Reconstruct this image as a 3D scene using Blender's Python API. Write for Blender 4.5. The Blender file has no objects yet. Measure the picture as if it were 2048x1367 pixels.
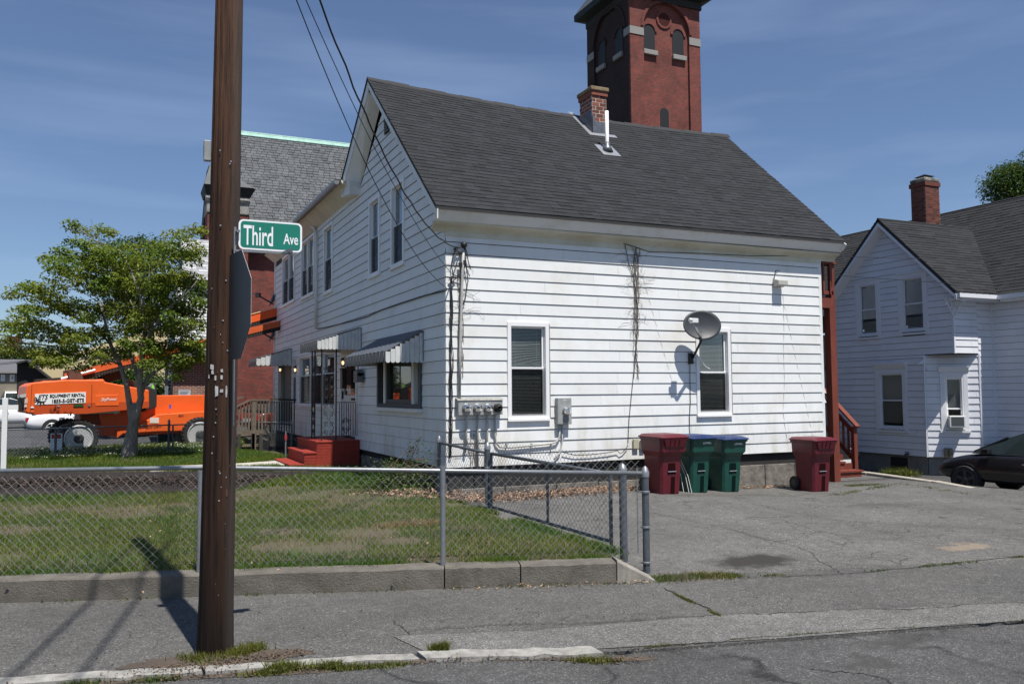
import bpy, math, random
import numpy as np
from mathutils import Vector, Matrix, Quaternion
random.seed(7); rng=np.random.default_rng(7)
SC=bpy.context.scene; COL=SC.collection
# ---------------------------------------------------------------- camera
HD=math.radians(65.3); PT=math.radians(3.42); RL=math.radians(.45); FP=1690.0
CAM=Vector((0,0,1.85))
FW=Vector((math.cos(HD)*math.cos(PT),math.sin(HD)*math.cos(PT),math.sin(PT)))
_r0=Vector((math.sin(HD),-math.cos(HD),0)); _u0=_r0.cross(FW)
RT=_r0*math.cos(RL)-_u0*math.sin(RL); UP=_u0*math.cos(RL)+_r0*math.sin(RL)
cd=bpy.data.cameras.new('camera'); cam=bpy.data.objects.new('camera',cd); COL.objects.link(cam)
cam.matrix_world=Matrix(((RT.x,UP.x,-FW.x,CAM.x),(RT.y,UP.y,-FW.y,CAM.y),(RT.z,UP.z,-FW.z,CAM.z),(0,0,0,1)))
cd.sensor_width=36; cd.lens=36*FP/2048; cd.clip_start=.1; cd.clip_end=3000
SC.camera=cam
# ---------------------------------------------------------------- sky, sun, exposure
SUN=Vector((.12,-1,2.2)).normalized()
w=bpy.data.worlds.new('World'); SC.world=w; w.use_nodes=True
nt=w.node_tree; nt.nodes.clear()
sky=nt.nodes.new('ShaderNodeTexSky'); sky.sky_type='NISHITA'; sky.sun_disc=False
sky.sun_elevation=math.asin(SUN.z); sky.sun_rotation=math.atan2(SUN.x,SUN.y); sky.altitude=50
sky.air_density=1.0; sky.dust_density=.1; sky.ozone_density=1.5
tc=nt.nodes.new('ShaderNodeTexCoord'); mp=nt.nodes.new('ShaderNodeMapping'); mp.inputs['Scale'].default_value=(1.2,2.2,11); mp.inputs['Rotation'].default_value=(.0,.06,.4)
nz=nt.nodes.new('ShaderNodeTexNoise'); nz.inputs['Scale'].default_value=1.6; nz.inputs['Detail'].default_value=6; nz.inputs['Roughness'].default_value=.5
cr=nt.nodes.new('ShaderNodeValToRGB'); cr.color_ramp.elements[0].position=.48; cr.color_ramp.elements[1].position=.9
cr.color_ramp.elements[0].color=(.05,.05,.05,1); cr.color_ramp.elements[1].color=(.30,.30,.30,1)
mx=nt.nodes.new('ShaderNodeMix'); mx.data_type='RGBA'; mx.inputs[7].default_value=(6.5,8.3,11.5,1)
bg=nt.nodes.new('ShaderNodeBackground'); bg.inputs['Strength'].default_value=.069; wo=nt.nodes.new('ShaderNodeOutputWorld')
L=nt.links.new
tn=nt.nodes.new('ShaderNodeVectorMath'); tn.operation='MULTIPLY'; tn.inputs[1].default_value=(.84,.93,1.10); L(sky.outputs[0],tn.inputs[0])
L(tc.outputs['Generated'],mp.inputs['Vector']); L(mp.outputs[0],nz.inputs['Vector']); L(nz.outputs[0],cr.inputs[0])
L(cr.outputs[0],mx.inputs[0]); L(tn.outputs[0],mx.inputs[6]); L(mx.outputs[2],bg.inputs[0]); L(bg.outputs[0],wo.inputs[0])
sd=bpy.data.lights.new('sun','SUN'); sd.energy=5.0; sd.angle=math.radians(.53); sd.color=(1,.955,.89)
so=bpy.data.objects.new('sun',sd); COL.objects.link(so); so.location=(0,0,30)
so.rotation_euler=(-SUN).to_track_quat('-Z','Y').to_euler()
vs=SC.view_settings; vs.view_transform='Standard'; vs.look='None'; vs.gamma=1; vs.exposure=.32; vs.use_curve_mapping=False
# ---------------------------------------------------------------- measuring helpers (photo pixel -> point on a plane)
def ray(x,y): return FW*FP+RT*(x-1024)-UP*(y-683)
def at(x,y,X=None,Y=None,Z=None,D=None):
    d=ray(x,y)
    if X is not None: s=(X-CAM.x)/d.x
    elif Y is not None: s=(Y-CAM.y)/d.y
    elif Z is not None: s=(Z-CAM.z)/d.z
    else: s=D/FP
    return CAM+d*s
def zat(P,x,y):
    d=ray(x,y); k=math.hypot(P[0],P[1])/math.hypot(d.x,d.y); return CAM.z+d.z*k
def px(p):
    v=Vector(p)-CAM; d=v.dot(FW); return 1024+FP*v.dot(RT)/d, 683-FP*v.dot(UP)/d
def on_line(x,P,Q):       # point of the vertical plane through P,Q seen in column x (height of P)
    P=Vector(P);Q=Vector(Q);d=Q-P; a,b=-1.,2.
    lo,hi=-5.,15.
    r=ray(x,760); # solve 2d
    den=d.x*r.y-d.y*r.x; t=(-(P.x-CAM.x)*r.y+(P.y-CAM.y)*r.x)/den
    return P+d*t
# ---------------------------------------------------------------- materials
MATS={}
def M(name,col,rough=.8,metal=0,var=0,vscale=3,bump=0,bscale=40,col2=None,spec=None,island=0,objrand=0,stretch=None,detail=6,thr=(.35,.7)):
    if name in MATS: return MATS[name]
    m=bpy.data.materials.new(name); m.use_nodes=True; MATS[name]=m
    n=m.node_tree.nodes; l=m.node_tree.links.new; b=n['Principled BSDF']
    b.inputs['Roughness'].default_value=rough; b.inputs['Metallic'].default_value=metal
    if spec is not None: b.inputs['Specular IOR Level'].default_value=spec
    b.inputs['Base Color'].default_value=(*col,1); out=None
    tcn=n.new('ShaderNodeTexCoord'); vec=tcn.outputs['Object']
    if stretch:
        mpn=n.new('ShaderNodeMapping'); mpn.inputs['Scale'].default_value=stretch; l(vec,mpn.inputs['Vector']); vec=mpn.outputs[0]
    if var or col2:
        t=n.new('ShaderNodeTexNoise'); t.inputs['Scale'].default_value=vscale; t.inputs['Detail'].default_value=detail; t.inputs['Roughness'].default_value=.65; l(vec,t.inputs['Vector'])
        r=n.new('ShaderNodeValToRGB'); r.color_ramp.elements[0].position=thr[0]; r.color_ramp.elements[1].position=thr[1]
        c2=col2 or tuple(c*(1-var) for c in col)
        r.color_ramp.elements[0].color=(*c2,1); r.color_ramp.elements[1].color=(*col,1); l(t.outputs[0],r.inputs[0]); out=r.outputs[0]
    if island or objrand:
        src=n.new('ShaderNodeNewGeometry').outputs['Random Per Island'] if island else n.new('ShaderNodeObjectInfo').outputs['Random']
        k=island or objrand; mr=n.new('ShaderNodeMapRange'); mr.inputs['To Min'].default_value=1-k; mr.inputs['To Max'].default_value=1+k; l(src,mr.inputs[0])
        mm=n.new('ShaderNodeVectorMath'); mm.operation='SCALE'; l(mr.outputs[0],mm.inputs['Scale'])
        if out: l(out,mm.inputs[0])
        else: mm.inputs[0].default_value=col
        out=mm.outputs[0]
    if out: l(out,b.inputs['Base Color'])
    if bump:
        t=n.new('ShaderNodeTexNoise'); t.inputs['Scale'].default_value=bscale; t.inputs['Detail'].default_value=8; t.inputs['Roughness'].default_value=.7; l(vec,t.inputs['Vector'])
        bp=n.new('ShaderNodeBump'); bp.inputs['Strength'].default_value=bump; bp.inputs['Distance'].default_value=.02; l(t.outputs[0],bp.inputs['Height']); l(bp.outputs[0],b.inputs['Normal'])
    return m
def brickmat(name,c1,c2,mortar,bw=.2,bh=.067,mw=.01,bump=.4):
    m=bpy.data.materials.new(name); m.use_nodes=True; MATS[name]=m
    n=m.node_tree.nodes; l=m.node_tree.links.new; b=n['Principled BSDF']; b.inputs['Roughness'].default_value=.9
    tcn=n.new('ShaderNodeTexCoord'); sp=n.new('ShaderNodeSeparateXYZ'); l(tcn.outputs['Object'],sp.inputs[0])
    ad=n.new('ShaderNodeMath'); l(sp.outputs[0],ad.inputs[0]); l(sp.outputs[1],ad.inputs[1]); cb=n.new('ShaderNodeCombineXYZ'); l(ad.outputs[0],cb.inputs[0]); l(sp.outputs[2],cb.inputs[1])
    t=n.new('ShaderNodeTexBrick'); l(cb.outputs[0],t.inputs['Vector']); t.inputs['Color1'].default_value=(*c1,1); t.inputs['Color2'].default_value=(*c2,1); t.inputs['Mortar'].default_value=(*mortar,1)
    t.inputs['Scale'].default_value=1; t.inputs['Brick Width'].default_value=bw; t.inputs['Row Height'].default_value=bh; t.inputs['Mortar Size'].default_value=mw; t.inputs['Bias'].default_value=-.1
    nn=n.new('ShaderNodeTexNoise'); nn.inputs['Scale'].default_value=.8; nn.inputs['Detail'].default_value=8; nn.inputs['Roughness'].default_value=.7; l(tcn.outputs['Object'],nn.inputs['Vector'])
    mr=n.new('ShaderNodeMapRange'); mr.inputs['From Min'].default_value=.3; mr.inputs['From Max'].default_value=.7; mr.inputs['To Min'].default_value=.55; mr.inputs['To Max'].default_value=1.25; l(nn.outputs[0],mr.inputs[0])
    mm=n.new('ShaderNodeVectorMath'); mm.operation='SCALE'; l(t.outputs[0],mm.inputs[0]); l(mr.outputs[0],mm.inputs['Scale']); l(mm.outputs[0],b.inputs['Base Color'])
    bp=n.new('ShaderNodeBump'); bp.inputs['Strength'].default_value=bump; bp.inputs['Distance'].default_value=-.01; l(t.outputs['Fac'],bp.inputs['Height']); l(bp.outputs[0],b.inputs['Normal'])
    return m
def glassmat(name,tint=(.9,.95,.95),gloss=.0,frac=.25,scr=0):
    m=bpy.data.materials.new(name); m.use_nodes=True; MATS[name]=m
    n=m.node_tree.nodes; l=m.node_tree.links.new; n.clear()
    o=n.new('ShaderNodeOutputMaterial'); tr=n.new('ShaderNodeBsdfTransparent'); tr.inputs[0].default_value=(*tint,1)
    g=n.new('ShaderNodeBsdfGlossy'); g.inputs['Roughness'].default_value=gloss; g.inputs[0].default_value=(.95,.97,1,1)
    f=n.new('ShaderNodeFresnel'); f.inputs[0].default_value=1.55
    a=n.new('ShaderNodeMath'); a.operation='MULTIPLY'; a.inputs[1].default_value=frac*4; a.use_clamp=True; l(f.outputs[0],a.inputs[0])
    mi=n.new('ShaderNodeMixShader'); l(a.outputs[0],mi.inputs[0]); l(tr.outputs[0],mi.inputs[1]); l(g.outputs[0],mi.inputs[2]); l(mi.outputs[0],o.inputs[0])
    return m
def emit(name,col,s):
    m=bpy.data.materials.new(name); m.use_nodes=True; b=m.node_tree.nodes['Principled BSDF']
    b.inputs['Base Color'].default_value=(*col,1); b.inputs['Emission Color'].default_value=(*col,1); b.inputs['Emission Strength'].default_value=s; return m
def asphalt(name,base,spec_l,patches=True,crack=0,stains=()):
    m=bpy.data.materials.new(name); m.use_nodes=True; MATS[name]=m
    n=m.node_tree.nodes; l=m.node_tree.links.new; b=n['Principled BSDF']; b.inputs['Roughness'].default_value=.92; b.inputs['Specular IOR Level'].default_value=.3
    tcn=n.new('ShaderNodeTexCoord'); V=tcn.outputs['Object']
    def noise(sc,det=4,ro=.6):
        t=n.new('ShaderNodeTexNoise'); t.inputs['Scale'].default_value=sc; t.inputs['Detail'].default_value=det; t.inputs['Roughness'].default_value=ro; l(V,t.inputs['Vector']); return t.outputs[0]
    def ramp(src,e):
        r=n.new('ShaderNodeValToRGB'); els=r.color_ramp.elements
        els[0].position=e[0][0]; els[0].color=(*[e[0][1]]*3,1); els[1].position=e[-1][0]; els[1].color=(*[e[-1][1]]*3,1)
        for p,c in e[1:-1]:
            q=els.new(p); q.color=(c,c,c,1)
        l(src,r.inputs[0]); return r.outputs[0]
    def mul(a,bb):
        v=n.new('ShaderNodeVectorMath'); v.operation='MULTIPLY'; l(a,v.inputs[0]); l(bb,v.inputs[1]); return v.outputs[0]
    vo=n.new('ShaderNodeTexVoronoi'); vo.inputs['Scale'].default_value=120; l(V,vo.inputs['Vector'])
    sep=n.new('ShaderNodeSeparateColor'); l(vo.outputs['Color'],sep.inputs[0])
    agg=ramp(sep.outputs[0],[(0,.62),(.45,.85),(.8,1.15),(.93,1.6),(1,2.4)])
    big=ramp(noise(.7,8,.7),[(.3,.72),(.7,1.2)]); mid=ramp(noise(9,6,.7),[(.3,.8),(.7,1.15)])
    c=mul(mul(agg,big),mid)
    v=n.new('ShaderNodeVectorMath'); v.operation='MULTIPLY'; v.inputs[1].default_value=base; l(c,v.inputs[0]); out=v.outputs[0]
    if crack:
        wn=n.new('ShaderNodeTexNoise'); wn.inputs['Scale'].default_value=2.2; wn.inputs['Detail'].default_value=5; l(V,wn.inputs['Vector'])
        ms=n.new('ShaderNodeVectorMath'); ms.operation='MULTIPLY_ADD'; ms.inputs[1].default_value=(.45,.45,.45); l(wn.outputs['Color'],ms.inputs[0]); l(V,ms.inputs[2])
        v2=n.new('ShaderNodeTexVoronoi'); v2.feature='DISTANCE_TO_EDGE'; v2.inputs['Scale'].default_value=crack; l(ms.outputs[0],v2.inputs['Vector'])
        cm=ramp(v2.outputs['Distance'],[(0,.35),(.018,1)]); gate=ramp(noise(.55,4,.6),[(.45,1),(.62,0)])
        mxx=n.new('ShaderNodeMix'); mxx.data_type='RGBA'; l(gate,mxx.inputs[0]); mxx.inputs[6].default_value=(1,1,1,1); l(cm,mxx.inputs[7]); out=mul(out,mxx.outputs[2])
    for (sx,sy,rx,ry,dk,colr) in stains:
        mp_=n.new('ShaderNodeMapping'); mp_.vector_type='POINT'; mp_.inputs['Location'].default_value=(-sx/rx,-sy/ry,0); mp_.inputs['Scale'].default_value=(1/rx,1/ry,0); 
        wn=n.new('ShaderNodeTexNoise'); wn.inputs['Scale'].default_value=5; wn.inputs['Detail'].default_value=8; l(V,wn.inputs['Vector'])
        ms=n.new('ShaderNodeVectorMath'); ms.operation='MULTIPLY_ADD'; ms.inputs[1].default_value=(.6,.6,0); l(wn.outputs['Color'],ms.inputs[0]); l(V,ms.inputs[2])
        ms2=n.new('ShaderNodeVectorMath'); ms2.operation='SUBTRACT'; ms2.inputs[1].default_value=(.3,.3,0); l(ms.outputs[0],ms2.inputs[0]); l(ms2.outputs[0],mp_.inputs['Vector'])
        ln=n.new('ShaderNodeVectorMath'); ln.operation='LENGTH'; l(mp_.outputs[0],ln.inputs[0])
        mr=n.new('ShaderNodeMapRange'); mr.inputs['From Min'].default_value=.55; mr.inputs['From Max'].default_value=1.15; mr.inputs['To Min'].default_value=dk; mr.inputs['To Max'].default_value=0; l(ln.outputs['Value'],mr.inputs[0])
        mxx=n.new('ShaderNodeMix'); mxx.data_type='RGBA'; l(mr.outputs[0],mxx.inputs[0]); l(out,mxx.inputs[6]); mxx.inputs[7].default_value=(*colr,1); out=mxx.outputs[2]
    l(out,b.inputs['Base Color'])
    bp=n.new('ShaderNodeBump'); bp.inputs['Strength'].default_value=.55; bp.inputs['Distance'].default_value=.012; l(sep.outputs[1],bp.inputs['Height']); l(bp.outputs[0],b.inputs['Normal'])
    return m
WHITE=M('white_siding_paint',(.74,.75,.74),.55,var=.1,vscale=1.6,col2=(.66,.65,.60),thr=(.25,.5),bump=.04,bscale=3,objrand=.035)
def grime(m,zlo,zhi,col):
    n=m.node_tree.nodes; l=m.node_tree.links.new; b=n['Principled BSDF']; src=b.inputs['Base Color'].links[0].from_socket
    t=n.new('ShaderNodeTexCoord'); mpg=n.new('ShaderNodeMapping'); mpg.inputs['Scale'].default_value=(2.4,2.4,.7); l(t.outputs['Object'],mpg.inputs[0]); nn=n.new('ShaderNodeTexNoise'); nn.inputs['Scale'].default_value=1.3; nn.inputs['Detail'].default_value=7; nn.inputs['Roughness'].default_value=.65; l(mpg.outputs[0],nn.inputs[0])
    r=n.new('ShaderNodeMapRange'); r.inputs['From Min'].default_value=.47; r.inputs['From Max'].default_value=.72; l(nn.outputs[0],r.inputs[0])
    sz=n.new('ShaderNodeSeparateXYZ'); l(t.outputs['Object'],sz.inputs[0]); z=n.new('ShaderNodeMapRange'); z.inputs['From Min'].default_value=zlo; z.inputs['From Max'].default_value=zhi; z.inputs['To Min'].default_value=.75; z.inputs['To Max'].default_value=.10; l(sz.outputs[2],z.inputs[0])
    mu=n.new('ShaderNodeMath'); mu.operation='MULTIPLY'; l(r.outputs[0],mu.inputs[0]); l(z.outputs[0],mu.inputs[1]); mi=n.new('ShaderNodeMix'); mi.data_type='RGBA'; l(mu.outputs[0],mi.inputs[0]); l(src,mi.inputs[6]); mi.inputs[7].default_value=(*col,1); l(mi.outputs[2],b.inputs['Base Color'])
grime(WHITE,.6,1.7,(.42,.38,.27))
NBK=M('shingle_gap_shadow',(.10,.11,.13),.9)
TRIM=M('white_trim_paint',(.74,.74,.72),.5,var=.12,vscale=2,col2=(.60,.58,.50),thr=(.25,.5))
SOFF=M('aged_soffit_paint',(.62,.60,.50),.6,col2=(.48,.45,.33),vscale=1.3,thr=(.3,.62))
WIN=M('window_frame_white',(.8,.8,.8),.4)
WOODG=M('bare_grey_wood',(.30,.27,.23),.85,var=.4,vscale=12)
DARK=M('dark_interior',(.012,.012,.014),.8)
BLIND=M('blind_slat',(.62,.63,.62),.5)
GLASS=glassmat('window_glass',(.88,.9,.9),frac=.13)
SCREEN=glassmat('insect_screen',(.66,.66,.66),gloss=.5,frac=.01)
SHING=M('roof_shingle',(.024,.026,.029),.95,var=.35,vscale=60,bump=.5,bscale=120,island=.28,detail=3)
SHINGO=M('roof_shingle_single',(.024,.026,.029),.95,var=.35,vscale=60,bump=.5,bscale=120,objrand=.28,detail=3)
SHBASE=M('roof_felt',(.035,.035,.036),.95)
SLATE=M('roof_slate',(.072,.080,.088),.6,var=.25,vscale=3,island=.28)
COPPER=M('verdigris_copper',(.30,.52,.44),.6,var=.3,vscale=4)
DCOP=M('dark_green_copper',(.010,.016,.017),.7,var=.4,vscale=3)
GALV=M('galvanised_steel',(.30,.315,.33),.45,metal=.55,var=.25,vscale=20)
WIRE=M('dull_fence_wire',(.20,.205,.20),.55,metal=.4,var=.3,vscale=20)
GALVD=M('weathered_steel_post',(.13,.145,.165),.5,metal=.4,var=.3,vscale=15)
MGREY=M('meter_box_grey',(.36,.37,.36),.5,var=.3,vscale=8)
BLK=M('black_rubber',(.015,.015,.016),.7)
IRON=M('black_iron',(.012,.012,.013),.5)
CABLE=M('black_cable',(.012,.012,.012),.6)
STONE=M('rough_foundation_stone',(.26,.235,.20),.95,var=.65,vscale=5,bump=.9,bscale=14)
GRAN=M('pale_granite',(.40,.385,.35),.9,var=.5,vscale=9,bump=.6,bscale=40)
CONC=M('weathered_concrete',(.17,.155,.13),.95,col2=(.085,.075,.06),vscale=3.2,bump=.8,bscale=55,thr=(.3,.62))
CONCT=M('concrete_top',(.34,.32,.28),.95,col2=(.22,.2,.17),vscale=6,bump=.6,bscale=60)
PATH=M('pale_concrete_path',(.58,.55,.48),.9,var=.25,vscale=4,bump=.3)
CURB=M('driveway_kerb_concrete',(.46,.42,.35),.95,var=.35,vscale=5,bump=.5)
REDP=M('red_painted_masonry',(.34,.035,.018),.7,var=.3,vscale=7,bump=.25,bscale=25)
DECK=M('red_brown_stain',(.20,.042,.022),.7,var=.35,vscale=9,stretch=(1,1,.25),bump=.2)
GWOOD=M('weathered_ramp_wood',(.18,.145,.11),.9,var=.4,vscale=10,bump=.3)
DWOOD=M('dark_ramp_wood',(.06,.055,.045),.9,var=.4,vscale=10)
REDBIN=M('maroon_plastic',(.135,.010,.020),.42,var=.35,vscale=5)
GRNBIN=M('green_plastic',(.008,.075,.055),.42,var=.35,vscale=5)
BLUELID=M('blue_plastic',(.015,.035,.12),.42,var=.15,vscale=3)
ORANGE=M('lift_orange_paint',(.86,.135,.022),.4,var=.12,vscale=2)
ORD=M('boom_orange_paint',(.70,.13,.03),.5,var=.2,vscale=3)
CREAM=M('cream_stucco',(.62,.52,.30),.85,var=.08,vscale=1)
SILV=M('wheel_silver',(.62,.63,.63),.4,metal=.3,var=.1)
TYRE=M('tyre_rubber',(.035,.034,.033),.85,var=.3,vscale=12,bump=.4,bscale=20)
CARB=M('black_car_paint',(.012,.012,.014),.18,spec=.8)
CARW=M('white_car_paint',(.75,.76,.77),.25)
CARS=M('silver_car_paint',(.35,.36,.38),.25,metal=.4)
CARR=M('dark_red_car_paint',(.12,.02,.015),.25)
CHROME=M('chrome',(.7,.7,.7),.15,metal=1)
CGLASS=M('car_glass',(.02,.03,.03),.06,spec=.8)
LAMPG=M('headlamp_glass',(.55,.58,.6),.15,metal=.5)
NSIDE=M('neighbour_siding_shingle',(.73,.74,.78),.6,objrand=.035,var=.07,vscale=2)
NTRIM=M('neighbour_trim',(.72,.73,.76),.5)
DISH=M('grey_dish_paint',(.05,.055,.062),.5,var=.25,vscale=8)
PLW=M('white_plastic',(.72,.72,.7),.45)
GRN=M('sign_green',(.005,.19,.135),.45,var=.15,vscale=5)
SWH=M('sign_white',(.82,.84,.84),.45)
AWN=M('awning_white_aluminium',(.66,.67,.66),.5,var=.25,vscale=5,objrand=.05)
AWT=M('awning_top_grey_enamel',(.13,.15,.18),.45,var=.2,vscale=4)
AWF=M('awning_weathered_front',(.30,.29,.27),.6,var=.3,vscale=14)
BARK=M('tree_bark',(.30,.27,.235),.95,var=.5,vscale=9,bump=1,bscale=22,stretch=(1,1,.4))
PBARK=M('dead_vine',(.20,.17,.14),.95,var=.3,vscale=20)
def leafmat(name,c,k=.45,tr=.35):
    m=bpy.data.materials.new(name); m.use_nodes=True; n=m.node_tree.nodes; l=m.node_tree.links.new; b=n['Principled BSDF']; b.inputs['Roughness'].default_value=.6; b.inputs['Specular IOR Level'].default_value=.35
    g=n.new('ShaderNodeNewGeometry'); mr=n.new('ShaderNodeMapRange'); mr.inputs['To Min'].default_value=1-k; mr.inputs['To Max'].default_value=1+k; l(g.outputs['Random Per Island'],mr.inputs[0])
    tcn=n.new('ShaderNodeTexCoord'); nn=n.new('ShaderNodeTexNoise'); nn.inputs['Scale'].default_value=.9; nn.inputs['Detail'].default_value=3; l(tcn.outputs['Object'],nn.inputs['Vector'])
    r=n.new('ShaderNodeValToRGB'); r.color_ramp.elements[0].position=.35; r.color_ramp.elements[1].position=.65; r.color_ramp.elements[0].color=(*c,1); r.color_ramp.elements[1].color=(c[0]*1.7,c[1]*1.15,c[2]*.9,1); l(nn.outputs[0],r.inputs[0])
    mm=n.new('ShaderNodeVectorMath'); mm.operation='SCALE'; l(r.outputs[0],mm.inputs[0]); l(mr.outputs[0],mm.inputs['Scale']); l(mm.outputs[0],b.inputs['Base Color'])
    tl=n.new('ShaderNodeBsdfTranslucent'); l(mm.outputs[0],tl.inputs[0]); mi=n.new('ShaderNodeMixShader'); mi.inputs[0].default_value=tr; l(b.outputs[0],mi.inputs[1]); l(tl.outputs[0],mi.inputs[2]); l(mi.outputs[0],n['Material Output'].inputs[0])
    return m
LEAF=leafmat('dogwood_leaf',(.125,.205,.030),tr=.45); LEAF2=leafmat('shrub_leaf',(.04,.09,.015)); LEAF3=leafmat('far_tree_leaf',(.035,.08,.016))
GRASSM=leafmat('lawn_grass_blade',(.074,.145,.020),.5); DRYG=leafmat('dry_grass_blade',(.19,.18,.11),.35); WEEDM=leafmat('weed_leaf',(.075,.115,.022),.5)
DLEAF=M('dead_leaf',(.29,.19,.125),.9,island=.6); REDL=leafmat('reddish_leaf',(.12,.05,.02))
BRICK=brickmat('red_church_brick',(.29,.034,.022),(.13,.020,.014),(.12,.08,.065),mw=.013)
SHADEB=brickmat('shaded_red_brick',(.045,.013,.010),(.02,.009,.008),(.03,.022,.02),mw=.013)  # same church brick, with the west face's shade put into the colour
PIERB=brickmat('brown_pier_brick',(.26,.09,.05),(.13,.05,.035),(.35,.3,.25))
CHB=M('chimney_brick',(.22,.07,.045),.9,objrand=.35,var=.25,vscale=12,bump=.3); CHBI=M('chimney_brick_joined',(.15,.045,.03),.9,island=.4,var=.3,vscale=12)
MORT=M('lime_mortar',(.55,.50,.44),.95,var=.2,vscale=12); MORTD=M('grey_mortar',(.2,.13,.1),.95)
LEAD=M('lead_flashing',(.2,.21,.23),.45,metal=.5,var=.4,vscale=9)
# ---------------------------------------------------------------- mesh helpers
class MB:
    def __init__(s): s.v=[]; s.f=[]
    def add(s,v,f):
        k=len(s.v); s.v+= [tuple(p) for p in v]; s.f+=[tuple(i+k for i in q) for q in f]; return s
    def box(s,a,b):
        x0,y0,z0=a;x1,y1,z1=b
        return s.add([(x0,y0,z0),(x1,y0,z0),(x1,y1,z0),(x0,y1,z0),(x0,y0,z1),(x1,y0,z1),(x1,y1,z1),(x0,y1,z1)],[(0,3,2,1),(4,5,6,7),(0,1,5,4),(1,2,6,5),(2,3,7,6),(3,0,4,7)])
    def hexa(s,p): return s.add(p,[(0,3,2,1),(4,5,6,7),(0,1,5,4),(1,2,6,5),(2,3,7,6),(3,0,4,7)])
    def fbox(s,F,u0,u1,v0,v1,n0,n1):   # box in a wall frame F(u,v,n)
        return s.hexa([F(u0,v0,n0),F(u1,v0,n0),F(u1,v0,n1),F(u0,v0,n1),F(u0,v1,n0),F(u1,v1,n0),F(u1,v1,n1),F(u0,v1,n1)])
    def bar(s,p,q,w,h=None,up=(0,0,1)):
        p=Vector(p);q=Vector(q);h=h or w;d=(q-p).normalized();u=Vector(up)
        if abs(d.dot(u))>.98:u=Vector((0,1,0)) if abs(d.y)<.9 else Vector((1,0,0))
        a=d.cross(u).normalized();b=a.cross(d); a*=w/2;b*=h/2
        return s.hexa([p-a-b,p+a-b,q+a-b,q-a-b,p-a+b,p+a+b,q+a+b,q-a+b])
    def tube(s,pts,r,n=6,cap=True):
        pts=[Vector(p) for p in pts]; R=r if isinstance(r,(list,tuple)) else [r]*len(pts); rings=[];V=[];F=[]
        d=(pts[1]-pts[0]).normalized(); a=d.orthogonal().normalized()
        for i,p in enumerate(pts):
            if 0<i<len(pts)-1: dd=((pts[i+1]-p).normalized()+(p-pts[i-1]).normalized())
            elif i==0: dd=pts[1]-p
            else: dd=p-pts[i-1]
            dd=dd.normalized() if dd.length>1e-9 else d; a=(a-dd*a.dot(dd)); a=a.normalized() if a.length>1e-6 else dd.orthogonal().normalized(); b=dd.cross(a)
            for k in range(n):
                t=2*math.pi*k/n; V.append(p+(a*math.cos(t)+b*math.sin(t))*R[i])
        for i in range(len(pts)-1):
            for k in range(n):
                k2=(k+1)%n; F.append((i*n+k,i*n+k2,(i+1)*n+k2,(i+1)*n+k))
        if cap: F.append(tuple(range(n-1,-1,-1))); F.append(tuple((len(pts)-1)*n+k for k in range(n)))
        return s.add(V,F)
    def lathe(s,prof,c=(0,0,0),axis='z',n=16,cap=True):
        V=[];F=[]
        for r,h in prof:
            for k in range(n):
                t=2*math.pi*k/n; x,y=r*math.cos(t),r*math.sin(t)
                p={'z':(x,y,h),'y':(x,h,y),'x':(h,x,y)}[axis]; V.append((c[0]+p[0],c[1]+p[1],c[2]+p[2]))
        for i in range(len(prof)-1):
            for k in range(n):
                k2=(k+1)%n; q=(i*n+k,i*n+k2,(i+1)*n+k2,(i+1)*n+k); F.append(q if axis!='y' else q[::-1])
        if cap: F.append(tuple(range(n-1,-1,-1))); F.append(tuple((len(prof)-1)*n+k for k in range(n)))
        return s.add(V,F)
    def prism(s,poly,d):   # poly: 3d points in a plane, extruded by vector d
        n=len(poly); d=Vector(d); V=[Vector(p) for p in poly]+[Vector(p)+d for p in poly]
        return s.add(V,[tuple(range(n-1,-1,-1)),tuple(range(n,2*n))]+[(i,(i+1)%n,n+(i+1)%n,n+i) for i in range(n)])
    def build(s,name,mat,parent=None,smooth=False,bevel=0,mesh=None,kind=None,label=None):
        off=Vector((0,0,0)); p=parent
        while p is not None:
            if p.get('_w'): off=Vector(p['_w']); 
            p=p.parent
        me=bpy.data.meshes.new(name); me.from_pydata([(a[0]-off.x,a[1]-off.y,a[2]-off.z) for a in s.v],[],s.f)
        for mm in (mat if isinstance(mat,(list,tuple)) else [mat]): me.materials.append(mm)
        if smooth: me.polygons.foreach_set('use_smooth',[True]*len(me.polygons))
        me.update(); o=bpy.data.objects.new(name,me); COL.objects.link(o)
        if parent: o.parent=parent
        if bevel:
            b=o.modifiers.new('bevel','BEVEL'); b.width=bevel; b.segments=2; b.limit_method='ANGLE'; b.angle_limit=math.radians(40)
        if kind: o['kind']=kind
        if label: o['label']=label
        return o
def thing(name,label,cat,loc=(0,0,0),rz=0,group=None,world=True,kind=None):
    o=bpy.data.objects.new(name,None); COL.objects.link(o); o.location=loc; o.rotation_euler=(0,0,rz); o.empty_display_size=.1
    if kind: o['kind']=kind
    if label: o['label']=label
    if cat: o['category']=cat
    if group: o['group']=group
    if world: o['_w']=tuple(loc)
    return o
def tag(o,label,cat,group=None):
    o['label']=label; o['category']=cat
    if group: o['group']=group
    return o
def dup(root,loc,rz=None,label=None):
    def cp(o,par):
        c=o.copy(); COL.objects.link(c); c.parent=par
        for ch in [x for x in bpy.data.objects if x.parent==o and x!=c]: cp(ch,c)
        return c
    r=cp(root,None); r.location=loc
    if rz is not None: r.rotation_euler=(0,0,rz)
    if label: r['label']=label
    return r
def frame(O,U,N):
    O=Vector(O);U=Vector(U).normalized();N=Vector(N).normalized()
    return lambda u,v,n=0: O+U*u+N*n+Vector((0,0,v))
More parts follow.
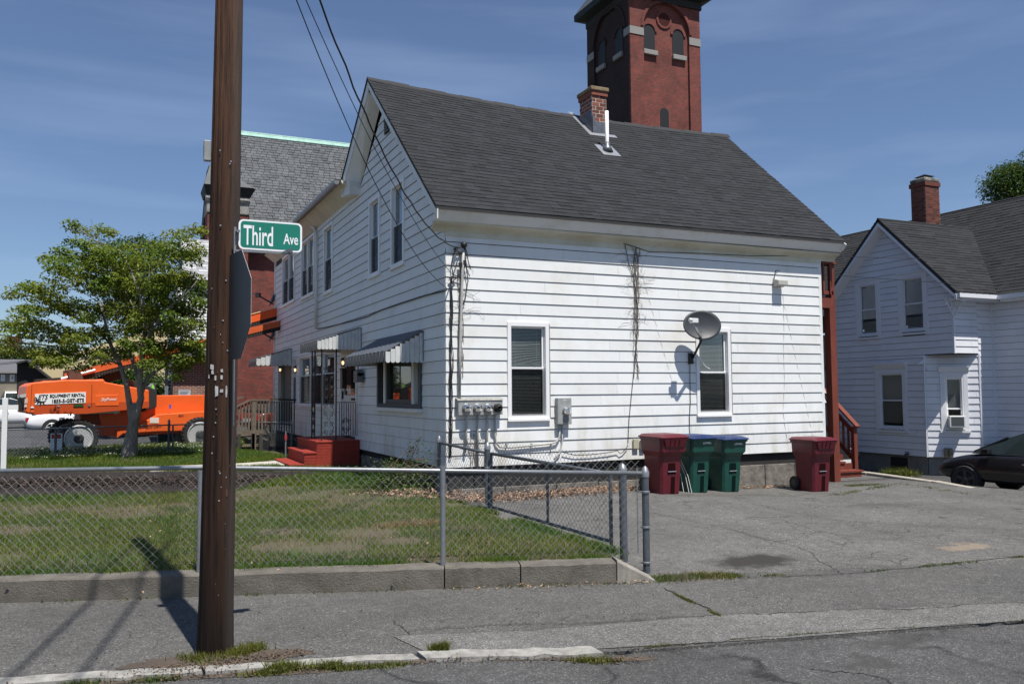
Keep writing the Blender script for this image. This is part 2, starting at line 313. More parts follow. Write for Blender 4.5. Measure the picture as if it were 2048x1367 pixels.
def text_mb(body,h,w,bold=.0,F=None,u=0,v=0,n=.002,ext=.002,shear=0):
    """lettering of height h and width w placed in frame F with its lower left corner at u,v"""
    c=bpy.data.curves.new('lettering','FONT'); c.body=body; c.size=1; c.extrude=.0; c.offset=bold; c.shear=shear; c.resolution_u=3
    o=bpy.data.objects.new('lettering',c); COL.objects.link(o); bpy.context.view_layer.update()
    me=bpy.data.meshes.new_from_object(o.evaluated_get(bpy.context.evaluated_depsgraph_get())); 
    vs_=[vv.co.copy() for vv in me.vertices]; fs=[tuple(p.vertices) for p in me.polygons]
    bpy.data.objects.remove(o); bpy.data.meshes.remove(me)
    x0=min(a.x for a in vs_);x1=max(a.x for a in vs_);y0=min(a.y for a in vs_);y1=max(a.y for a in vs_)
    mb=MB(); k=len(vs_)
    P=[F(u+(a.x-x0)/(x1-x0)*w,v+(a.y-y0)/(y1-y0)*h,n) for a in vs_]
    mb.add(P,fs); return mb
def arc(c,r,a0,a1,n,plane): return [plane(c[0]+r*math.cos(a0+(a1-a0)*i/n),c[1]+r*math.sin(a0+(a1-a0)*i/n)) for i in range(n+1)]
def numpy_mesh(name,V,Fc,mat,k,parent=None):
    me=bpy.data.meshes.new(name); nv=len(V); nf=len(Fc)
    me.vertices.add(nv); me.vertices.foreach_set('co',V.astype(np.float32).ravel()); me.loops.add(nf*k); me.loops.foreach_set('vertex_index',Fc.astype(np.int32).ravel())
    me.polygons.add(nf); me.polygons.foreach_set('loop_start',np.arange(0,nf*k,k,dtype=np.int32)); me.update(calc_edges=True); me.validate()
    me.materials.append(mat); o=bpy.data.objects.new(name,me); COL.objects.link(o); o.parent=parent; return o
# value noise for planting
_G=rng.random((64,64))
def vn(x,y,s):
    x=np.asarray(x)*s+100;y=np.asarray(y)*s+100; xi=np.floor(x).astype(int);yi=np.floor(y).astype(int);fx=x-xi;fy=y-yi; fx=fx*fx*(3-2*fx);fy=fy*fy*(3-2*fy)
    g=lambda a,b:_G[a%64,b%64]
    return (g(xi,yi)*(1-fx)+g(xi+1,yi)*fx)*(1-fy)+(g(xi,yi+1)*(1-fx)+g(xi+1,yi+1)*fx)*fy
def leaves(name,C,mat,L=.08,W=.045,droop=.4,parent=None,fold=.3):
    """one folded leaf (two quads-> 4 tris as 2 quads) at every centre C"""
    n=len(C); a=rng.random(n)*2*np.pi; d=-droop+rng.normal(0,.35,n)
    dx=np.cos(a)*np.cos(d);dy=np.sin(a)*np.cos(d);dz=np.sin(d); D=np.stack([dx,dy,dz],1)
    S=np.stack([-np.sin(a),np.cos(a),rng.normal(0,.35,n)],1); S/=np.linalg.norm(S,axis=1)[:,None]; N=np.cross(D,S)
    l=(L*(.7+.6*rng.random(n)))[:,None]; w_=(W*(.7+.6*rng.random(n)))[:,None]
    p0=C;p1=C+D*l*.5+S*w_*.5+N*w_*fold;p2=C+D*l;p3=C+D*l*.5-S*w_*.5+N*w_*fold
    V=np.stack([p0,p1,p2,p3],1).reshape(-1,3); i=np.arange(n)*4; F=np.concatenate([np.stack([i,i+1,i+2],1),np.stack([i,i+2,i+3],1)],0)
    return numpy_mesh(name,V,F,mat,3,parent)
def blades(name,X,Y,Z,mat,h=.05,w=.006,parent=None,lean=.5):
    n=len(X); a=rng.random(n)*2*np.pi; hh=h*(.5+rng.random(n)); le=lean*rng.random(n)*hh; b=rng.random(n)*2*np.pi
    V=np.stack([np.stack([X-np.cos(a)*w,Y-np.sin(a)*w,Z],1),np.stack([X+np.cos(a)*w,Y+np.sin(a)*w,Z],1),np.stack([X+np.cos(b)*le,Y+np.sin(b)*le,Z+hh],1)],1).reshape(-1,3)
    i=np.arange(n)*3; return numpy_mesh(name,V,np.stack([i,i+1,i+2],1),mat,3,parent)
def inpoly(x,y,poly):
    x=np.asarray(x);y=np.asarray(y);r=np.zeros(x.shape,bool);n=len(poly);j=n-1
    for i in range(n):
        xi,yi=poly[i][:2];xj,yj=poly[j][:2]
        c=((yi>y)!=(yj>y))&(x<(xj-xi)*(y-yi)/((yj-yi) or 1e-9)+xi); r^=c; j=i
    return r
# ================================================================ GROUND
def zlawn(x,y):
    x=np.asarray(x,float);y=np.asarray(y,float)
    return .17+0*x+.03*np.sin(x*.7+y*.3)*np.clip((y-9)/4,0,1)
def zdrv(x,y):
    x=np.asarray(x,float);y=np.asarray(y,float)
    t=np.clip((y-(8.4-.264*x))/6.5,0,1); s=np.clip((x-7.5)/5.5,0,1); s=s*s*(3-2*s)
    return .004+t*(.05*(1-s)-.15*s)+.012*np.sin(x*1.3)*np.sin(y*.9)*t
ZS=-.03
def zst(x,y):
    x=np.asarray(x,float);y=np.asarray(y,float); return ZS+np.clip(y-33,0,200)*.028+0*x
def sheet(name,c,nx,ny,zf,mat,label=None,kind='structure',skirt=.0,parent=None,dz=0):
    c=[Vector((*p[:2],0)) for p in c]; mb=MB()
    for j in range(ny+1):
        for i in range(nx+1):
            u,v=i/nx,j/ny; p=c[0]*(1-u)*(1-v)+c[1]*u*(1-v)+c[2]*u*v+c[3]*(1-u)*v
            mb.v.append((p.x,p.y,float(zf(p.x,p.y))+dz))
    for j in range(ny):
        for i in range(nx):
            a=j*(nx+1)+i; mb.f.append((a,a+1,a+nx+2,a+nx+1))
    if skirt:
        rim=[i for i in range(nx+1)]+[j*(nx+1)+nx for j in range(1,ny+1)]+[ny*(nx+1)+i for i in range(nx-1,-1,-1)]+[j*(nx+1) for j in range(ny-1,0,-1)]
        k=len(mb.v); mb.v+=[(mb.v[r][0],mb.v[r][1],mb.v[r][2]-skirt) for r in rim]; n=len(rim)
        for q in range(n): mb.f.append((rim[q],k+q,k+(q+1)%n,rim[(q+1)%n]))
    o=mb.build(name,mat,parent,smooth=True); o['kind']=kind
    if label:o['label']=label
    return o
A_ROAD=asphalt('road_asphalt',(.086,.085,.083),1,crack=.55,stains=[(5.25,4.62,.34,.16,.6,(.045,.043,.04)),(4.72,4.35,.24,.14,.55,(.05,.047,.043))])
A_WALK=asphalt('sidewalk_asphalt',(.104,.101,.095),1,crack=0,stains=[tuple([*at(x,y,Z=0)[:2],r,r*.7,.6,(.05,.048,.045)]) for x,y,r in [(1030,1212,.045),(1052,1222,.05),(1080,1224,.06),(1123,1234,.045),(1168,1226,.045),(1140,1250,.035)]])
A_STRIP=asphalt('pale_asphalt_strip',(.150,.146,.138),1)
_oil=at(1505,1122,Z=0)
A_DRV=asphalt('driveway_asphalt',(.130,.126,.118),1,crack=1.5,stains=[(_oil.x,_oil.y,.55,.36,.92,(.032,.028,.024)),(*at(1930,1098,Z=-.02)[:2],.42,.2,.6,(.30,.23,.16)),(*at(1765,1012,Z=-.12)[:2],.9,.3,.4,(.07,.065,.06)),(*at(1530,1046,Z=-.08)[:2],.5,.06,.6,(.06,.055,.05)),(*at(1410,1068,Z=-.05)[:2],.12,.05,.6,(.06,.055,.05))])
A_ST=asphalt('side_street_asphalt',(.075,.076,.08),1)
DIRT=M('bare_soil',(.105,.082,.062),.98,var=.45,vscale=3,bump=.8,bscale=18)
LAWNB=M('lawn_soil',(.085,.085,.035),.98,col2=(.10,.075,.052),vscale=1.2,bump=.8,bscale=25)
sheet('ground',[(-500,-400),(600,-400),(600,900),(-500,900)],2,2,lambda x,y:-.9,M('distant_ground',(.09,.095,.06),.95,var=.3,vscale=.05))
KL=[(-14,10.4),(-.694,6.501),(.507,6.213),(1.273,5.992),(2.171,5.829),(3.221,5.287),(6.571,4.542),(30,-1.2)]
ro=MB(); Z=-.02
ro.add([(x,y+.8,Z) for x,y in KL]+[(x,-30,Z) for x,y in KL],[(i,i+8,i+9,i+1)[::1] for i in range(7)]); o=ro.build('road',A_ROAD); o['kind']='structure'
WL=[(-14,13.3),(-.971,8.932),(.859,8.33),(2.792,7.695),(4.406,7.12),(4.853,7.19),(8.982,6.177),(30,.63)]
sw=MB(); sw.add([(x,y,0) for x,y in KL]+[(x,y,0) for x,y in WL],[(i,i+1,i+9,i+8) for i in range(7)]); sw.add([(x,y,0) for x,y in KL]+[(x,y,-.05) for x,y in KL],[(i,i+8,i+9,i+1) for i in range(7)]); o=sw.build('sidewalk',A_WALK); o['kind']='structure'
ST=[(1.9,6.36),(2.9,6.02),(4.508,5.736),(7.105,4.904),(30,-.35)]; K2=[(2.0,5.87),(2.9,5.46),(4.508,5.005),(6.571,4.542),(30,-1.18)]
st=MB(); st.add([(x,y,.006) for x,y in K2]+[(x,y,.006) for x,y in ST],[(i,i+1,i+6,i+5) for i in range(4)]); o=st.build('sidewalk_strip',A_STRIP); o['kind']='structure'
# driveway
sheet('driveway',[(4.72,7.22),(17.2,3.98),(15.75,14.0),(4.72,14.0)],34,24,zdrv,A_DRV,skirt=.3)
sheet('driveway_back',[(13.7,14.0),(15.75,14.0),(16.4,18.5),(13.7,18.5)],4,8,lambda x,y:zdrv(x,14)+0*y,A_DRV,skirt=.3)
sheet('lower_driveway',[(15.2,1.0),(60,-4),(60,30),(15.2,30)],8,8,lambda x,y:-.56+0*x,asphalt('lower_asphalt',(.085,.083,.08),1),skirt=.1)
# lawn (from the retaining wall back to the side street)
E0=at(12,902,Z=.2); E1=at(406,885,Z=.2); ed=(E1-E0).normalized()
Ea=E0-ed*14; Eb=E0+ed*20
sheet('lawn_ground',[(-9,11.75),(4.58,7.3),(4.72,13.84),(-9,15)],28,12,zlawn,LAWNB)
sheet('yard_ground',[(-9,15),(4.72,13.84),(5.2,30.5),(-9,Ea.y+1.8)],28,28,zlawn,LAWNB)
sheet('verge_ground',[(Ea.x,Ea.y-2.5),(5.2,28.2),(Eb.x,Eb.y),(Ea.x,Ea.y)],20,4,lambda x,y:.185+0*x,LAWNB)
sheet('side_street',[(Ea.x-30,Ea.y-14),(Eb.x,Eb.y),(Eb.x-10,140),(Ea.x-60,140)],10,30,zst,A_ST)
mbx=MB(); mbx.add([(Ea.x,Ea.y,.19),(Eb.x,Eb.y,.19),(Eb.x,Eb.y+.14,.19),(Ea.x,Ea.y+.14,.19)],[(0,1,2,3)]); mbx.add([(Ea.x,Ea.y,.245),(Eb.x,Eb.y,.245),(Eb.x,Eb.y+.14,.245),(Ea.x,Ea.y+.14,.245)],[(0,1,2,3)]); mbx=MB(); mbx.hexa([(Ea.x,Ea.y,-.1),(Eb.x,Eb.y,-.1),(Eb.x-.06,Eb.y+.14,-.1),(Ea.x-.06,Ea.y+.14,-.1),(Ea.x,Ea.y,.25),(Eb.x,Eb.y,.25),(Eb.x-.06,Eb.y+.14,.25),(Ea.x-.06,Ea.y+.14,.25)])
o=mbx.build('side_street_kerb',CURB); o['kind']='structure'
# mulch / bare soil band in the yard
sheet('soil_bed',[tuple(at(-60,992,Z=.2)[:2]),tuple(at(470,975,Z=.2)[:2]),tuple(at(640,943,Z=.2)[:2]),tuple(at(-60,938,Z=.2)[:2])],20,5,zlawn,M('dark_mulch',(.030,.019,.014),.98,var=.6,vscale=9,bump=1,bscale=30),dz=.008)
# white concrete path from the steps
pA=at(585,925,Z=.2); 
o=sheet('garden_path',[tuple(at(380,938,Z=.2)[:2]),tuple(at(470,936,Z=.2)[:2]),tuple(at(588,927,Z=.2)[:2]),tuple(at(575,920,Z=.2)[:2])],8,2,zlawn,PATH,dz=.03,skirt=.06)
mbp=MB(); q=[at(300,941,Z=.2),at(470,935,Z=.2),at(590,928,Z=.2),at(576,920,Z=.2),at(470,927,Z=.2),at(300,933,Z=.2)]
bpy.data.objects.remove(o); mbp.prism([(p.x,p.y,.14) for p in q],(0,0,.075)); o=mbp.build('garden_path',PATH); o['kind']='structure'
# kerb stones
kr=thing('kerb',None,None,(1,6,0),kind='structure')
def kstone(pts,wd,z1,nm='kerb_stone'):
    mb=MB(); n=len(pts); V=[];F=[]
    for i,(x,y) in enumerate(pts):
        w2=wd*(.9+.25*random.random()); zz=z1+random.uniform(-.006,.006)
        V+=[(x,y,-.1),(x+.05*.3,y-w2,-.1),(x+.05*.3,y-w2,zz-.01),(x,y,zz)]
    for i in range(n-1):
        a=i*4;b=a+4
        for k in range(4): F.append((a+k,a+(k+1)%4,b+(k+1)%4,b+k))
    F+=[(3,2,1,0),(4*n-4,4*n-3,4*n-2,4*n-1)]
    mb.add(V,F); return mb.build(nm,GRAN,kr)
def along(P,Q,n): return [(P[0]+(Q[0]-P[0])*i/n,P[1]+(Q[1]-P[1])*i/n+random.uniform(-.008,.008)) for i in range(n+1)]
kstone(along((-3.2,7.2),(-1.2,6.67),12),.12,.016); kstone(along((-1.18,6.66),(.5,6.23),14),.12,.016)
kstone(along((.52,6.22),(1.9,5.86),12),.1,.014); kstone(along((1.94,5.88),(3.1,5.42),12),.15,.02)
# retaining wall blocks
rw=thing('retaining_wall','low weathered concrete retaining wall under the front chain link fence','wall',(1.8,8,0))
def wpt(px_,z=0): return on_line(px_,(-.971,8.932,z),(4.406,7.12,z))
cuts=[-500,-60,888,1038,1228,1305]; nrm=Vector((.32,.948,0))
for i in range(5):
    a=wpt(cuts[i]);b=wpt(cuts[i+1]); g=.006
    dd=(b-a).normalized(); a=a+dd*g; b=b-dd*g; n=14
    V=[];F=[];th=.24
    for k in range(n+1):
        t=k/n;p=a+(b-a)*t; z=.20+random.uniform(-.005,.005)
        if i==4: z=.20*(1-t)+.02
        q=p+nrm*th; j=random.uniform(-.004,.004)
        V+=[(p.x,p.y,-.2),(p.x,p.y+j,z-.014),(p.x+nrm.x*.014,p.y+nrm.y*.014,z),(q.x,q.y,z),(q.x,q.y,-.2)]
    for k in range(n):
        a_=k*5;b_=a_+5
        for m_ in range(5): F.append((a_+m_,a_+(m_+1)%5,b_+(m_+1)%5,b_+m_))
    F+=[(4,3,2,1,0),(5*n,5*n+1,5*n+2,5*n+3,5*n+4)]
    mb=MB(); mb.add(V,F); mb.build('concrete_block',CONCT if i==4 else CONC,rw,label='short sloping end block with a pale worn top' if i==4 else None)
# driveway right-hand kerb
ck=thing('driveway_kerb',None,None,(15.8,13,0),kind='structure')
P=[Vector((16.45,18.5,0)),Vector((16.4,15.18,0)),Vector((16.1,13.14,0)),Vector((15.42,11.1,0))]
for i in range(3):
    a,b=P[i],P[i+1]; d=(b-a).normalized(); nn_=Vector((-d.y,d.x,0)); a2=a+d*.01
    mb=MB(); zt=-.145; mb.hexa([(*(a2-nn_*.0)[:2],-.62),(*(b)[:2],-.62),(*(b+nn_*.2)[:2],-.62),(*(a2+nn_*.2)[:2],-.62),(*a2[:2],zt),(*b[:2],zt-.01*i),(*(b+nn_*.2)[:2],zt-.01*i),(*(a2+nn_*.2)[:2],zt)]); mb.build('kerb_section',CURB,ck,bevel=.02)
# ================================================================ MAIN HOUSE
XW,YS,XE,YN=5.1,13.84,13.75,32.2
house=thing('clapboard_house','white two-storey house with horizontal siding, steep dark shingle gable roof and three awnings','house',(XW,YS,0))
def siding(name,mat,parent,F,z0,expo,nrow,lim,holes,tilt=.016,lift=.0,gap=.007,joints=0):
    """one board per course, cut round the openings; lim(z)->(u0,u1)"""
    for r in range(nrow):
        za=z0+r*expo; zb=za+expo; l0,r0=lim(za+.001); l1,r1=lim(zb-.001)
        if r0-l0<.05: continue
        if r1<l1: l1=r1=(l1+r1)/2
        cuts=sorted({za,zb}|{z for h in holes for z in (h[2],h[3]) if za+.004<z<zb-.004})
        jig=random.uniform(-.002,.002); groups=[]; hol=list(holes)
        if joints:
            u=l0+random.uniform(1,joints)
            while u<r0-.8: hol.append((u,u+.003,-9,99)); u+=random.uniform(.8,1.2)*joints
        for a,b in zip(cuts,cuts[1:]):
            ta=(a-za)/expo;tb=(b-za)/expo
            L0=l0+(l1-l0)*ta;L1=l0+(l1-l0)*tb;R0=r0+(r1-r0)*ta;R1=r0+(r1-r0)*tb
            na=lift+tilt*(1-ta)+jig;nb=lift+tilt*(1-tb)+.001
            segs=[(L0,L1,R0,R1)]
            for (h0,h1,hz0,hz1) in hol:
                if hz0<=a+.003 and hz1>=b-.003:
                    ns=[]
                    for (s0,s1,e0,e1) in segs:
                        if h1<=min(s0,s1) or h0>=max(e0,e1): ns.append((s0,s1,e0,e1)); continue
                        if h0>max(s0,s1): ns.append((s0,s1,h0,h0))
                        if h1<min(e0,e1): ns.append((h1,h1,e0,e1))
                    segs=ns
            for (s0,s1,e0,e1) in segs:
                if e0-s0<.01 and e1-s1<.01: continue
                a_=a+(gap if a==za else 0)
                hx=[[F(s0,a_,na-.004),F(e0,a_,na-.004),F(e0,a_,na),F(s0,a_,na),F(s1,b,nb-.004),F(e1,b,nb-.004),F(e1,b,nb),F(s1,b,nb)]]
                lo,hi=min(s0,s1),max(e0,e1); hit=[g for g in groups if g[0]<hi-.005 and g[1]>lo+.005]
                ng=[lo,hi,hx]
                for g in hit: ng[0]=min(ng[0],g[0]);ng[1]=max(ng[1],g[1]);ng[2]=g[2]+ng[2]; groups.remove(g)
                groups.append(ng)
        for g in groups:
            mb=MB()
            for h in g[2]: mb.hexa(h)
            mb.build(name,mat,parent)
FS=frame((0,YS,0),(1,0,0),(0,-1,0))     # south wall: u = X
FWt=frame((XW,0,0),(0,1,0),(-1,0,0))    # west wall: u = Y
def win(parent,F,u0,u1,z0,z1,div=.5,screen=True,blind=1.0,trim=.07,mull=0,frameC=None,shade=0,proud=.035,broken=False,name='window',sill=True,recess=.05,wood=False):
    """double hung window; outer trim rect u0..u1,z0..z1"""
    t=trim; fm=frameC or WIN
    W=MB()
    W.fbox(F,u0,u0+t,z0,z1,-.1,proud); W.fbox(F,u1-t,u1,z0,z1,-.1,proud); W.fbox(F,u0+t,u1-t,z1-t,z1,-.1,proud); W.fbox(F,u0+t,u1-t,z0,z0+t*.8,-.1,proud)
    wn=W.build(name,fm,parent)
    if sill:
        S=MB(); S.fbox(F,u0-.01,u1+.01,z0-.035,z0-.002,-.02,proud+.03); S.build('sill',fm,wn)
    n=mull+1; a0=u0+t;a1=u1-t;b0=z0+t*.8;b1=z1-t; wd=(a1-a0)/n; zm=b0+(b1-b0)*div
    for k in range(n):
        c0=a0+wd*k+.004;c1=a0+wd*(k+1)-.004
        if k: Mb=MB(); Mb.fbox(F,c0-.03,c0+.022,b0,b1,-.09,proud-.01); Mb.build('mullion',fm,wn); c0+=.026
        f=.035
        for (y0,y1,nn_) in ((zm-.012,b1,-recess),(b0,zm+.018,-recess+.018)):
            s=MB(); s.fbox(F,c0,c0+f,y0,y1,nn_-.02,nn_); s.fbox(F,c1-f,c1,y0,y1,nn_-.02,nn_); s.fbox(F,c0+f,c1-f,y1-f,y1,nn_-.02,nn_); s.fbox(F,c0+f,c1-f,y0,y0+f,nn_-.02,nn_); s.build('sash',fm,wn)
            g=MB(); g.fbox(F,c0+f,c1-f,y0+f,y1-f,nn_-.014,nn_-.008); g.build('pane',GLASS,wn)
        if screen:
            g=MB(); g.fbox(F,c0+.01,c1-.01,b0+.01,zm-.005,-.012,-.008); g.build('screen',SCREEN,wn)
        if blind:
            bl=MB(); top=b1-.02; bot=b1-(b1-b0)*blind; z=top; i=0
            while z>bot+.02:
                sk=0
                if broken and zm+.08<z<zm+.42: sk=.05*math.sin((z-zm)*9)
                bl.hexa([F(c0+.02,z-.009,-.085),F(c1-.03,z-.006-sk,-.085),F(c1-.03,z+.004-sk,-.105),F(c0+.02,z+.004,-.105),F(c0+.02,z-.007,-.085),F(c1-.03,z-.007-sk,-.085),F(c1-.03,z+.006-sk,-.105),F(c0+.02,z+.006,-.105)])
                z-=.026; i+=1
            bl.fbox(F,c0+.015,c1-.025,bot-.01,bot+.012,-.105,-.084)
            for uu in (c0+.12,c1-.13): bl.fbox(F,uu,uu+.003,bot,top,-.082,-.080)
            b_=bl.build('blind',BLIND,wn)
        if shade:
            q=MB(); q.fbox(F,c0+.01,c1-.01,b1-(b1-b0)*shade,b1,-.12,-.112); q.build('roller_shade',M('cream_shade',(.55,.52,.43),.8),wn)
    q=MB(); q.fbox(F,u0+.01,u1-.01,z0+.01,z1-.01,-.2,-.19); q.build('room_interior',DARK,wn)
    return wn
def Wr(x0,y0,x1,y1): a=at(x0,y0,X=XW);b=at(x1,y1,X=XW); return a,b
holesS=[(6.265,7.10,1.37,3.12),(10.41,11.27,1.37,3.118)]
EXPO=.2078; Z0=.548
wins=[(17.98,18.88,4.49,6.28),(16.20,17.12,4.46,6.23),(22.62,23.74,4.63,6.54),(25.05,27.06,4.83,6.66),(28.2,30.6,4.93,6.70)]
# ground floor openings
bayY0,bayY1=15.12,18.1; bz0,bz1=1.56,2.62
dA=at(716,730,X=XW).y; dB=at(683,730,X=XW).y
g0=at(672,760,X=XW).y; g1=at(600,760,X=XW).y; g2=at(594.5,760,X=XW).y; g3=at(586,760,X=XW).y; gz0=at(640,811,X=XW).z; gz1=at(640,704,X=XW).z
e0=at(583.5,760,X=XW).y; e1=at(556,760,X=XW).y; ez1=at(570,728,X=XW).z
dz0=.87; dz1=at(700,706,X=XW).z
holesW=[*wins,(bayY0,bayY1,bz0,bz1),(dA,dB,dz0-.2,dz1),(g0,g1,gz0,gz1),(g2,g3,gz0,gz1),(e0,e1,.8,ez1)]
def limW(z):
    l=YS+.0 if z<4.72 else YS+(z-4.72)/.84+.06
    r=YN if z<6.72 else 19.83-(z-6.72)/.665
    return l,r
siding('siding_board',WHITE,house,FS,Z0,EXPO,20,lambda z:(XW-.004,XE),holesS,gap=.011,joints=3.7)
nz_=15
siding('siding_board',WHITE,house,FWt,Z0,EXPO,37,limW,holesW,joints=3.7)
# walls behind the boards
wb=MB(); wb.box((XW+.2,YS+.2,Z0),(XE-.1,YN-.1,4.7)); wb.box((XE-.2,YS+.02,Z0),(XE,YN,4.7)); wb.box((XW+.02,YN-.15,Z0),(XE,YN,6.9)); wb.build('inner_wall',M('sheathing',(.2,.19,.17),.9),house)
sh=M('lap_shadow_sheathing',(.03,.028,.026),.9)  # sheathing darkened so board gaps read as the laps' shadow lines
def backing(F,regs,holes,z0,z1,u0,u1):
    mb=MB(); zs=sorted({z0,z1}|{z for h in holes for z in h[2:4] if z0<z<z1})
    for a,b in zip(zs,zs[1:]):
        segs=[(u0,u1)]
        for h in holes:
            if h[2]<=a+.001 and h[3]>=b-.001: segs=[q for s in segs for q in ([(s[0],min(s[1],h[0])),(max(s[0],h[1]),s[1])] if h[0]<s[1] and h[1]>s[0] else [s]) if q[1]-q[0]>.005]
        for s in segs: mb.fbox(F,s[0],s[1],a,b,-.08,-.004)
    mb.build('wall_sheathing',sh,house)
backing(FS,None,holesS,Z0-.02,4.72,XW+.08,XE-.01); backing(FWt,None,[(h[0]+.03,h[1]-.03,h[2]+.03,h[3]-.03) for h in holesW],Z0-.02,6.85,20.0,YN-.2); backing(FWt,None,[(h[0]+.03,h[1]-.03,h[2]+.03,h[3]-.03) for h in holesW],Z0-.02,4.7,YS+.05,20.0)
gb=MB(); gb.prism([(XW+.01,YS+.1,4.7),(XW+.01,19.9,4.7),(XW+.01,19.9,6.6),(XW+.01,18.0,7.9)],(.003,0,0)); 
gb=MB()
for a,b in ((YS+.3,16.17),(17.15,17.95),(18.91,20.0)):
    def top(y): return min(4.7+(y-YS)*.84-.1, 8.1-(y-17.9)*.66 if y>17.9 else 99)
    gb.hexa([(XW+.004,a,4.7),(XW+.08,a,4.7),(XW+.08,b,4.7),(XW+.004,b,4.7),(XW+.004,a,top(a)),(XW+.08,a,top(a)),(XW+.08,b,top(b)),(XW+.004,b,top(b))])
gb.prism([(XW+.004,16.1,6.32),(XW+.004,19.9,6.32),(XW+.004,19.8,6.75),(XW+.004,18.0,7.95),(XW+.004,16.1,6.5)],(.07,0,0)); gb.build('wall_sheathing',sh,house)
# corner posts, frieze
cb=MB(); cb.fbox(FWt,YN-.02,YN+.1,Z0,6.8,-.1,.03); cb.build('corner_board',TRIM,house)
cb=MB(); cb.box((XE-.03,YS-.012,Z0),(XE+.05,YS+.3,4.7)); cb.build('corner_board',WHITE,house)
# bent-out siding ends on the SE corner
for r in range(20):
    z=Z0+r*EXPO; k=.035+(.06 if r in (5,6) else 0)
    mb=MB(); mb.hexa([(XE-.02,YS-.014,z),(XE+k,YS-.012,z-.012),(XE+k,YS-.008,z-.012),(XE-.02,YS-.010,z),(XE-.02,YS-.005,z+EXPO-.01),(XE+.01,YS-.004,z+EXPO-.01),(XE+.01,YS+.0,z+EXPO-.01),(XE-.02,YS+.0,z+EXPO-.01)]); mb.build('siding_end_cap',WHITE,house)
# windows
win(house,FS,6.265,7.10,1.37,3.12,div=.53,broken=True,screen=True,blind=.97)
win(house,FS,10.41,11.27,1.37,3.118,div=.49,screen=True,blind=.97)
for F_,u0,u1 in ((FS,7.10,7.125),(FS,11.27,11.30)):
    q=MB(); q.fbox(F_,u0,u1,1.38,3.1,-.03,.022); q.build('worn_wood_jamb',WOODG,house)
for i,h in enumerate(wins): win(house,FWt,*h,div=.5,blind=0,shade=0,mull=(1 if i>2 else 0),trim=.09,recess=.04,screen=True)
win(house,FWt,g0,g1,gz0,gz1,mull=2,blind=0,div=.6,trim=.06); win(house,FWt,g2,g3,gz0,gz1,blind=0,div=.6,trim=.05)
# cable sagging along the west wall
cwp=[at(x,y,X=XW-.03) for x,y in [(893,580),(850,590),(800,606),(760,620),(735,632),(700,642),(660,652),(635,657)]]
q=MB(); q.tube(cwp,.012,5); tag(q.build('wall_cable',CABLE),'black cable drooping across the shaded siding of the white house toward its downspout','cable')
# picture window under the awning with splayed side casements
bw=MB(); u0,u1=bayY0,bayY1
bw.fbox(FWt,u0,u0+.10,bz0,bz1,-.12,.05); bw.fbox(FWt,u1-.10,u1,bz0,bz1,-.12,.05); bw.fbox(FWt,u0+.1,u1-.1,bz1-.1,bz1,-.12,.05); bw.fbox(FWt,u0+.1,u1-.1,bz0,bz0+.08,-.12,.05)
GDARK=M('dark_grey_frame',(.07,.08,.08),.6)
pw=bw.build('picture_window',GDARK,house)
q=MB(); q.fbox(FWt,u0-.04,u1+.04,bz0-.07,bz0-.003,-.02,.12); q.build('sill',TRIM,pw)
for a in (u0+.42,u1-.62):
    q=MB(); q.fbox(FWt,a,a+.14,bz0+.083,bz1-.103,-.06,.04); q.build('mullion',TRIM,pw)
q=MB(); q.fbox(FWt,u0+.57,u1-.63,bz0+.083,bz0+.17,-.06,.02); q.fbox(FWt,u0+.57,u0+.64,bz0+.17,bz1-.103,-.06,.02); q.fbox(FWt,u1-.70,u1-.63,bz0+.17,bz1-.103,-.06,.02); q.build('sash',GDARK,pw)
DG=M('dark_reflective_glass',(.012,.014,.015),.03,spec=1.0)
q=MB(); q.fbox(FWt,u0+.64,u1-.7,bz0+.17,bz1-.1,-.06,-.05); q.build('pane',DG,pw)
for a,b in ((u0+.1,u0+.42),(u1-.48,u1-.1)):
    q=MB(); q.fbox(FWt,a,b,bz0+.083,bz1-.1,-.06,-.05); q.build('pane',DG,pw)
# front door in the porch, storm door with glass
dr=MB(); dr.fbox(FWt,dA,dA+.10,dz0-.1,dz1,-.1,.04); dr.fbox(FWt,dB-.10,dB,dz0-.1,dz1,-.1,.04); dr.fbox(FWt,dA+.1,dB-.1,dz1-.1,dz1,-.1,.04); dd_=dr.build('door_frame',TRIM,house)
q=MB(); a,b=dA+.1,dB-.1; m_=dz0+.95
q.fbox(FWt,a,b,dz0-.06,m_,-.05,-.01); q.fbox(FWt,a,a+.13,m_,dz1-.1,-.05,-.01); q.fbox(FWt,b-.13,b,m_,dz1-.1,-.05,-.01); q.fbox(FWt,a+.13,b-.13,dz1-.2,dz1-.1,-.05,-.01); q.bar(FWt(a+.25,dz0+.05,.0),FWt(b-.25,dz0+.8,.0),.02)
door=q.build('front_door',M('door_white',(.62,.63,.62),.5),house)
q=MB(); q.fbox(FWt,a+.13,b-.13,m_,dz1-.2,-.045,-.035); q.build('pane',DG,door)
q=MB()
n_=int((b-a-.26)/.09)
for i in range(n_):
    u=a+.13+i*.09; q.prism([FWt(u,m_-.0,-.02),FWt(u+.045,m_-.05,-.02),FWt(u+.09,m_,-.02),FWt(u+.045,m_+.02,-.02)],(-.004,0,0))
q.build('scalloped_trim',DARK,door)
q=MB(); q.fbox(FWt,a+.2,a+.5,dz0+.82,dz0+.87,-.009,.02); q.build('mail_slot',DARK,door)
q=MB(); q.fbox(FWt,b-.1,b-.06,dz0+.85,dz0+1.05,-.009,.03); q.build('handle',IRON,door)
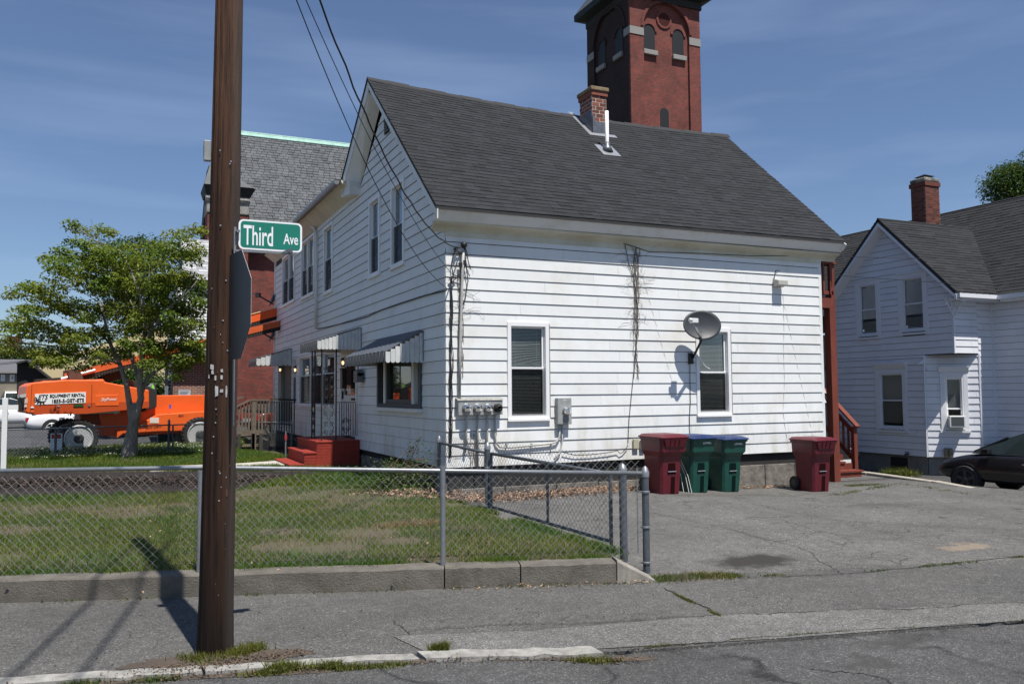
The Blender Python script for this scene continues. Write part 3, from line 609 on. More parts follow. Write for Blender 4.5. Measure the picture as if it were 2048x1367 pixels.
# north end entry alcove
al=MB(); al.fbox(FWt,e0,e1,.8,ez1,-1.1,-1.08); al.fbox(FWt,e1-.02,e1,.8,ez1,-1.08,-.1); al.fbox(FWt,e0,e0+.02,.8,ez1,-1.08,-.1); al.fbox(FWt,e0+.02,e1-.02,ez1-.02,ez1,-1.08,-.1); alc=al.build('entry_alcove',TRIM,house)
q=MB(); q.fbox(FWt,e0+.6,e0+2.4,.85,ez1-.3,-1.075,-1.04); sdoor=q.build('side_door',WIN,house)
q=MB(); q.fbox(FWt,e0+1.0,e0+2.0,1.35,ez1-.6,-1.039,-1.03); q.build('pane',DG,sdoor)
q=MB(); q.fbox(FWt,e1-.14,e1-.02,.7,ez1,-.09,.02); q.build('alcove_post',TRIM,house)
# foundation and dark skirt gap
fm=MB(); fm.box((XW+.06,YS+.06,-.4),(XE-.06,YN,Z0-.02)); fm.build('foundation_core',M('dark_stone',(.035,.033,.03),.95,var=.4,vscale=4),house)
random.seed(11)
x=XW+.1
while x<XE-.2:
    wd=random.uniform(.8,1.3); x2=min(x+wd,XE-.1); lo=-.4; hi=.19 if x<10 else .33
    hi=.16+.03*random.random() if x<9.5 else .30+.03*random.random()
    n=5; mb=MB()
    mb.hexa([(x+.01,YS+.02+random.uniform(0,.02),lo),(x2-.01,YS+.02,lo),(x2-.01,YS+.07,lo),(x+.01,YS+.07,lo),(x+.01,YS+.03,hi),(x2-.01,YS+.03,hi),(x2-.01,YS+.07,hi),(x+.01,YS+.07,hi)]); mb.build('foundation_stone',STONE,house,bevel=.012); x=x2
y=YS+.1
while y<YN-.3:
    wd=random.uniform(.8,1.2); y2=min(y+wd,YN-.1); mb=MB(); mb.box((XW+.02,y+.01,-.2),(XW+.09,y2-.01,.42)); mb.build('foundation_stone',STONE,house,bevel=.01); y=y2
# ---- roof
eL=Vector((4.80,13.50,5.05)); eR=at(1692,482,X=14.25); rR=at(1450,270,X=14.25); rL=at(734,155,X=4.80); nL=at(681,361,X=4.80); nR=Vector((14.25,20.6,7.15))
def slab(mb,a,b,c,d,t):
    n=((b-a).cross(d-a)).normalized(); 
    if n.z<0:n=-n
    mb.hexa([a-n*t,b-n*t,c-n*t,d-n*t,a,b,c,d])
rf=MB()
SAG=.13
def bil(A,B,C,D,t,N=12,top=1):
    S=lambda u,v:(A*(1-u)+B*u)*(1-v)+(D*(1-u)+C*u)*v-Vector((0,0,t+SAG*4*u*(1-u)*(v if top else 1-v)))
    rf.add([S(i/N,j/N) for j in range(N+1) for i in range(N+1)],[(j*(N+1)+i,j*(N+1)+i+1,(j+1)*(N+1)+i+1,(j+1)*(N+1)+i) for j in range(N) for i in range(N)])
for t_ in (.004,.06): bil(eL,eR,rR,rL,t_); bil(rL,rR,nR,nL,t_,top=0)
for a_,b_ in ((eL,eR),(eR,rR),(rL,eL),(nL,rL),(rR,nR)): rf.add([a_-Vector((0,0,.004)),b_-Vector((0,0,.004)),b_-Vector((0,0,.06)),a_-Vector((0,0,.06))],[(0,1,2,3)])
roof=rf.build('roof',SHBASE,house)
def shingles(parent,A,B,Cc,Dd,expo,wmin,wmax,npart,mat,matp,thick=.006,nm='shingle',seedv=3,gap=.0012,kind=None,sag=0):
    """A,B eave left/right; D,C ridge left/right. tabs with uneven width; nearest npart as parts"""
    R=random.Random(seedv); h=((Dd-A).length+(Cc-B).length)/2; nr=int(h/expo); n=((B-A).cross(Dd-A)).normalized()
    if n.z<0:n=-n
    T=[]
    for r in range(nr+1):
        v0=r/ (h/expo); v1=min(1,(r+1.0)/(h/expo)+.12*expo/h)
        if v0>=1:break
        W_=(B-A).length; u=-R.random()*wmax
        while u<W_:
            w_=R.uniform(wmin,wmax); a=max(0,u)/W_; b=min(W_,u+w_)/W_; u+=w_
            if b-a<.004: continue
            th=thick*(.5+R.random()*1.3); g=gap
            S=lambda s,t_:(A*(1-s)+B*s)*(1-t_)+(Dd*(1-s)+Cc*s)*t_-Vector((0,0,sag*4*s*(1-s)*t_))
            vb=v0-R.random()*.004/h*3*0
            p=[S(a+g/W_,vb),S(b-g/W_,vb),S(b-g/W_,v1),S(a+g/W_,v1)]
            T.append([p[0]+n*.002,p[1]+n*.002,p[2]+n*.001,p[3]+n*.001,p[0]+n*(.006+th),p[1]+n*(.006+th),p[2]+n*.003,p[3]+n*.003])
    T.sort(key=lambda q:(q[0]-CAM).length)
    for q in T[:npart]:
        mb=MB(); mb.hexa(q); mb.build(nm,matp,parent)
    mb=MB()
    for q in T[npart:]: mb.hexa(q)
    if mb.v:
        o=mb.build(nm+'_field' if not kind else kind,mat,parent); o['kind']='stuff'
shingles(roof,eL,eR,rR,rL,.142,.14,.34,290,SHING,SHINGO,sag=SAG)
shingles(roof,nL,nR,rR,rL,.142,.3,.9,0,SHING,SHINGO,seedv=5,kind='shingle_north_field',sag=SAG)
rc=MB(); N_=22
for i in range(N_):
    sg=lambda t:Vector((0,0,SAG*4*t*(1-t)))
    a=rL+(rR-rL)*(i/N_)-sg(i/N_);b=rL+(rR-rL)*((i+1)/N_+.01)-sg((i+1)/N_)
    ds=(eL-rL).normalized()*.13;dn=(nL-rL).normalized()*.13;up=Vector((0,0,.012+.006*(i%2)))
    rc.hexa([a+ds,b+ds,b+up,a+up,a+ds+Vector((0,0,.014)),b+ds+Vector((0,0,.014)),b+up*2,a+up*2]); rc.hexa([a+up,b+up,b+dn,a+dn,a+up*2,b+up*2,b+dn+Vector((0,0,.014)),a+dn+Vector((0,0,.014))])
rc.build('ridge_cap',SHBASE,roof)
# eave fascia and soffit (south)
q=MB(); zf0=.225
q.hexa([eL+Vector((.01,.14,-zf0)),eR+Vector((-.01,.14,-zf0)),eR+Vector((-.01,.18,-zf0)),eL+Vector((.01,.18,-zf0)),eL+Vector((.01,.02,-.055)),eR+Vector((-.01,.02,-.055)),eR+Vector((-.01,.06,-.055)),eL+Vector((.01,.06,-.055))]); q.build('eave_fascia',TRIM,house)
q=MB(); n=6
pr=[(13.64,4.825),(13.66,4.79),(13.70,4.775),(13.75,4.76),(13.80,4.72),(13.835,4.66)]
xs=[4.83,14.2]
V=[];F=[]
for i,(y,z) in enumerate(pr): V+=[(xs[0],y,z),(xs[1],y+ (eR.y-eL.y)*.6*(1-i/5),z+.0)]
for i in range(5): F.append((2*i,2*i+1,2*i+3,2*i+2))
q.add(V,F); q.add([(xs[0],y,z+.08) for y,z in pr]+[(xs[0]+.001,y,z) for y,z in pr],[(i,i+1,i+7,i+6) for i in range(5)]); q.build('eave_soffit',SOFF,house,smooth=True)
q=MB(); q.fbox(FS,XW-.02,XE+.02,4.60,4.72,-.01,.02); q.build('frieze_board',SOFF,house)
# rakes (west end)
def rake(P,Q,dir_,nm='rake_board',dpt=.17):
    q=MB(); d=Vector((0,0,-dpt)); o=Vector((.02,0,0))
    q.hexa([P+o+d+Vector((0,0,-.05)),Q+o+d+Vector((0,0,-.05)),Q+o*2+d+Vector((0,0,-.05)),P+o*2+d+Vector((0,0,-.05)),P+o+Vector((0,0,-.05)),Q+o+Vector((0,0,-.05)),Q+o*2+Vector((0,0,-.05)),P+o*2+Vector((0,0,-.05))]); q.build(nm,TRIM,house)
rake(eL,rL,1); rake(rL,nL,1,dpt=.30)
q=MB(); d=Vector((0,0,-.22)); ww=Vector((XW-4.8+.02,0,0))
eq=eL+Vector((0,.3,.26))
q.hexa([eq+d+Vector((.04,0,.0)),eq+d+ww,rL+d+ww,rL+d+Vector((.04,0,0)),eq+d*.8+Vector((.04,0,0)),eq+d*.8+ww,rL+d*.8+ww,rL+d*.8+Vector((.04,0,0))]); q.build('rake_soffit',TRIM,house)
d=Vector((0,0,-.36)); q=MB()
q.hexa([rL+d+Vector((.04,0,.0)),rL+d+ww+Vector((0,-.1,-.1)),nL+d+ww+Vector((0,-.55,-.05)),nL+d+Vector((.04,0,0)),rL+d*.9+Vector((.04,0,0)),rL+d*.9+ww,nL+d*.9+ww,nL+d*.9+Vector((.04,0,0))]); q.build('rake_soffit',TRIM,house)
q=MB(); q.hexa([(4.84,19.75,6.62),(5.12,19.75,6.62),(5.12,nL.y+.1,6.72),(4.84,nL.y+.1,6.72),(4.84,19.75,6.95),(5.12,19.75,6.95),(5.12,nL.y+.1,7.05),(4.84,nL.y+.1,7.05)]); q.build('cornice_return',TRIM,house)
# east rake edge
q=MB(); q.bar(eR+Vector((-.05,0,-.14)),rR+Vector((-.05,0,-.14)),.03,.16); q.build('rake_board',TRIM,house)
# gable end close-off on the east
q=MB(); q.prism([(XE,YS,4.6),(XE,YN,4.6),(XE,20.4,6.9),(XE,17.7,8.3)],(-.1,0,0)); q.build('east_gable_wall',WHITE,house)
q=MB(); q.prism([at(773,237,X=5.07),at(769,262,X=5.07),at(782,262,X=5.07)],(-.02,0,0)); gv=q
q=MB(); va=at(768.5,236,X=5.07); vb=at(769.5,270,X=5.07); vc=at(779,262,X=5.07); q.prism([va,vb,vc],(-.01,0,0)); vt=q.build('gable_vent',DARK,house)
for i in range(6):
    t=(i+.6)/6.5; a=va+(vb-va)*t; b=va+(vc-va)*t
    if (b-a).length<.06: continue
    q=MB(); q.bar(a+Vector((-.018,0,0)),b+Vector((-.018,0,0)),.012,.02); q.build('louvre',M('louvre_grey',(.2,.2,.2),.6),vt)
# north wing eave: soffit, gutter, roof
q=MB(); q.hexa([(4.72,20.1,6.97),(5.12,20.1,6.66),(5.12,YN+.2,6.76),(4.72,YN+.3,7.07),(4.72,20.1,7.03),(5.12,20.1,6.9),(5.12,YN+.2,7.0),(4.72,YN+.3,7.13)]); q.build('wing_soffit',SOFF,house)
gu=MB(); ga=at(674,360,X=4.63); gb_=at(590,440,X=4.63); gdir=(gb_-ga); 
g1_=ga; g2_=ga+gdir*1.0
for a in range(1):
    prof=[(-.07,0),(-.065,-.07),(-.03,-.10),(.03,-.10),(.05,-.06),(.06,0)]
    V=[];F=[]
    for P_ in (g1_,g2_):
        for (x_,z_) in prof: V.append(P_+Vector((x_,0,z_)))
    F=[(i,i+1,i+7,i+6) for i in range(5)]+[(0,6,11,5),(5,4,3,2,1,0)]
    gu.add(V,F)
gut=gu.build('gutter',GALV,house)
q=MB(); q.hexa([(4.62,20.3,7.03),(XE,20.3,7.3),(XE,YN+.3,7.3),(4.62,YN+.3,7.06),(4.62,20.3,7.09),(XE,20.3,7.36),(XE,YN+.3,7.36),(4.62,YN+.3,7.12)]); q.build('wing_roof',SHBASE,house)
ds=[at(600,437,X=4.7),at(604,446,X=4.85),at(617,449,X=5.0),at(628,455,X=5.02),at(632,470,X=5.03),at(632.5,560,X=5.03),at(631.5,657,X=5.03)]
q=MB(); q.tube(ds,.042,8); q.build('downspout',TRIM,house,smooth=True)
for y_ in (520,600):
    p_=at(632,y_,X=5.03); q=MB(); q.box((p_.x-.05,p_.y-.06,p_.z-.012),(p_.x+.06,p_.y+.06,p_.z+.012)); q.build('strap',TRIM,house)
# ---- chimney with single bricks
def brick_block(parent,name,x0,x1,y0,y1,z0,z1,mat,mort,bl=.2,bh=.067,j=.011,single=True,faces='SW',nm='brick'):
    c=MB(); c.box((x0+.0015,y0+.0015,z0),(x1-.0015,y1-.0015,z1)); ch=c.build(name,mort,parent); R=random.Random(5); J=MB(); k=0; z=z0
    while z<z1-.02:
        zt=min(z+bh-j,z1)
        for fc in faces:
            L_=(x1-x0) if fc in 'SN' else (y1-y0); off=0 if k%2 else -bl/2; u=off if fc in 'SN' else off+.06
            while u<L_:
                a=max(0,u)+j/2;b=min(L_,u+bl)-j/2; u+=bl
                if b-a<.03: continue
                d=R.uniform(0,.004)
                if fc=='S': p=((x0+a,y0-d,z),(x0+b,y0+.03,zt))
                elif fc=='W': p=((x0-d,y0+a,z),(x0+.03,y0+b,zt))
                elif fc=='E': p=((x1-.03,y0+a,z),(x1+d,y0+b,zt))
                else: p=((x0+a,y1-.03,z),(x0+b,y1+d,zt))
                if single: m=MB(); m.box(*p); m.build(nm,mat,ch)
                else: J.box(*p)
        z+=bh; k+=1
    if not single: o=J.build('brickwork',mat,ch); o['kind']='stuff'
    return ch
Yc=17.0
c0=at(1185,262,Y=Yc); c1=at(1213.5,262,Y=Yc); cxa,cxb=c0.x,c1.x; ztop=at(1185,172,Y=Yc).z
cz0=6.9
chim=brick_block(house,'chimney',cxa,cxb,Yc,Yc+.6,cz0,ztop-.22,CHB,MORT,bl=.2,bh=(ztop-.22-7.9)/10.5,j=.017)
q=MB(); q.box((cxa-.025,Yc-.03,ztop-.215),(cxb+.025,Yc+.63,ztop-.11)); q.build('corbel_course',CHB,chim,bevel=.008)
q=MB(); q.box((cxa-.05,Yc-.06,ztop-.105),(cxb+.05,Yc+.66,ztop)); q.build('chimney_cap',M('lichened_cap',(.30,.22,.13),.95,var=.5,vscale=9,bump=.6),chim,bevel=.02)
zb=at(1185,262,Y=Yc-.03).z; zb2=at(1185,236,Y=Yc-.03).z
q=MB(); q.box((cxa-.03,Yc-.035,zb-.35),(cxb+.03,Yc-.012,zb2-.07)); q.box((cxa-.03,Yc-.035,zb2-.069),(cxa+.05,Yc-.012,zb2+.06)); q.box((cxa-.035,Yc-.035,zb-.4),(cxa-.012,Yc+.6,zb2+.18)); q.build('lead_flashing',LEAD,chim)
S_=lambda x,y: eL+(eR-eL)*((x-eL.x)/(eR.x-eL.x))+(rL-eL)*((y-13.5)/(rL.y-13.5))
def roofz(x,y):
    s=(x-eL.x)/(eR.x-eL.x); y0=eL.y+(eR.y-eL.y)*s;y1=rL.y+(rR.y-rL.y)*s;z0_=eL.z+(eR.z-eL.z)*s;z1_=rL.z+(rR.z-rL.z)*s
    t=(y-y0)/(y1-y0); return z0_+(z1_-z0_)*t-SAG*4*s*(1-s)*t
q=MB(); f0=[(cxa-.16,Yc+.9),(cxa-.16,Yc-.16),(cxb+.2,Yc-.16),(cxb+.2,Yc-.04),(cxa-.03,Yc-.04),(cxa-.03,Yc+.9)]
P_=[Vector((x,y,roofz(x,y)+.022)) for x,y in f0]; q.add(P_,[(0,1,4,5),(1,2,3,4)]); q.build('base_flashing',M('bright_flashing',(.42,.43,.45),.4,metal=.6,var=.2),chim)
# plumbing vent
vY=16.2; vx=at(1214,270,Y=vY).x; vz=roofz(vx,vY)
vt_=MB(); zt=at(1214,222,Y=vY).z
vt_.lathe([(.042,vz+.08),(.042,zt),(.034,zt),(.034,zt-.05)],(vx,vY,0),n=14,cap=False); vp=vt_.build('vent_pipe',M('white_pvc',(.8,.8,.8),.5),house,smooth=True)
q=MB(); q.lathe([(.14,vz-.02),(.10,vz+.08),(.065,vz+.13),(.058,vz+.2)],(vx,vY,0),n=14); q.build('pipe_boot',LEAD,vp,smooth=True)
q=MB(); q.add([Vector((vx+a,vY+b,roofz(vx+a,vY+b)+.024)) for a,b in ((-.22,-.22),(.24,-.22),(.24,.2),(-.22,.2))],[(0,1,2,3)]); q.build('boot_flange',M('bright_flashing',(.42,.43,.45),.4),vp)
# ================================================================ AWNINGS
def awning(label,Y0,Yn,zt,zb,Xo,zo,val,slat=.085):
    """Y0 south end, Yn north end, wall attachment zt; outer edge at Xo,zo top, valance val"""
    t=thing('awning',label,'awning',(XW,Y0,zo),group='aluminium awnings on the shaded side of the white house')
    p=MB(); nY=int((Yn-Y0)/.14)
    for i in range(nY):
        a=Y0+(Yn-Y0)*i/nY; b=Y0+(Yn-Y0)*(i+1)/nY; h=.012*(i%2)
        p.hexa([(Xo,a,zo+h),(XW-.02,a,zt+h),(XW-.02,b,zt+h),(Xo,b,zo+h),(Xo,a,zo+h+.01),(XW-.02,a,zt+h+.01),(XW-.02,b,zt+h+.01),(Xo,b,zo+h+.01)])
    p.build('top_panel',AWT,t)
    def tab(P,Ud,w_,zt_,zb_,out):
        # vertical slat with scalloped bottom
        n=7; pts=[P+Vector((0,0,zt_)),P+Ud*w_+Vector((0,0,zt_))]
        for k in range(n+1):
            th=math.pi*k/n; pts.append(P+Ud*(w_/2+w_/2*math.cos(th))+Vector((0,0,zb_-w_*.42*math.sin(th))))
        m=MB(); m.prism(pts,out); return m
    ns=int((XW-Xo)/slat); sw_=(XW-Xo)/ns
    for i in range(ns):
        x=Xo+i*sw_; zt_=zo+(zt-zo)*(i)/ns
        tab(Vector((x+.004,Y0-(.006 if i%2 else .0),0)),Vector((1,0,0)),sw_-.006,zt_+.0,zb,(0,.006,0)).build('side_slat',AWN,t)
    nf=int((Yn-Y0)/.12); sf=(Yn-Y0)/nf
    for i in range(nf):
        y=Y0+i*sf
        tab(Vector((Xo-(.008 if i%2 else .0),y+.003,0)),Vector((0,1,0)),sf-.005,zo,zo-val,(.006,0,0)).build('front_slat',AWF,t)
    # far side
    q=MB(); q.prism([(Xo,Yn,zb),(XW,Yn,zb),(XW,Yn,zt),(Xo,Yn,zo)],(0,-.01,0)); q.build('far_side_panel',AWN,t)
    q=MB(); q.bar((XW-.02,Y0-.012,zb),(XW-.02,Y0-.012,zt),.02); q.build('wall_channel',GALV,t)
    return t
XO1=at(771,722,Y=15.03).x; Yn1=at(690,735,X=XO1).y; print('AW1',XO1,Yn1)
awning('grey topped scalloped awning over the picture window nearest the house corner',15.03,Yn1,3.02,2.45,XO1,at(770.5,702,Y=15.03).z,.14)
Y2=19.56; XO2=at(634.6,696,Y=Y2).x; Yn2=at(600,703,X=XO2).y; print('AW2',XO2,Yn2)
awning('middle scalloped awning over the red front steps and iron porch railing',Y2,min(Yn2,23.2),at(725,654,X=XW).z,at(725,696,X=XW).z,XO2,at(634.6,680.6,Y=Y2).z,.16)
Y3=at(584,710,X=XW).y; XO3=at(512.7,727,Y=Y3).x; Yn3=at(497,731,X=XO3).y; print('AW3',XO3,Yn3)
awning('far scalloped awning over the side entry beside the wooden ramp',Y3,min(Yn3,32.3),at(584,696,X=XW).z,at(584,727.5,X=XW).z,XO3,at(512.7,716,Y=Y3).z,.2,slat=.13)
# ================================================================ RED STEPS + IRONWORK
YSt=19.67
sp=thing('front_steps','brick front steps painted glossy red below the middle awning','steps',(4.5,YSt,.17))
xs_=[at(634,881,Y=YSt).x,at(609,903,Y=YSt).x,at(581,925,Y=YSt).x]; zt_=[at(634,881,Y=YSt).z,at(609,903,Y=YSt).z,.26]
print('steps',xs_,zt_)
yb=22.0
def redbrick(x0,x1,y0,y1,z0,z1,nm):
    c=MB(); c.box((x0,y0,z0),(x1,y1,z1-.05)); o=c.build(nm,REDP,sp)
    k=MB(); z=z0; r=0
    while z<z1-.06:
        u=x0-(.1 if r%2 else 0)
        while u<x1:
            a=max(x0,u)+.004;b=min(x1,u+.2)-.004;u+=.2
            if b-a>.02:k.box((a,y0-.006,z+.004),(b,y0+.01,min(z+.063,z1-.052)))
        u=y0-(.1 if r%2 else 0)
        while u<y1:
            a=max(y0,u)+.004;b=min(y1,u+.2)-.004;u+=.2
            if b-a>.02:k.box((x0-.006,a,z+.004),(x0+.01,b,min(z+.063,z1-.052)))
        z+=.067;r+=1
    q_=k.build('brickwork',REDP,o); q_['kind']='stuff'
    t=MB(); t.box((x0-.03,y0-.02,z1-.049),(x1,y1+.02,z1)); t.build('tread',REDP,o,bevel=.008)
redbrick(xs_[0],XW-.02,YSt,yb,.05,zt_[0],'landing_block'); redbrick(xs_[1],xs_[0]-.008,YSt,yb-.3,.05,zt_[1],'step_block'); redbrick(xs_[2],xs_[1]-.008,YSt,yb-.3,.05,zt_[2],'step_block')
zl=zt_[0]; xo=xs_[0]+.12; zr=at(700,803,Y=YSt+.08).z; zaw=at(640,705,Y=YSt+.1).z+.12
ir=thing('porch_railing','black wrought iron scroll porch columns and railing on the red steps','railing',(xo,YSt+.1,zl))
def scroll(m,c,r,F,s=1,w_=.008):
    pts=[]
    for i in range(22):
        t=i/21*2.6*math.pi; rr=r*(1-.72*i/21); pts.append(F(c[0]+s*rr*math.cos(t),c[1]+rr*math.sin(t)))
    m.tube(pts,w_,4)
def ironpanel(F,u0,u1,z0,z1,nm,step=.42):
    m=MB()
    z=z0; um=(u0+u1)/2; r=(u1-u0)*.2
    while z+step*.9<z1+.02:
        for s in (-1,1):
            scroll(m,(um+s*r*1.15,z+step*.25),r,F,s); scroll(m,(um+s*r*1.15,z+step*.72),r,F,s)
            m.tube([F(um+s*r*.3,z),F(um+s*r*2.0,z+step*.5),F(um+s*r*.2,z+step*.95)],.007,4)
        z+=step
    return m.build(nm,IRON,ir)
FR=frame((0,YSt+.1,0),(1,0,0),(0,-1,0))
for xx in (xo,xo+.52,xo+.0):
    pass
def post(x,y,z0,z1,par,nm='post',w_=.028):
    q=MB(); q.box((x-w_/2,y-w_/2,z0),(x+w_/2,y+w_/2,z1)); q.build(nm,IRON,par)
post(xo,YSt+.1,zl,zaw,ir); post(xo+.34,YSt+.1,zl,zaw,ir); ironpanel(FR,xo+.02,xo+.32,zl+.08,zaw-.05,'scroll_panel')
FRW=frame((xo,0,0),(0,1,0),(-1,0,0))
post(xo,YSt+1.2,zl,zaw,ir); post(xo,YSt+.86,zl,zaw,ir); ironpanel(FRW,YSt+.88,YSt+1.18,zl+.08,zaw-.05,'scroll_panel')
q=MB(); q.bar((xo+.34,YSt+.1,zr),(XW-.1,YSt+.1,zr),.035,.012); q.build('top_rail',IRON,ir)
q=MB(); q.bar((xo+.34,YSt+.1,zl+.1),(XW-.1,YSt+.1,zl+.1),.02,.012); q.build('bottom_rail',IRON,ir)
nb=8
for i in range(nb):
    x=xo+.42+(XW-.1-xo-.42)*i/(nb-1); post(x,YSt+.1,zl+.1,zr,ir,'baluster',.014)
ironpanel(FR,xo+.45,XW-.2,zl+.15,zr-.1,'scroll_panel',step=.4)
# mailboxes, lamps, bay
def box_thing(name,label,cat,p,sx,sy,sz,mat,bev=.008):
    m=MB(); m.box((p.x-sx/2,p.y-sy/2,p.z-sz/2),(p.x+sx/2,p.y+sy/2,p.z+sz/2)); t=thing(name,label,cat,(p.x,p.y,p.z-sz/2)); b=m.build('body',mat,t,bevel=bev); return t
p=at(687,756,X=5.0); t=box_thing('mailbox','tall narrow black mailbox beside the front door by the porch railing','mailbox',p,.12,.22,.5,M('black_mailbox',(.02,.018,.018),.4)); q=MB(); q.box((p.x-.075,p.y-.12,p.z+.2),(p.x-.0,p.y+.12,p.z+.26)); q.build('lid',M('black_mailbox',(.02,.018,.018),.4),t)
p=at(717,754,X=4.98); t=box_thing('mailbox','squat grey mailbox between the front door and the near awning','mailbox',p,.16,.34,.22,M('grey_mailbox',(.10,.11,.11),.4)); q=MB(); q.tube([(p.x,p.y-.17,p.z+.11),(p.x,p.y+.17,p.z+.11)],.082,10); q.build('lid',M('grey_mailbox',(.10,.11,.11),.4),t)
p=at(718,737,X=5.07); q=MB(); q.box((p.x-.01,p.y-.13,p.z-.13),(p.x+.01,p.y+.13,p.z+.13)); t=thing('house_number_plate','small white house number plate above the grey mailbox','sign',tuple(p)); q.build('plate',SWH,t)
FP_=frame((p.x-.012,p.y+.1,p.z-.08),(0,-1,0),(-1,0,0)); 
q=text_mb('18',.15,.12,.01,FP_); q.build('lettering',DARK,t)
BULB=emit('warm_bulb',(1,.66,.36),1.3)
def lamp(label,p,s=1,group=None):
    t=thing('porch_lamp',label,'lamp',tuple(p),group=group,world=False)
    m=MB(); m.lathe([(.02*s,.1*s),(.07*s,.05*s),(.075*s,.03*s)],n=8); m.lathe([(.06*s,-.14*s),(.05*s,-.16*s),(.01*s,-.18*s)],n=8)
    for k in range(4): 
        a=k*math.pi/2+.78; m.bar((.065*s*math.cos(a),.065*s*math.sin(a),-.14*s),(.065*s*math.cos(a),.065*s*math.sin(a),.03*s),.008*s)
    m.bar((0,0,.1*s),(.12*s,0,.14*s),.015); m.build('lantern_frame',IRON,t)
    m=MB(); m.lathe([(.02*s,-.12*s),(.045*s,-.08*s),(.045*s,-.02*s),(.02*s,0)],n=8); m.build('bulb',BULB,t)
    return t
lamp('lit black lantern on the siding between the two awnings',at(685.5,721,X=5.0),.8)
for i,(x,y,l_,X_) in enumerate([(560,736,'lit lantern nearest the far corner under the far awning',5.0),(571.5,737,'dimmer lit lantern, second from the left in the alcove under the far awning',6.0),(580.5,735,'lit lantern, third from the left under the far awning',5.6),(590,736,'lit lantern, rightmost of those under the far awning',5.0)]): lamp(l_,at(x,y,X=X_),.85,'lanterns under the far awning')
# ================================================================ CHAIN LINK FENCES
def clink(F,u0,u1,v0,v1,r=.0016,wd=.084,n0=0.):
    """woven wire: each zigzag wire hooks its neighbours"""
    m=MB(); half=wd/2; k=0; u=u0; V=[];Fc=[]
    while u<u1-half*.3:
        rows=int((v1-v0)/half)+1; pts=[]
        for j in range(rows+1):
            s=(j+k)%2; pts.append((u-half*.06 if s else u+half*1.06, v0+(v1-v0)*j/rows, n0+(.004 if s else -.004)))
        b=len(V)
        for (a,z,n) in pts:
            for t in (0,2.09,4.19): 
                c,s_=math.cos(t)*r,math.sin(t)*r; V.append(F(a,z+c*1.35,n+s_))
        for j in range(rows):
            for q in range(3):
                q2=(q+1)%3; Fc.append((b+j*3+q,b+j*3+q2,b+j*3+3+q2,b+j*3+3+q))
        u+=half; k+=1
    m.add(V,Fc); return m
def fframe(P,Q):
    P=Vector((P[0],P[1],0));Q=Vector((Q[0],Q[1],0));d=(Q-P).normalized(); return frame(P,d,(d.y,-d.x,0)),(Q-P).length
def cap(m,x,y,z,r):
    m.lathe([(r*1.12,z-.015),(r*1.15,z+.035),(r*1.0,z+.045),(r*.75,z+.075),(r*.25,z+.095),(.001,z+.1)],(x,y,0),n=12,cap=False)
def fpost(par,x,y,z0,z1,r,mat,nm='post',capped=True,bands=0,bd=None):
    m=MB(); m.tube([(x,y,z0),(x,y,z1)],r,12); o=m.build(nm,mat,par,smooth=False)
    if capped: c=MB(); cap(c,x,y,z1-.03,r); c.build('post_cap',GALV,o,smooth=True)
    for i in range(bands):
        z=z0+(z1-z0)*(i+.45)/bands; b=MB(); b.lathe([(r*1.08,z-.012),(r*1.25,z-.008),(r*1.25,z+.008),(r*1.08,z+.012)],(x,y,0),n=12,cap=False)
        if bd: b.bar((x,y,z),(x+bd[0],y+bd[1],z),.006,.022)
        b.build('tension_band',GALV,o)
    return o
WA=Vector((-.971,8.932,0))+nrm*.13; WB_=Vector((4.406,7.12,0))+nrm*.13
def fp(x): return on_line(x,WA,WB_)
ft=thing('front_fence','chain link fence standing on the low concrete wall along the sidewalk','fence',(2,8,.2))
P1=Vector((4.887,7.379,0)); Fa,La=fframe(fp(-420),P1)
ztop=lambda x:None
zr0=zat(fp(400),400,936); zr1=zat(P1,1280,945)
FM,Lf=fframe(fp(-420),P1)
clink(FM,0,Lf-.05,.19,1.145).build('chain_link_mesh',WIRE,ft)['kind']='stuff'
q=MB(); pl=fp(-420); q.tube([FM(0,zr0+.01),FM((fp(400)-pl).length,zr0),FM((fp(885)-pl).length,zat(fp(885),885,944)),FM(Lf-.04,zr1)],.021,10); q.build('top_rail',GALV,ft,smooth=True)
for x in (404,885): p=fp(x); fpost(ft,p.x,p.y,.15,zr0-.02,.026 if x==885 else .026,GALV,capped=False)
p=fp(-150); fpost(ft,p.x,p.y,.15,zr0-.02,.026,GALV,capped=False)
fpost(ft,P1.x,P1.y,-.05,1.02,.037,GALVD,'end_post',True,3,(-.06,.02))
q=MB(); q.bar(FM(Lf-.085,.2,-.005),FM(Lf-.085,1.07,-.005),.012,.005); q.build('tension_bar',GALV,ft)
def wires(FM,u0,u1,n,z,par):
    pass
# side fence and gate to the driveway
P2=Vector((4.968,7.939,0));P3=Vector((4.76,11.217,0));P4=Vector((4.70,13.09,0))
sf=thing('side_fence','short chain link fence section running from the house corner to the gate','fence',(4.72,12.1,.1))
F34,L34=fframe(P4,P3); clink(F34,.03,L34-.03,.14,1.16).build('chain_link_mesh',GALVD,sf)['kind']='stuff'
z3=zat(P3,978,905);z4=zat(P4,882,884)
q=MB(); q.tube([F34(0,z4),F34(L34,z3)],.021,10); q.build('top_rail',GALVD,sf,smooth=True)
fpost(sf,P4.x,P4.y,0,1.09,.034,GALVD,'post',True,2); fpost(sf,P3.x,P3.y,0,1.08,.04,GALVD,'post',True,2)
gt=thing('driveway_gate','wide chain link gate standing closed along the driveway edge','gate',(4.85,9.5,.1))
G0=P3+Vector((.02,-.09,0));G1=Vector((4.945,8.16,0)); FG,LG=fframe(G0,G1)
clink(FG,.02,LG-.02,.2,1.15).build('chain_link_mesh',GALVD,gt)['kind']='stuff'
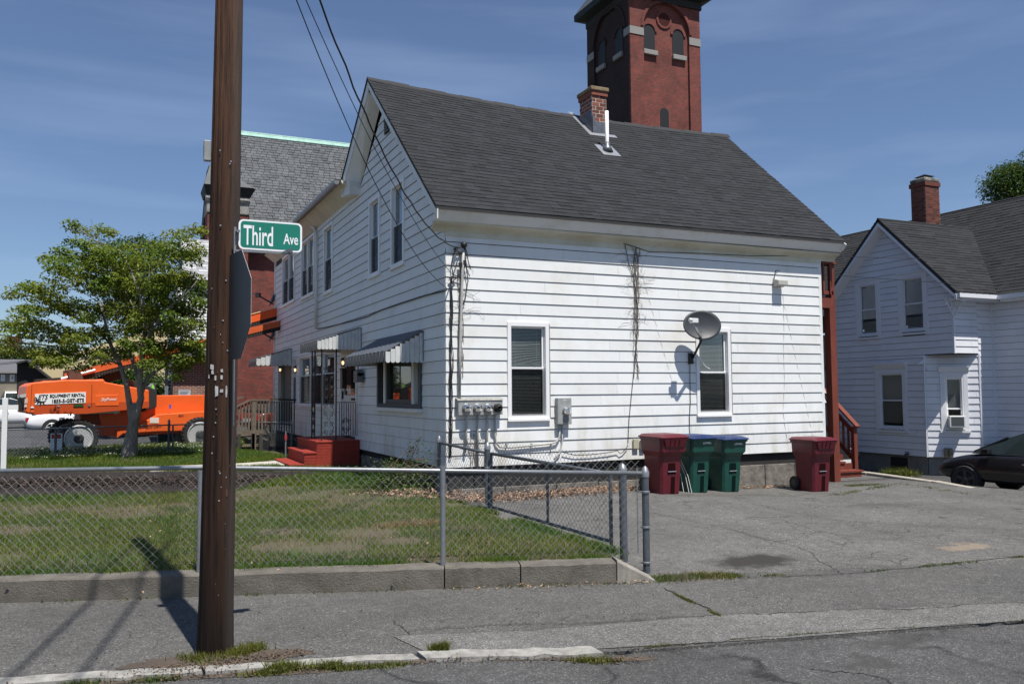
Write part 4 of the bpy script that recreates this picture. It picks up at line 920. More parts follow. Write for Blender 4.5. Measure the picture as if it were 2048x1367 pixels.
zt0=zat(G0,983,906);zt1=zat(G1,1226,946);zb0=zat(G0,985,1012);zb1=zat(G1,1228,1082); um=LG*.43
q=MB(); q.tube([FG(0,zt0),FG(LG,zt1)],.022,10); q.build('top_rail',GALVD,gt,smooth=True)
q=MB(); q.tube([FG(0,zb0),FG(LG,zb1)],.02,10); q.build('bottom_rail',GALVD,gt,smooth=True)
q=MB(); q.tube([FG(0,zb0),FG(0,zt0)],.02,10); q.build('stile',GALVD,gt); q=MB(); q.tube([FG(LG,zb1-.12),FG(LG,zt1+.03)],.022,10); q.build('stile',GALVD,gt)
umx=on_line(1093,G0,G1); um=(umx-G0).length; q=MB(); q.tube([FG(um,zb0+(zb1-zb0)*um/LG),FG(um,zt0+(zt1-zt0)*um/LG)],.018,10); q.build('middle_bar',GALVD,gt)
lp=thing('gate_latch_post','dark round latch post at the driveway gate just behind the front fence end','post',(P2.x,P2.y,0)); m=MB(); m.tube([(P2.x,P2.y,-.1),(P2.x,P2.y,1.0)],.043,14); o=m.build('post',GALVD,lp); m=MB(); cap(m,P2.x,P2.y,.975,.043); m.build('post_cap',GALV,lp,smooth=True)
# rear fence beyond the lawn
b0=at(110,922,Z=.1); bR=at(343,911,Z=.1); b1=at(-60,931,Z=.1); b2=at(470,902,Z=.1)
rf2=thing('rear_fence','dark chain link fence between the lawn tree and the orange lift','fence',tuple(b0))
Fb,Lb=fframe(b1,bR); ztb=zat(b0,110,855)
clink(Fb,0,Lb,.15,ztb+.02,r=.0028,wd=.088).build('chain_link_mesh',GALVD,rf2)['kind']='stuff'
q=MB(); q.tube([Fb(0,ztb),Fb(Lb,ztb)],.02,8); q.build('top_rail',GALV,rf2,smooth=True)
fpost(rf2,b0.x,b0.y,0,ztb+.04,.032,GALVD,capped=False); p=at(337,911,Z=.1); fpost(rf2,p.x,p.y,0,ztb+.1,.035,GALVD)
rg=thing('rear_gate','low chain link gate with bright rails between the lawn tree and the wooden pole','gate',tuple(bR)); p=at(345,911,Z=.1)
Fc_,Lc=fframe(p,b2); q=MB(); q.tube([Fc_(0,ztb),Fc_(Lc,ztb)],.02,8); q.build('top_rail',GALV,rg); q=MB(); q.tube([Fc_(0,.22),Fc_(Lc,.22)],.02,8); q.build('bottom_rail',GALV,rg); q=MB(); q.tube([Fc_(0,.2),Fc_(0,ztb)],.025,8); q.build('stile',GALVD,rg)
clink(Fc_,0,Lc,.2,ztb+.02,r=.0028,wd=.088).build('chain_link_mesh',GALVD,rg)['kind']='stuff'
r0=at(466,902,Z=.1); r1=Vector((XW-.3,at(585,895,X=XW-.3).y,0)); r1=at(583,905,Z=.1)
rh=thing('ramp_fence','chain link fence in front of the weathered wooden ramp','fence',tuple(r0)); Fd,Ld=fframe(r0,r1); zt_d=zat(r0,470,843)
clink(Fd,0,Ld,.15,zt_d+.02,r=.0028,wd=.088).build('chain_link_mesh',GALVD,rh)['kind']='stuff'; q=MB(); q.tube([Fd(0,zt_d),Fd(Ld,zt_d)],.02,8); q.build('top_rail',GALV,rh)
fpost(rh,r1.x,r1.y,0,zt_d,.03,GALVD)
# ================================================================ UTILITY POLE, SIGNS
BASE=at(430,1305,Z=0); TOPP=at(459,0,Y=6.5); ax=(TOPP-BASE).normalized(); Lp=10.0/ax.z
up_=thing('utility_pole','tall dark brown wooden utility pole leaning slightly, studded with staples','pole',tuple(BASE))
pm=bpy.data.materials.new('creosoted_pole_wood'); pm.use_nodes=True; n_=pm.node_tree.nodes; l_=pm.node_tree.links.new; b_=n_['Principled BSDF']; b_.inputs['Roughness'].default_value=.8; b_.inputs['Specular IOR Level'].default_value=.25
tcn=n_.new('ShaderNodeTexCoord'); mpn=n_.new('ShaderNodeMapping'); mpn.inputs['Scale'].default_value=(34,34,1.1); l_(tcn.outputs['Object'],mpn.inputs[0])
t1=n_.new('ShaderNodeTexNoise'); t1.inputs['Scale'].default_value=1.5; t1.inputs['Detail'].default_value=6; t1.inputs['Roughness'].default_value=.7; l_(mpn.outputs[0],t1.inputs[0])
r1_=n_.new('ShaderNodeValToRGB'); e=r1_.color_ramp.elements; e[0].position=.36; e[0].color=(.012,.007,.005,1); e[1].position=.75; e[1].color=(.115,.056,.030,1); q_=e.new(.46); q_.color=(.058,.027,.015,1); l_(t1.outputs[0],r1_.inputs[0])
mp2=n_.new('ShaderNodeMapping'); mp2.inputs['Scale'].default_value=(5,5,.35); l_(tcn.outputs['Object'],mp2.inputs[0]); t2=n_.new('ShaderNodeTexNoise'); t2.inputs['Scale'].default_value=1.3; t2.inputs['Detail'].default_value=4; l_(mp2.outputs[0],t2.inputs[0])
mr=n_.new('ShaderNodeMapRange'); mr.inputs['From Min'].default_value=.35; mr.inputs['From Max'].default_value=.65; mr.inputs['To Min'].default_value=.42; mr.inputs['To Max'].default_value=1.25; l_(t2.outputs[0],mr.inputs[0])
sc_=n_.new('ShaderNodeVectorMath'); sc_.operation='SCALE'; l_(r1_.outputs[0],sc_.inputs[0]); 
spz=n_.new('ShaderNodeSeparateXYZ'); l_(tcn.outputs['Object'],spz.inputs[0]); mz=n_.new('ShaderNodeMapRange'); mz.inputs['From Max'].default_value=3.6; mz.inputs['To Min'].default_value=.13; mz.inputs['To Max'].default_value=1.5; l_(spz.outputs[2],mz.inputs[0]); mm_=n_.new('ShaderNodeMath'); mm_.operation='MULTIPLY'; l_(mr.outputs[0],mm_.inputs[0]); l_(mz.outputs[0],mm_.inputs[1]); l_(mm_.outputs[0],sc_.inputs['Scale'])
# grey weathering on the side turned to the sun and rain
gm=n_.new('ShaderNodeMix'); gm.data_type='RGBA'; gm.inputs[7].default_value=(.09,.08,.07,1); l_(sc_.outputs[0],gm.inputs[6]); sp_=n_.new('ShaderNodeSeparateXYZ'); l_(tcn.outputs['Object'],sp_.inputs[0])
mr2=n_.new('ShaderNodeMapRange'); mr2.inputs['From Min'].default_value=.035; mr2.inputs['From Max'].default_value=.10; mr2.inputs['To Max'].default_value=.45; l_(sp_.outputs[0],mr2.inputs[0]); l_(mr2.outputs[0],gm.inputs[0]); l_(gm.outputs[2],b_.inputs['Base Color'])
mp3=n_.new('ShaderNodeMapping'); mp3.inputs['Scale'].default_value=(14,14,.22); l_(tcn.outputs['Object'],mp3.inputs[0]); v3=n_.new('ShaderNodeTexNoise'); v3.inputs['Scale'].default_value=1.1; v3.inputs['Detail'].default_value=2; l_(mp3.outputs[0],v3.inputs[0])
bp=n_.new('ShaderNodeBump'); bp.inputs['Strength'].default_value=1; bp.inputs['Distance'].default_value=.012; l_(t1.outputs[0],bp.inputs['Height']); l_(bp.outputs[0],b_.inputs['Normal'])
m=MB(); NP=40; NR=30; V=[];Fc=[]; R_=random.Random(3); crk=[R_.random()*6.28 for _ in range(5)]
for j in range(NR+1):
    z=-.3+(Lp+.3)*j/NR; r=.122-(.122-.098)*min(1,max(0,z)/5)-.012*max(0,z-5)/5
    if z<.25: r+=.008*(1-max(z,0)/.25)
    for k in range(NP):
        t=2*math.pi*k/NP; rr=r+.0015*math.sin(5*t+j*.3)
        for c in crk:
            dl=abs((t-c-.05*math.sin(j*.4)+math.pi)%(2*math.pi)-math.pi)
            if dl<.09 and (j+int(c*3))%9>1: rr-=.010
        V.append(BASE+ax*z+Vector((rr*math.cos(t),rr*math.sin(t),0)))
for j in range(NR):
    for k in range(NP): k2=(k+1)%NP; Fc.append((j*NP+k,j*NP+k2,(j+1)*NP+k2,(j+1)*NP+k))
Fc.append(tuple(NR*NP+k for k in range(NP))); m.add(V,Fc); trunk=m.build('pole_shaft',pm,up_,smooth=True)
def pole_pt(x,y,out=.0):   # point on the pole's near surface
    d=ray(x,y).normalized(); best=None
    o=CAM-BASE; A_=d-ax*d.dot(ax); B_=o-ax*o.dot(ax); r=.112; a=A_.dot(A_);b=2*A_.dot(B_);c=B_.dot(B_)-r*r; D_=b*b-4*a*c
    t=(-b-math.sqrt(max(D_,0)))/(2*a); return CAM+d*(t-out)
SCR=M('torn_paper_scrap',(.55,.55,.54),.6,var=.4,vscale=30); NAIL=M('bright_staple',(.5,.5,.5),.3,metal=.6)
def scrap(x,y,w_,h_,mat=SCR,nm='metal_tag',rot=0):
    p=pole_pt(x,y,.004); wx=w_/2/1690*6.1; hz=h_/2/1690*6.1; q=MB(); R=random.Random(int(x*7+y)); d=RT
    pts=[]
    for k in range(9):
        a=2*math.pi*k/9+rot; k_=.75+.4*R.random(); sx=(1 if math.cos(a)>0 else -1)*abs(math.cos(a))**.6; sy=(1 if math.sin(a)>0 else -1)*abs(math.sin(a))**.6
        pts.append(p+d*(wx*sx*k_)+Vector((0,0,hz*sy*k_)))
    q.prism(pts,-ray(x,y).normalized()*.003); q.build(nm,mat,up_)
for a in [(433,781,7,24),(453,782,4,23),(443,781,8,7),(424,733,9,11),(425,743,6,8),(444,740,5,7),(431,755,4,11),(443,754,5,9),(418,752,2,8)]: scrap(*a)
R=random.Random(2)
for (x,y) in [(432,817),(431,844),(427,872),(452,953),(440,945),(424,905),(438,1000),(462,322),(460,327),(441,450),(452,560),(446,640),(440,300),(455,700)]: scrap(x,y,3.2,3.2,NAIL,'staple')
for i in range(26): scrap(R.uniform(412,462),R.uniform(560,1240),1.8,2.6,NAIL if i%3 else M('rusty_nail',(.12,.06,.03),.7),'staple')
scrap(452,984,7,16,M('rusty_bracket',(.13,.055,.03),.8,var=.4,vscale=20),'rusty_bracket')
q=MB(); pp=pole_pt(420,300,0); c_=BASE+ax*(pp.z/ax.z)
lat=Vector((RT.x,RT.y,0)).normalized(); 
def near(x,y,D): return at(x,y,D=D)
q=MB(); a=near(407,290,6.28);b=near(416,323,6.28); q.bar(near(414.5,281,6.25),near(414.5,322,6.25),.05,.05); o=q.build('conduit_box',MGREY,up_,bevel=.006); q=MB(); q.bar(near(409,290,6.25),near(409,311,6.25),.014,.05); q.build('cover',MGREY,up_)
# street sign blade
dX=Vector((1,0,0)); SP=at(477,467,D=6.12); 
t_=None
rA=ray(604,478); # solve SP + dX*t in column 604
t_=((SP.x-CAM.x)*rA.y-(SP.y-CAM.y)*rA.x)/(-dX.x*rA.y); W_=t_; H_=(zat(SP,477,437)-zat(SP,477,497)); zc=zat(SP,477,497)
tilt=zat(SP+dX*W_,604,505)-zc
sg=thing('street_sign','green street name blade reading Third Ave with a white border, fixed to the wooden pole','street sign',(SP.x,SP.y,zc)); print('sign',W_,H_)
Fs=lambda u,v,n=0: Vector((SP.x+u,SP.y-n,zc+v+tilt*u/W_))
def rrect(u0,u1,v0,v1,r,n,F,th):
    pts=[]
    for (cx,cy,a0) in ((u1-r,v1-r,0),(u0+r,v1-r,90),(u0+r,v0+r,180),(u1-r,v0+r,270)):
        for k in range(6): a=math.radians(a0+18*k); pts.append(F(cx+r*math.cos(a),cy+r*math.sin(a),n))
    q=MB(); q.prism(pts,F(0,0,n-th)-F(0,0,n)); return q
rrect(0,W_,0,H_,.036,.002,Fs,.003).build('blade',SWH,sg); rrect(.014,W_-.014,.014,H_-.012,.026,.0034,Fs,.001).build('green_field',GRN,sg)
text_mb('Third',.66*H_,.46*W_,.012,Fs,.075*W_,.15*H_,.0046).build('lettering',SWH,sg); text_mb('Ave',.37*H_,.235*W_,.012,Fs,W_*.70,.25*H_,.0046).build('lettering',SWH,sg)
q=MB(); q.bar(Fs(-.02,-.014,.0),Fs(W_-.06,-.010,.0),.018,.014); q.build('bracket_arm',GALV,sg); q=MB(); q.bar(Fs(W_-.14,-.012,.012),Fs(W_-.07,.02,.012),.012,.02); q.build('clamp',GALVD,sg); q=MB(); q.tube([Fs(W_-.085,.0,.01),Fs(W_-.085,.0,.03)],.012,8); q.build('bolt',GALVD,sg)
q=MB(); q.tube([Fs(-.01,.12,.0),Fs(-.005,.125,.03)],.014,8); q.build('bolt',GALVD,sg); q=MB(); q.bar(Fs(-.022,-.07,-.01),Fs(-.022,.16,-.01),.016,.006); q.build('mounting_strap',GALV,sg)
# stop sign seen from behind
Cs=at(468.5,611,D=6.02); fh=Vector((FW.x,FW.y,0)).normalized(); dS=(lat*.56-fh*.83).normalized(); nS=Vector((dS.y,-dS.x,0))
ss=thing('stop_sign','octagonal stop sign seen from its dark grey back beside the wooden pole','sign',(Cs.x,Cs.y,0))
R8=.381/math.cos(math.pi/8); pts=[Cs+dS*(R8*math.cos(math.pi/8+k*math.pi/4))+Vector((0,0,R8*math.sin(math.pi/8+k*math.pi/4))) for k in range(8)]
fr=nS if nS.dot(CAM-Cs)<0 else -nS
q=MB(); q.prism(pts,fr*.003); q.build('panel_back',M('bare_aluminium_back',(.045,.047,.05),.5,metal=.3,var=.2,vscale=6),ss)
q=MB(); q.prism([p+fr*.0045 for p in pts],fr*.001); q.build('white_border',SWH,ss)
q=MB(); q.prism([Cs+(p-Cs)*.94+fr*.006 for p in pts],fr*.001); q.build('red_face',M('stop_red',(.5,.01,.015),.4),ss)
F8=frame((Cs.x,Cs.y,Cs.z)+ (0,) if False else Cs, dS if dS.cross(Vector((0,0,1))).dot(fr)>0 else -dS, fr)
F8b=lambda u,v,n=0: Cs+ (dS if dS.cross(Vector((0,0,1))).dot(fr)>0 else -dS)*u+fr*n+Vector((0,0,v))
text_mb('STOP',.25,.56,.02,F8b,-.28,-.125,.008).build('lettering',SWH,ss)
q=MB(); pz=at(469,845,D=6.03); pq=at(466.5,845,D=6.05); q.bar((pq.x,pq.y,zat(pq,467,850)),(pq.x,pq.y,2.9),.009,.03); q.build('sign_post',GALV,ss)
# overhead wires
ws=BASE+ax*Lp
def sagwire(A,B,sag,n=24):
    return [A+(B-A)*(i/n)+Vector((0,0,-sag*4*(i/n)*(1-i/n))) for i in range(n+1)]
hc=[at(905,548,Y=YS-.08),at(893,575,Y=YS-.08),at(920,495,Y=YS-.1)]
tops=[(at(560,-120,D=7.2)),(at(580,-110,D=7.2)),(at(612,-130,D=7.2))]
def wirefit(off,B,thru,r,label,wig=0,grp=None):
    # sagging wire from the pole to B: attachment height and sag chosen to match two photo points
    best=None
    for h in [6.2+.2*i for i in range(18)]:
        A=BASE+ax*h+Vector(off)
        for s in [i*.04 for i in range(0,60)]:
            pts=[px(p) for p in sagwire(A,B,s,50)]; d=sum(min((p[0]-t[0])**2+(p[1]-t[1])**2 for p in pts) for t in thru)
            if best is None or d<best[0]: best=(d,s,h)
    pts=sagwire(BASE+ax*best[2]+Vector(off),B,best[1],60)
    if wig:
        for i,p in enumerate(pts): p+=Vector((math.sin(i*1.3)*wig,math.cos(i*1.7)*wig,math.sin(i*.9)*wig))
    q=MB(); q.tube(pts,r,6); o=q.build('overhead_wire',CABLE,None,smooth=True); tag(o,label,'wire',grp); print(label[:20],best)
wirefit((-.1,0,0),hc[1],[(597,0),(642,120),(693,240),(790,440)],.006,'thin black service wire, leftmost of the three dropping to the house corner')
wirefit((0,.05,0),hc[0],[(615,0),(693,180),(760,300),(850,470)],.005,'thinnest black service wire, between the two others dropping to the house corner')
wirefit((.12,0,0),hc[2],[(645,0),(700,150),(757,255),(800,370),(845,440)],.0105,'thick twisted black service cable, rightmost of the three dropping to the house corner',.006)
for i,(dx) in enumerate((0,.35)):
    q=MB(); q.tube(sagwire(ws+Vector((dx,0,-.4)),Vector((-3.6+dx*2.4,-14,9.2)),.5),.02,6); tag(q.build('street_wire',CABLE,None),['black street wire from the pole top, the one casting the left shadow','black street wire from the pole top, the one casting the right shadow'][i],'wire','street wires running from the pole top')
# ================================================================ WALL EQUIPMENT ON THE SUNNY WALL
def onS(x,y,o=.02): return at(x,y,Y=YS-o)
a=onS(914,800,.14);b=onS(1006,828,.14)
mt=thing('meter_bank','grey four-socket electric meter bank on the white siding by the house corner','electric meter',(a.x,YS-.14,b.z))
q=MB(); q.box((a.x+.03,YS-.13,b.z),(b.x,YS-.02,a.z)); q.build('cabinet',MGREY,mt,bevel=.006)
q=MB(); q.prism([(a.x+.01,YS-.145,a.z),(a.x+.01,YS-.02,a.z),(a.x+.01,YS-.02,a.z+.05),(a.x+.01,YS-.12,a.z+.02)],(b.x-a.x,0,0)); q.build('rain_hood',M('peeling_grey_paint',(.42,.42,.38),.8,var=.6,vscale=25),mt)
DIAL=M('meter_dial',(.5,.51,.5),.4,var=.3,vscale=30); MGL=glassmat('meter_glass',(.85,.87,.88),frac=.5)
for i,x in enumerate((933,954.5,975.5,995)):
    c=onS(x,814.5,.14); 
    q=MB(); q.lathe([(.078,0),(.078,-.03),(.072,-.035)],(c.x,YS-.13,c.z),'y',18); k=q.build('socket_ring',GALV if i<3 else IRON,mt)
    q=MB(); q.lathe([(.066,0),(.066,-.055),(.058,-.075),(.03,-.082)],(c.x,YS-.166,c.z),'y',18); q.build('meter_glass',MGL if i<3 else M('black_socket',(.01,.01,.01),.7),k,smooth=True)
    if i<3: q=MB(); q.lathe([(.055,0),(.055,-.02)],(c.x,YS-.167,c.z),'y',16); q.build('dial_face',DIAL,k); q=MB(); q.box((c.x-.03,YS-.19,c.z-.005),(c.x+.03,YS-.188,c.z+.025)); q.build('register',M('dark_register',(.05,.05,.05),.4),k)
    for z_ in (c.z+.082,): pass
def conduit(pts,r,nm,mat,par): q=MB(); q.tube(pts,r,8); return q.build(nm,mat,par,smooth=True)
PVC=M('painted_conduit',(.50,.50,.47),.6,var=.3,vscale=6)
for x0,x1,yb_ in ((933,930,905),(955,955,945),(975,972,930)): conduit([onS(x0,828,.08),onS(x0,850,.06),onS(x1,yb_,.06)],.022,'conduit',PVC if x0!=955 else MGREY,mt)
conduit([onS(990,828,.05),onS(990,868,.05),onS(992,884,.05),onS(1000,893,.05),onS(1020,894,.05),onS(1060,890,.05),onS(1100,886,.05),onS(1114,882,.05),onS(1119,872,.05),onS(1120,846,.05)],.018,'conduit',PVC,mt)
conduit([onS(1124,846,.05),onS(1125,880,.05),onS(1120,905,.05),onS(1108,918,.05)],.014,'conduit',PVC,mt)
for x in (1013,1063,1103): p=onS(x,889,.05); q=MB(); q.box((p.x-.012,YS-.075,p.z-.03),(p.x+.012,YS-.02,p.z+.03)); q.build('strap',PVC,mt)
# riser with weatherhead
rs=thing('service_riser','pale conduit riser with black weatherhead and dead vine stems beside the sunlit corner','conduit',(onS(922,800).x,YS-.05,1.7))
conduit([onS(919,796,.07),onS(920,700,.07),onS(923,600,.07),onS(925,540,.07),onS(927,500,.07)],.026,'riser_pipe',PVC,rs)
q=MB(); c=onS(928,490,.09); q.lathe([(.03,-.05),(.055,-.02),(.06,.03),(.03,.06),(.005,.065)],tuple(c),n=10); q.build('weatherhead',IRON,rs,smooth=True)
for pts in ([(928,490),(934,505),(936,520),(940,535),(942,538)],[(927,490),(932,510),(930,530),(926,545)],[(913,497),(918,505),(926,510),(932,530),(936,560),(930,600),(924,612)],[(913,497),(906,510),(903,530),(906,548)],[(905,548),(915,552),(925,556)],[(898,556),(906,552),(912,556),(906,562),(898,558)]): conduit([onS(x,y,.06) for x,y in pts],.009,'drip_loop',CABLE,rs)
c=onS(912,497,.1); q=MB(); q.lathe([(.02,-.03),(.035,-.01),(.035,.02),(.02,.04)],tuple(c),'y',n=10); q.build('insulator',IRON,rs,smooth=True); q=MB(); q.bar(c,onS(923,507,.03),.02); q.build('bracket',GALV,rs)
for (x,y) in ((921,528),(929,524)): c=onS(x,y,.08); q=MB(); q.box((c.x-.03,c.y-.02,c.z-.035),(c.x+.03,c.y+.02,c.z+.035)); q.build('splice',CABLE,rs)
cc=thing('cable_bundle','tangled black cables hanging down the sunlit corner boards to the fence','cable',tuple(onS(905,900)))
R=random.Random(9)
for k in range(6):
    x0=905+R.uniform(-4,4); pts=[(x0+(k-2)*.8+R.uniform(-2.2,2.2)-3.0*(i/14), 556+ (915-556)*i/14) for i in range(15)]
    conduit([onS(x,y,.03+.02*R.random()) for x,y in pts],.006 if k else .011,'cable',CABLE,cc)
# second meter
a=onS(1114,795,.13);b=onS(1143.6,847,.13)
m2=thing('single_meter_box','tall grey single electric meter box between the lower window and the vine','electric meter',(a.x,YS-.13,b.z))
q=MB(); q.box((a.x+.015,YS-.13,b.z),(b.x,YS-.015,a.z)); q.build('cabinet',MGREY,m2,bevel=.008)
c=onS(1132,821,.13); q=MB(); q.lathe([(.075,0),(.075,-.02),(.07,-.025)],(c.x,YS-.13,c.z),'y',18); k=q.build('socket_ring',GALV,m2); q=MB(); q.lathe([(.062,0),(.062,-.055),(.055,-.075),(.03,-.08)],(c.x,YS-.156,c.z),'y',18); q.build('meter_glass',MGL,k,smooth=True); q=MB(); q.lathe([(.052,0),(.052,-.03)],(c.x,YS-.157,c.z),'y',16); q.build('dial_face',DIAL,k)
c=onS(1132,837,.131); q=MB(); q.lathe([(.07,0),(.07,-.004)],(c.x,YS-.131,c.z),'y',16); q.build('knockout_plate',M('meter_plate',(.22,.22,.22),.6),m2)
FT=frame((c.x,YS-.132,0),(1,0,0),(0,-1,0)); text_mb('SIEMENS',.014,.08,.02,FT,-.06,a.z-.045,.001).build('lettering',SWH,m2)
# telephone boxes low on the wall
ph=thing('telephone_box','small beige telephone junction box low on the siding left of the first red bin','junction box',tuple(onS(1273,887)))
for (x0,y0,x1,y1,mt_) in ((1267,877,1278,896,M('beige_box',(.45,.42,.30),.6)),(1281,879,1290,897,MGREY)):
    a=onS(x0,y0,.06);b=onS(x1,y1,.06); q=MB(); q.box((a.x,YS-.07,b.z),(b.x,YS-.02,a.z)); q.build('box_body',mt_,ph,bevel=.005)
tag(MB().tube([onS(x,y,.05) for x,y in [(1125,903),(1150,909),(1180,908),(1215,904),(1235,900),(1240,906),(1247,902),(1256,890)]],.008,5).build('wall_cable',CABLE),'thin dark cable slung low along the sunlit siding toward the telephone box','cable')
tag(MB().tube([onS(x,y,.03) for x,y in [(1380,722),(1380,760),(1381,800),(1379,840),(1380,868)]],.007,5).build('dish_cable',CABLE),'thin black cable running straight down the siding below the satellite dish','cable')
tag(MB().tube([onS(x,y,.012) for x,y in [(1566,585),(1568,650),(1567,700),(1569,760),(1566,820),(1571,860),(1576,885)]],.004,4).build('white_cable',M('grey_thin_cable',(.4,.4,.4),.7)),'thin pale cable hanging down the siding under the floodlight','cable')
tag(MB().tube([onS(x,y,.03) for x,y in [(1247,486),(1260,490),(1300,503),(1400,506),(1500,511),(1640,511)]]+[at(1760,515,D=22),at(2048,518,D=23)],.006,5).build('wall_cable',CABLE),'thin black cable running under the eave to the neighbouring house','cable')
tag(MB().tube([onS(1552,540,.05),at(1700,552,D=20),at(1900,566,D=22)],.006,5).build('wall_cable',CABLE),'thin black cable from the floodlight hook across to the neighbouring house','cable')
# floodlight
p=onS(1562,563,.14); fl=thing('floodlight','small beige wall floodlight with a hook near the right end of the sunlit siding','lamp',tuple(p))
q=MB(); a=onS(1553,558,.14);b=onS(1572,573,.14); q.prism([(a.x,YS-.2,a.z-.02),(a.x,YS-.04,a.z+.02),(a.x,YS-.04,b.z),(a.x,YS-.2,b.z+.03)],(b.x-a.x,0,0)); q.build('housing',M('beige_lamp',(.42,.41,.37),.6),fl,bevel=.006)
q=MB(); q.tube([onS(1551,572,.03),onS(1548,560,.05),onS(1550,545,.06),onS(1552,540,.08)],.01,6); q.build('hook',IRON,fl); 
# satellite dish
M0=onS(1381,715,.03); L0=onS(1387,641,.62); DC=onS(1404.5,649,.40)
sdh=thing('satellite_dish','large grey oval satellite dish on a bent arm over the right-hand window','satellite dish',tuple(M0))
q=MB(); q.box((M0.x-.05,YS-.06,M0.z-.12),(M0.x+.05,YS-.02,M0.z+.1)); q.build('mount_plate',IRON,sdh)
q=MB(); k1=onS(1404,677,.3); q.tube([M0+Vector((.03,-.04,0)),k1,DC+Vector((.0,.05,-.12))],.024,10); q.build('mast_arm',IRON,sdh,smooth=True)
dn=Vector((-.30,-.90,.16)).normalized()  # dish facing
ua=dn.cross(Vector((0,0,1))).normalized(); va=ua.cross(dn).normalized()
ra=.385; rb=.30; V=[];Fc=[];NR_=7;NK=32
R0=.0
for sgn,off in ((1,0),(1,-.008)):
    b=len(V)
    for i in range(NR_+1):
        for k in range(NK):
            t=2*math.pi*k/NK; s=i/NR_; V.append(DC+ua*(ra*s*math.cos(t))+va*(rb*s*math.sin(t))+dn*(.07*s*s-.07+off))
    for i in range(NR_):
        for k in range(NK): k2=(k+1)%NK; Fc.append((b+i*NK+k,b+i*NK+k2,b+(i+1)*NK+k2,b+(i+1)*NK+k))
q=MB(); q.add(V,Fc); b2=NR_*NK; b3=(NR_+1)*NK
q.f+=[(b2+k,b2+(k+1)%NK,b3+b2+(k+1)%NK,b3+b2+k) for k in range(NK)]; q.build('reflector',DISH,sdh,smooth=True)
q=MB(); q.bar(k1+Vector((.0,-.02,.0)),onS(1394,662,.60),.035,.05); q.bar(onS(1394,662,.60),L0,.03,.05); q.build('feed_arm',M('grey_arm',(.25,.25,.25),.5),sdh)
q=MB(); q.box((L0.x-.05,L0.y-.04,L0.z-.04),(L0.x+.09,L0.y+.07,L0.z+.05)); q.tube([L0+Vector((-.10,0,.02)),L0+Vector((-.03,0,.02))],.035,10); q.build('receiver',PLW,sdh,bevel=.01)
q=MB(); q.tube([onS(1394,709,.05),onS(1400,716,.07),onS(1404,722,.06),onS(1412,733,.04),onS(1420,737,.03)],.009,6); tag(q.build('loose_cable',PLW),'white cable loop hanging in front of the right window blind','cable')
# small dishes at the far corner
for i,(x,y,lb) in enumerate(((530,602,'dark satellite dish on the far house corner, above the boom'),(533,672,'dark satellite dish on the far house corner, below the boom'))):
    c=at(548,y-4,X=XW-.35); e_=at(516,y-12,X=XW-1.6) if False else at(516,y-12,Y=YN+.2); c=at(547,y-8,Y=YN+.2); w_=at(556,y+8,Y=YN+.1)
    t=thing('satellite_dish',lb,'satellite dish',tuple(c)); q=MB(); V=[];Fc=[]
    for j in range(5):
        for k in range(20):
            a=2*math.pi*k/20;s=j/4; V.append(c+Vector((.35*s*math.sin(a)*.35+.09*s*s*-1,.28*s*math.cos(a),.34*s*math.sin(a)))+Vector((.06,0,0)))
    for j in range(4):
        for k in range(20): k2=(k+1)%20; Fc.append((j*20+k,j*20+k2,(j+1)*20+k2,(j+1)*20+k))
    q.add(V,Fc); o=q.build('reflector',DISH,t,smooth=True); so_=o.modifiers.new('thickness','SOLIDIFY'); so_.thickness=.01
    q=MB(); q.bar(c+Vector((0,0,-.25)),e_,.05); q.build('feed_arm',IRON,t); q=MB(); q.box(tuple(e_-Vector((.1,.07,.07))),tuple(e_+Vector((.1,.07,.09)))); q.build('receiver',IRON,t)
    q=MB(); q.tube([c,Vector((XW+.05,c.y-.1,c.z-.15))],.03,8); q.build('mast',IRON,t)
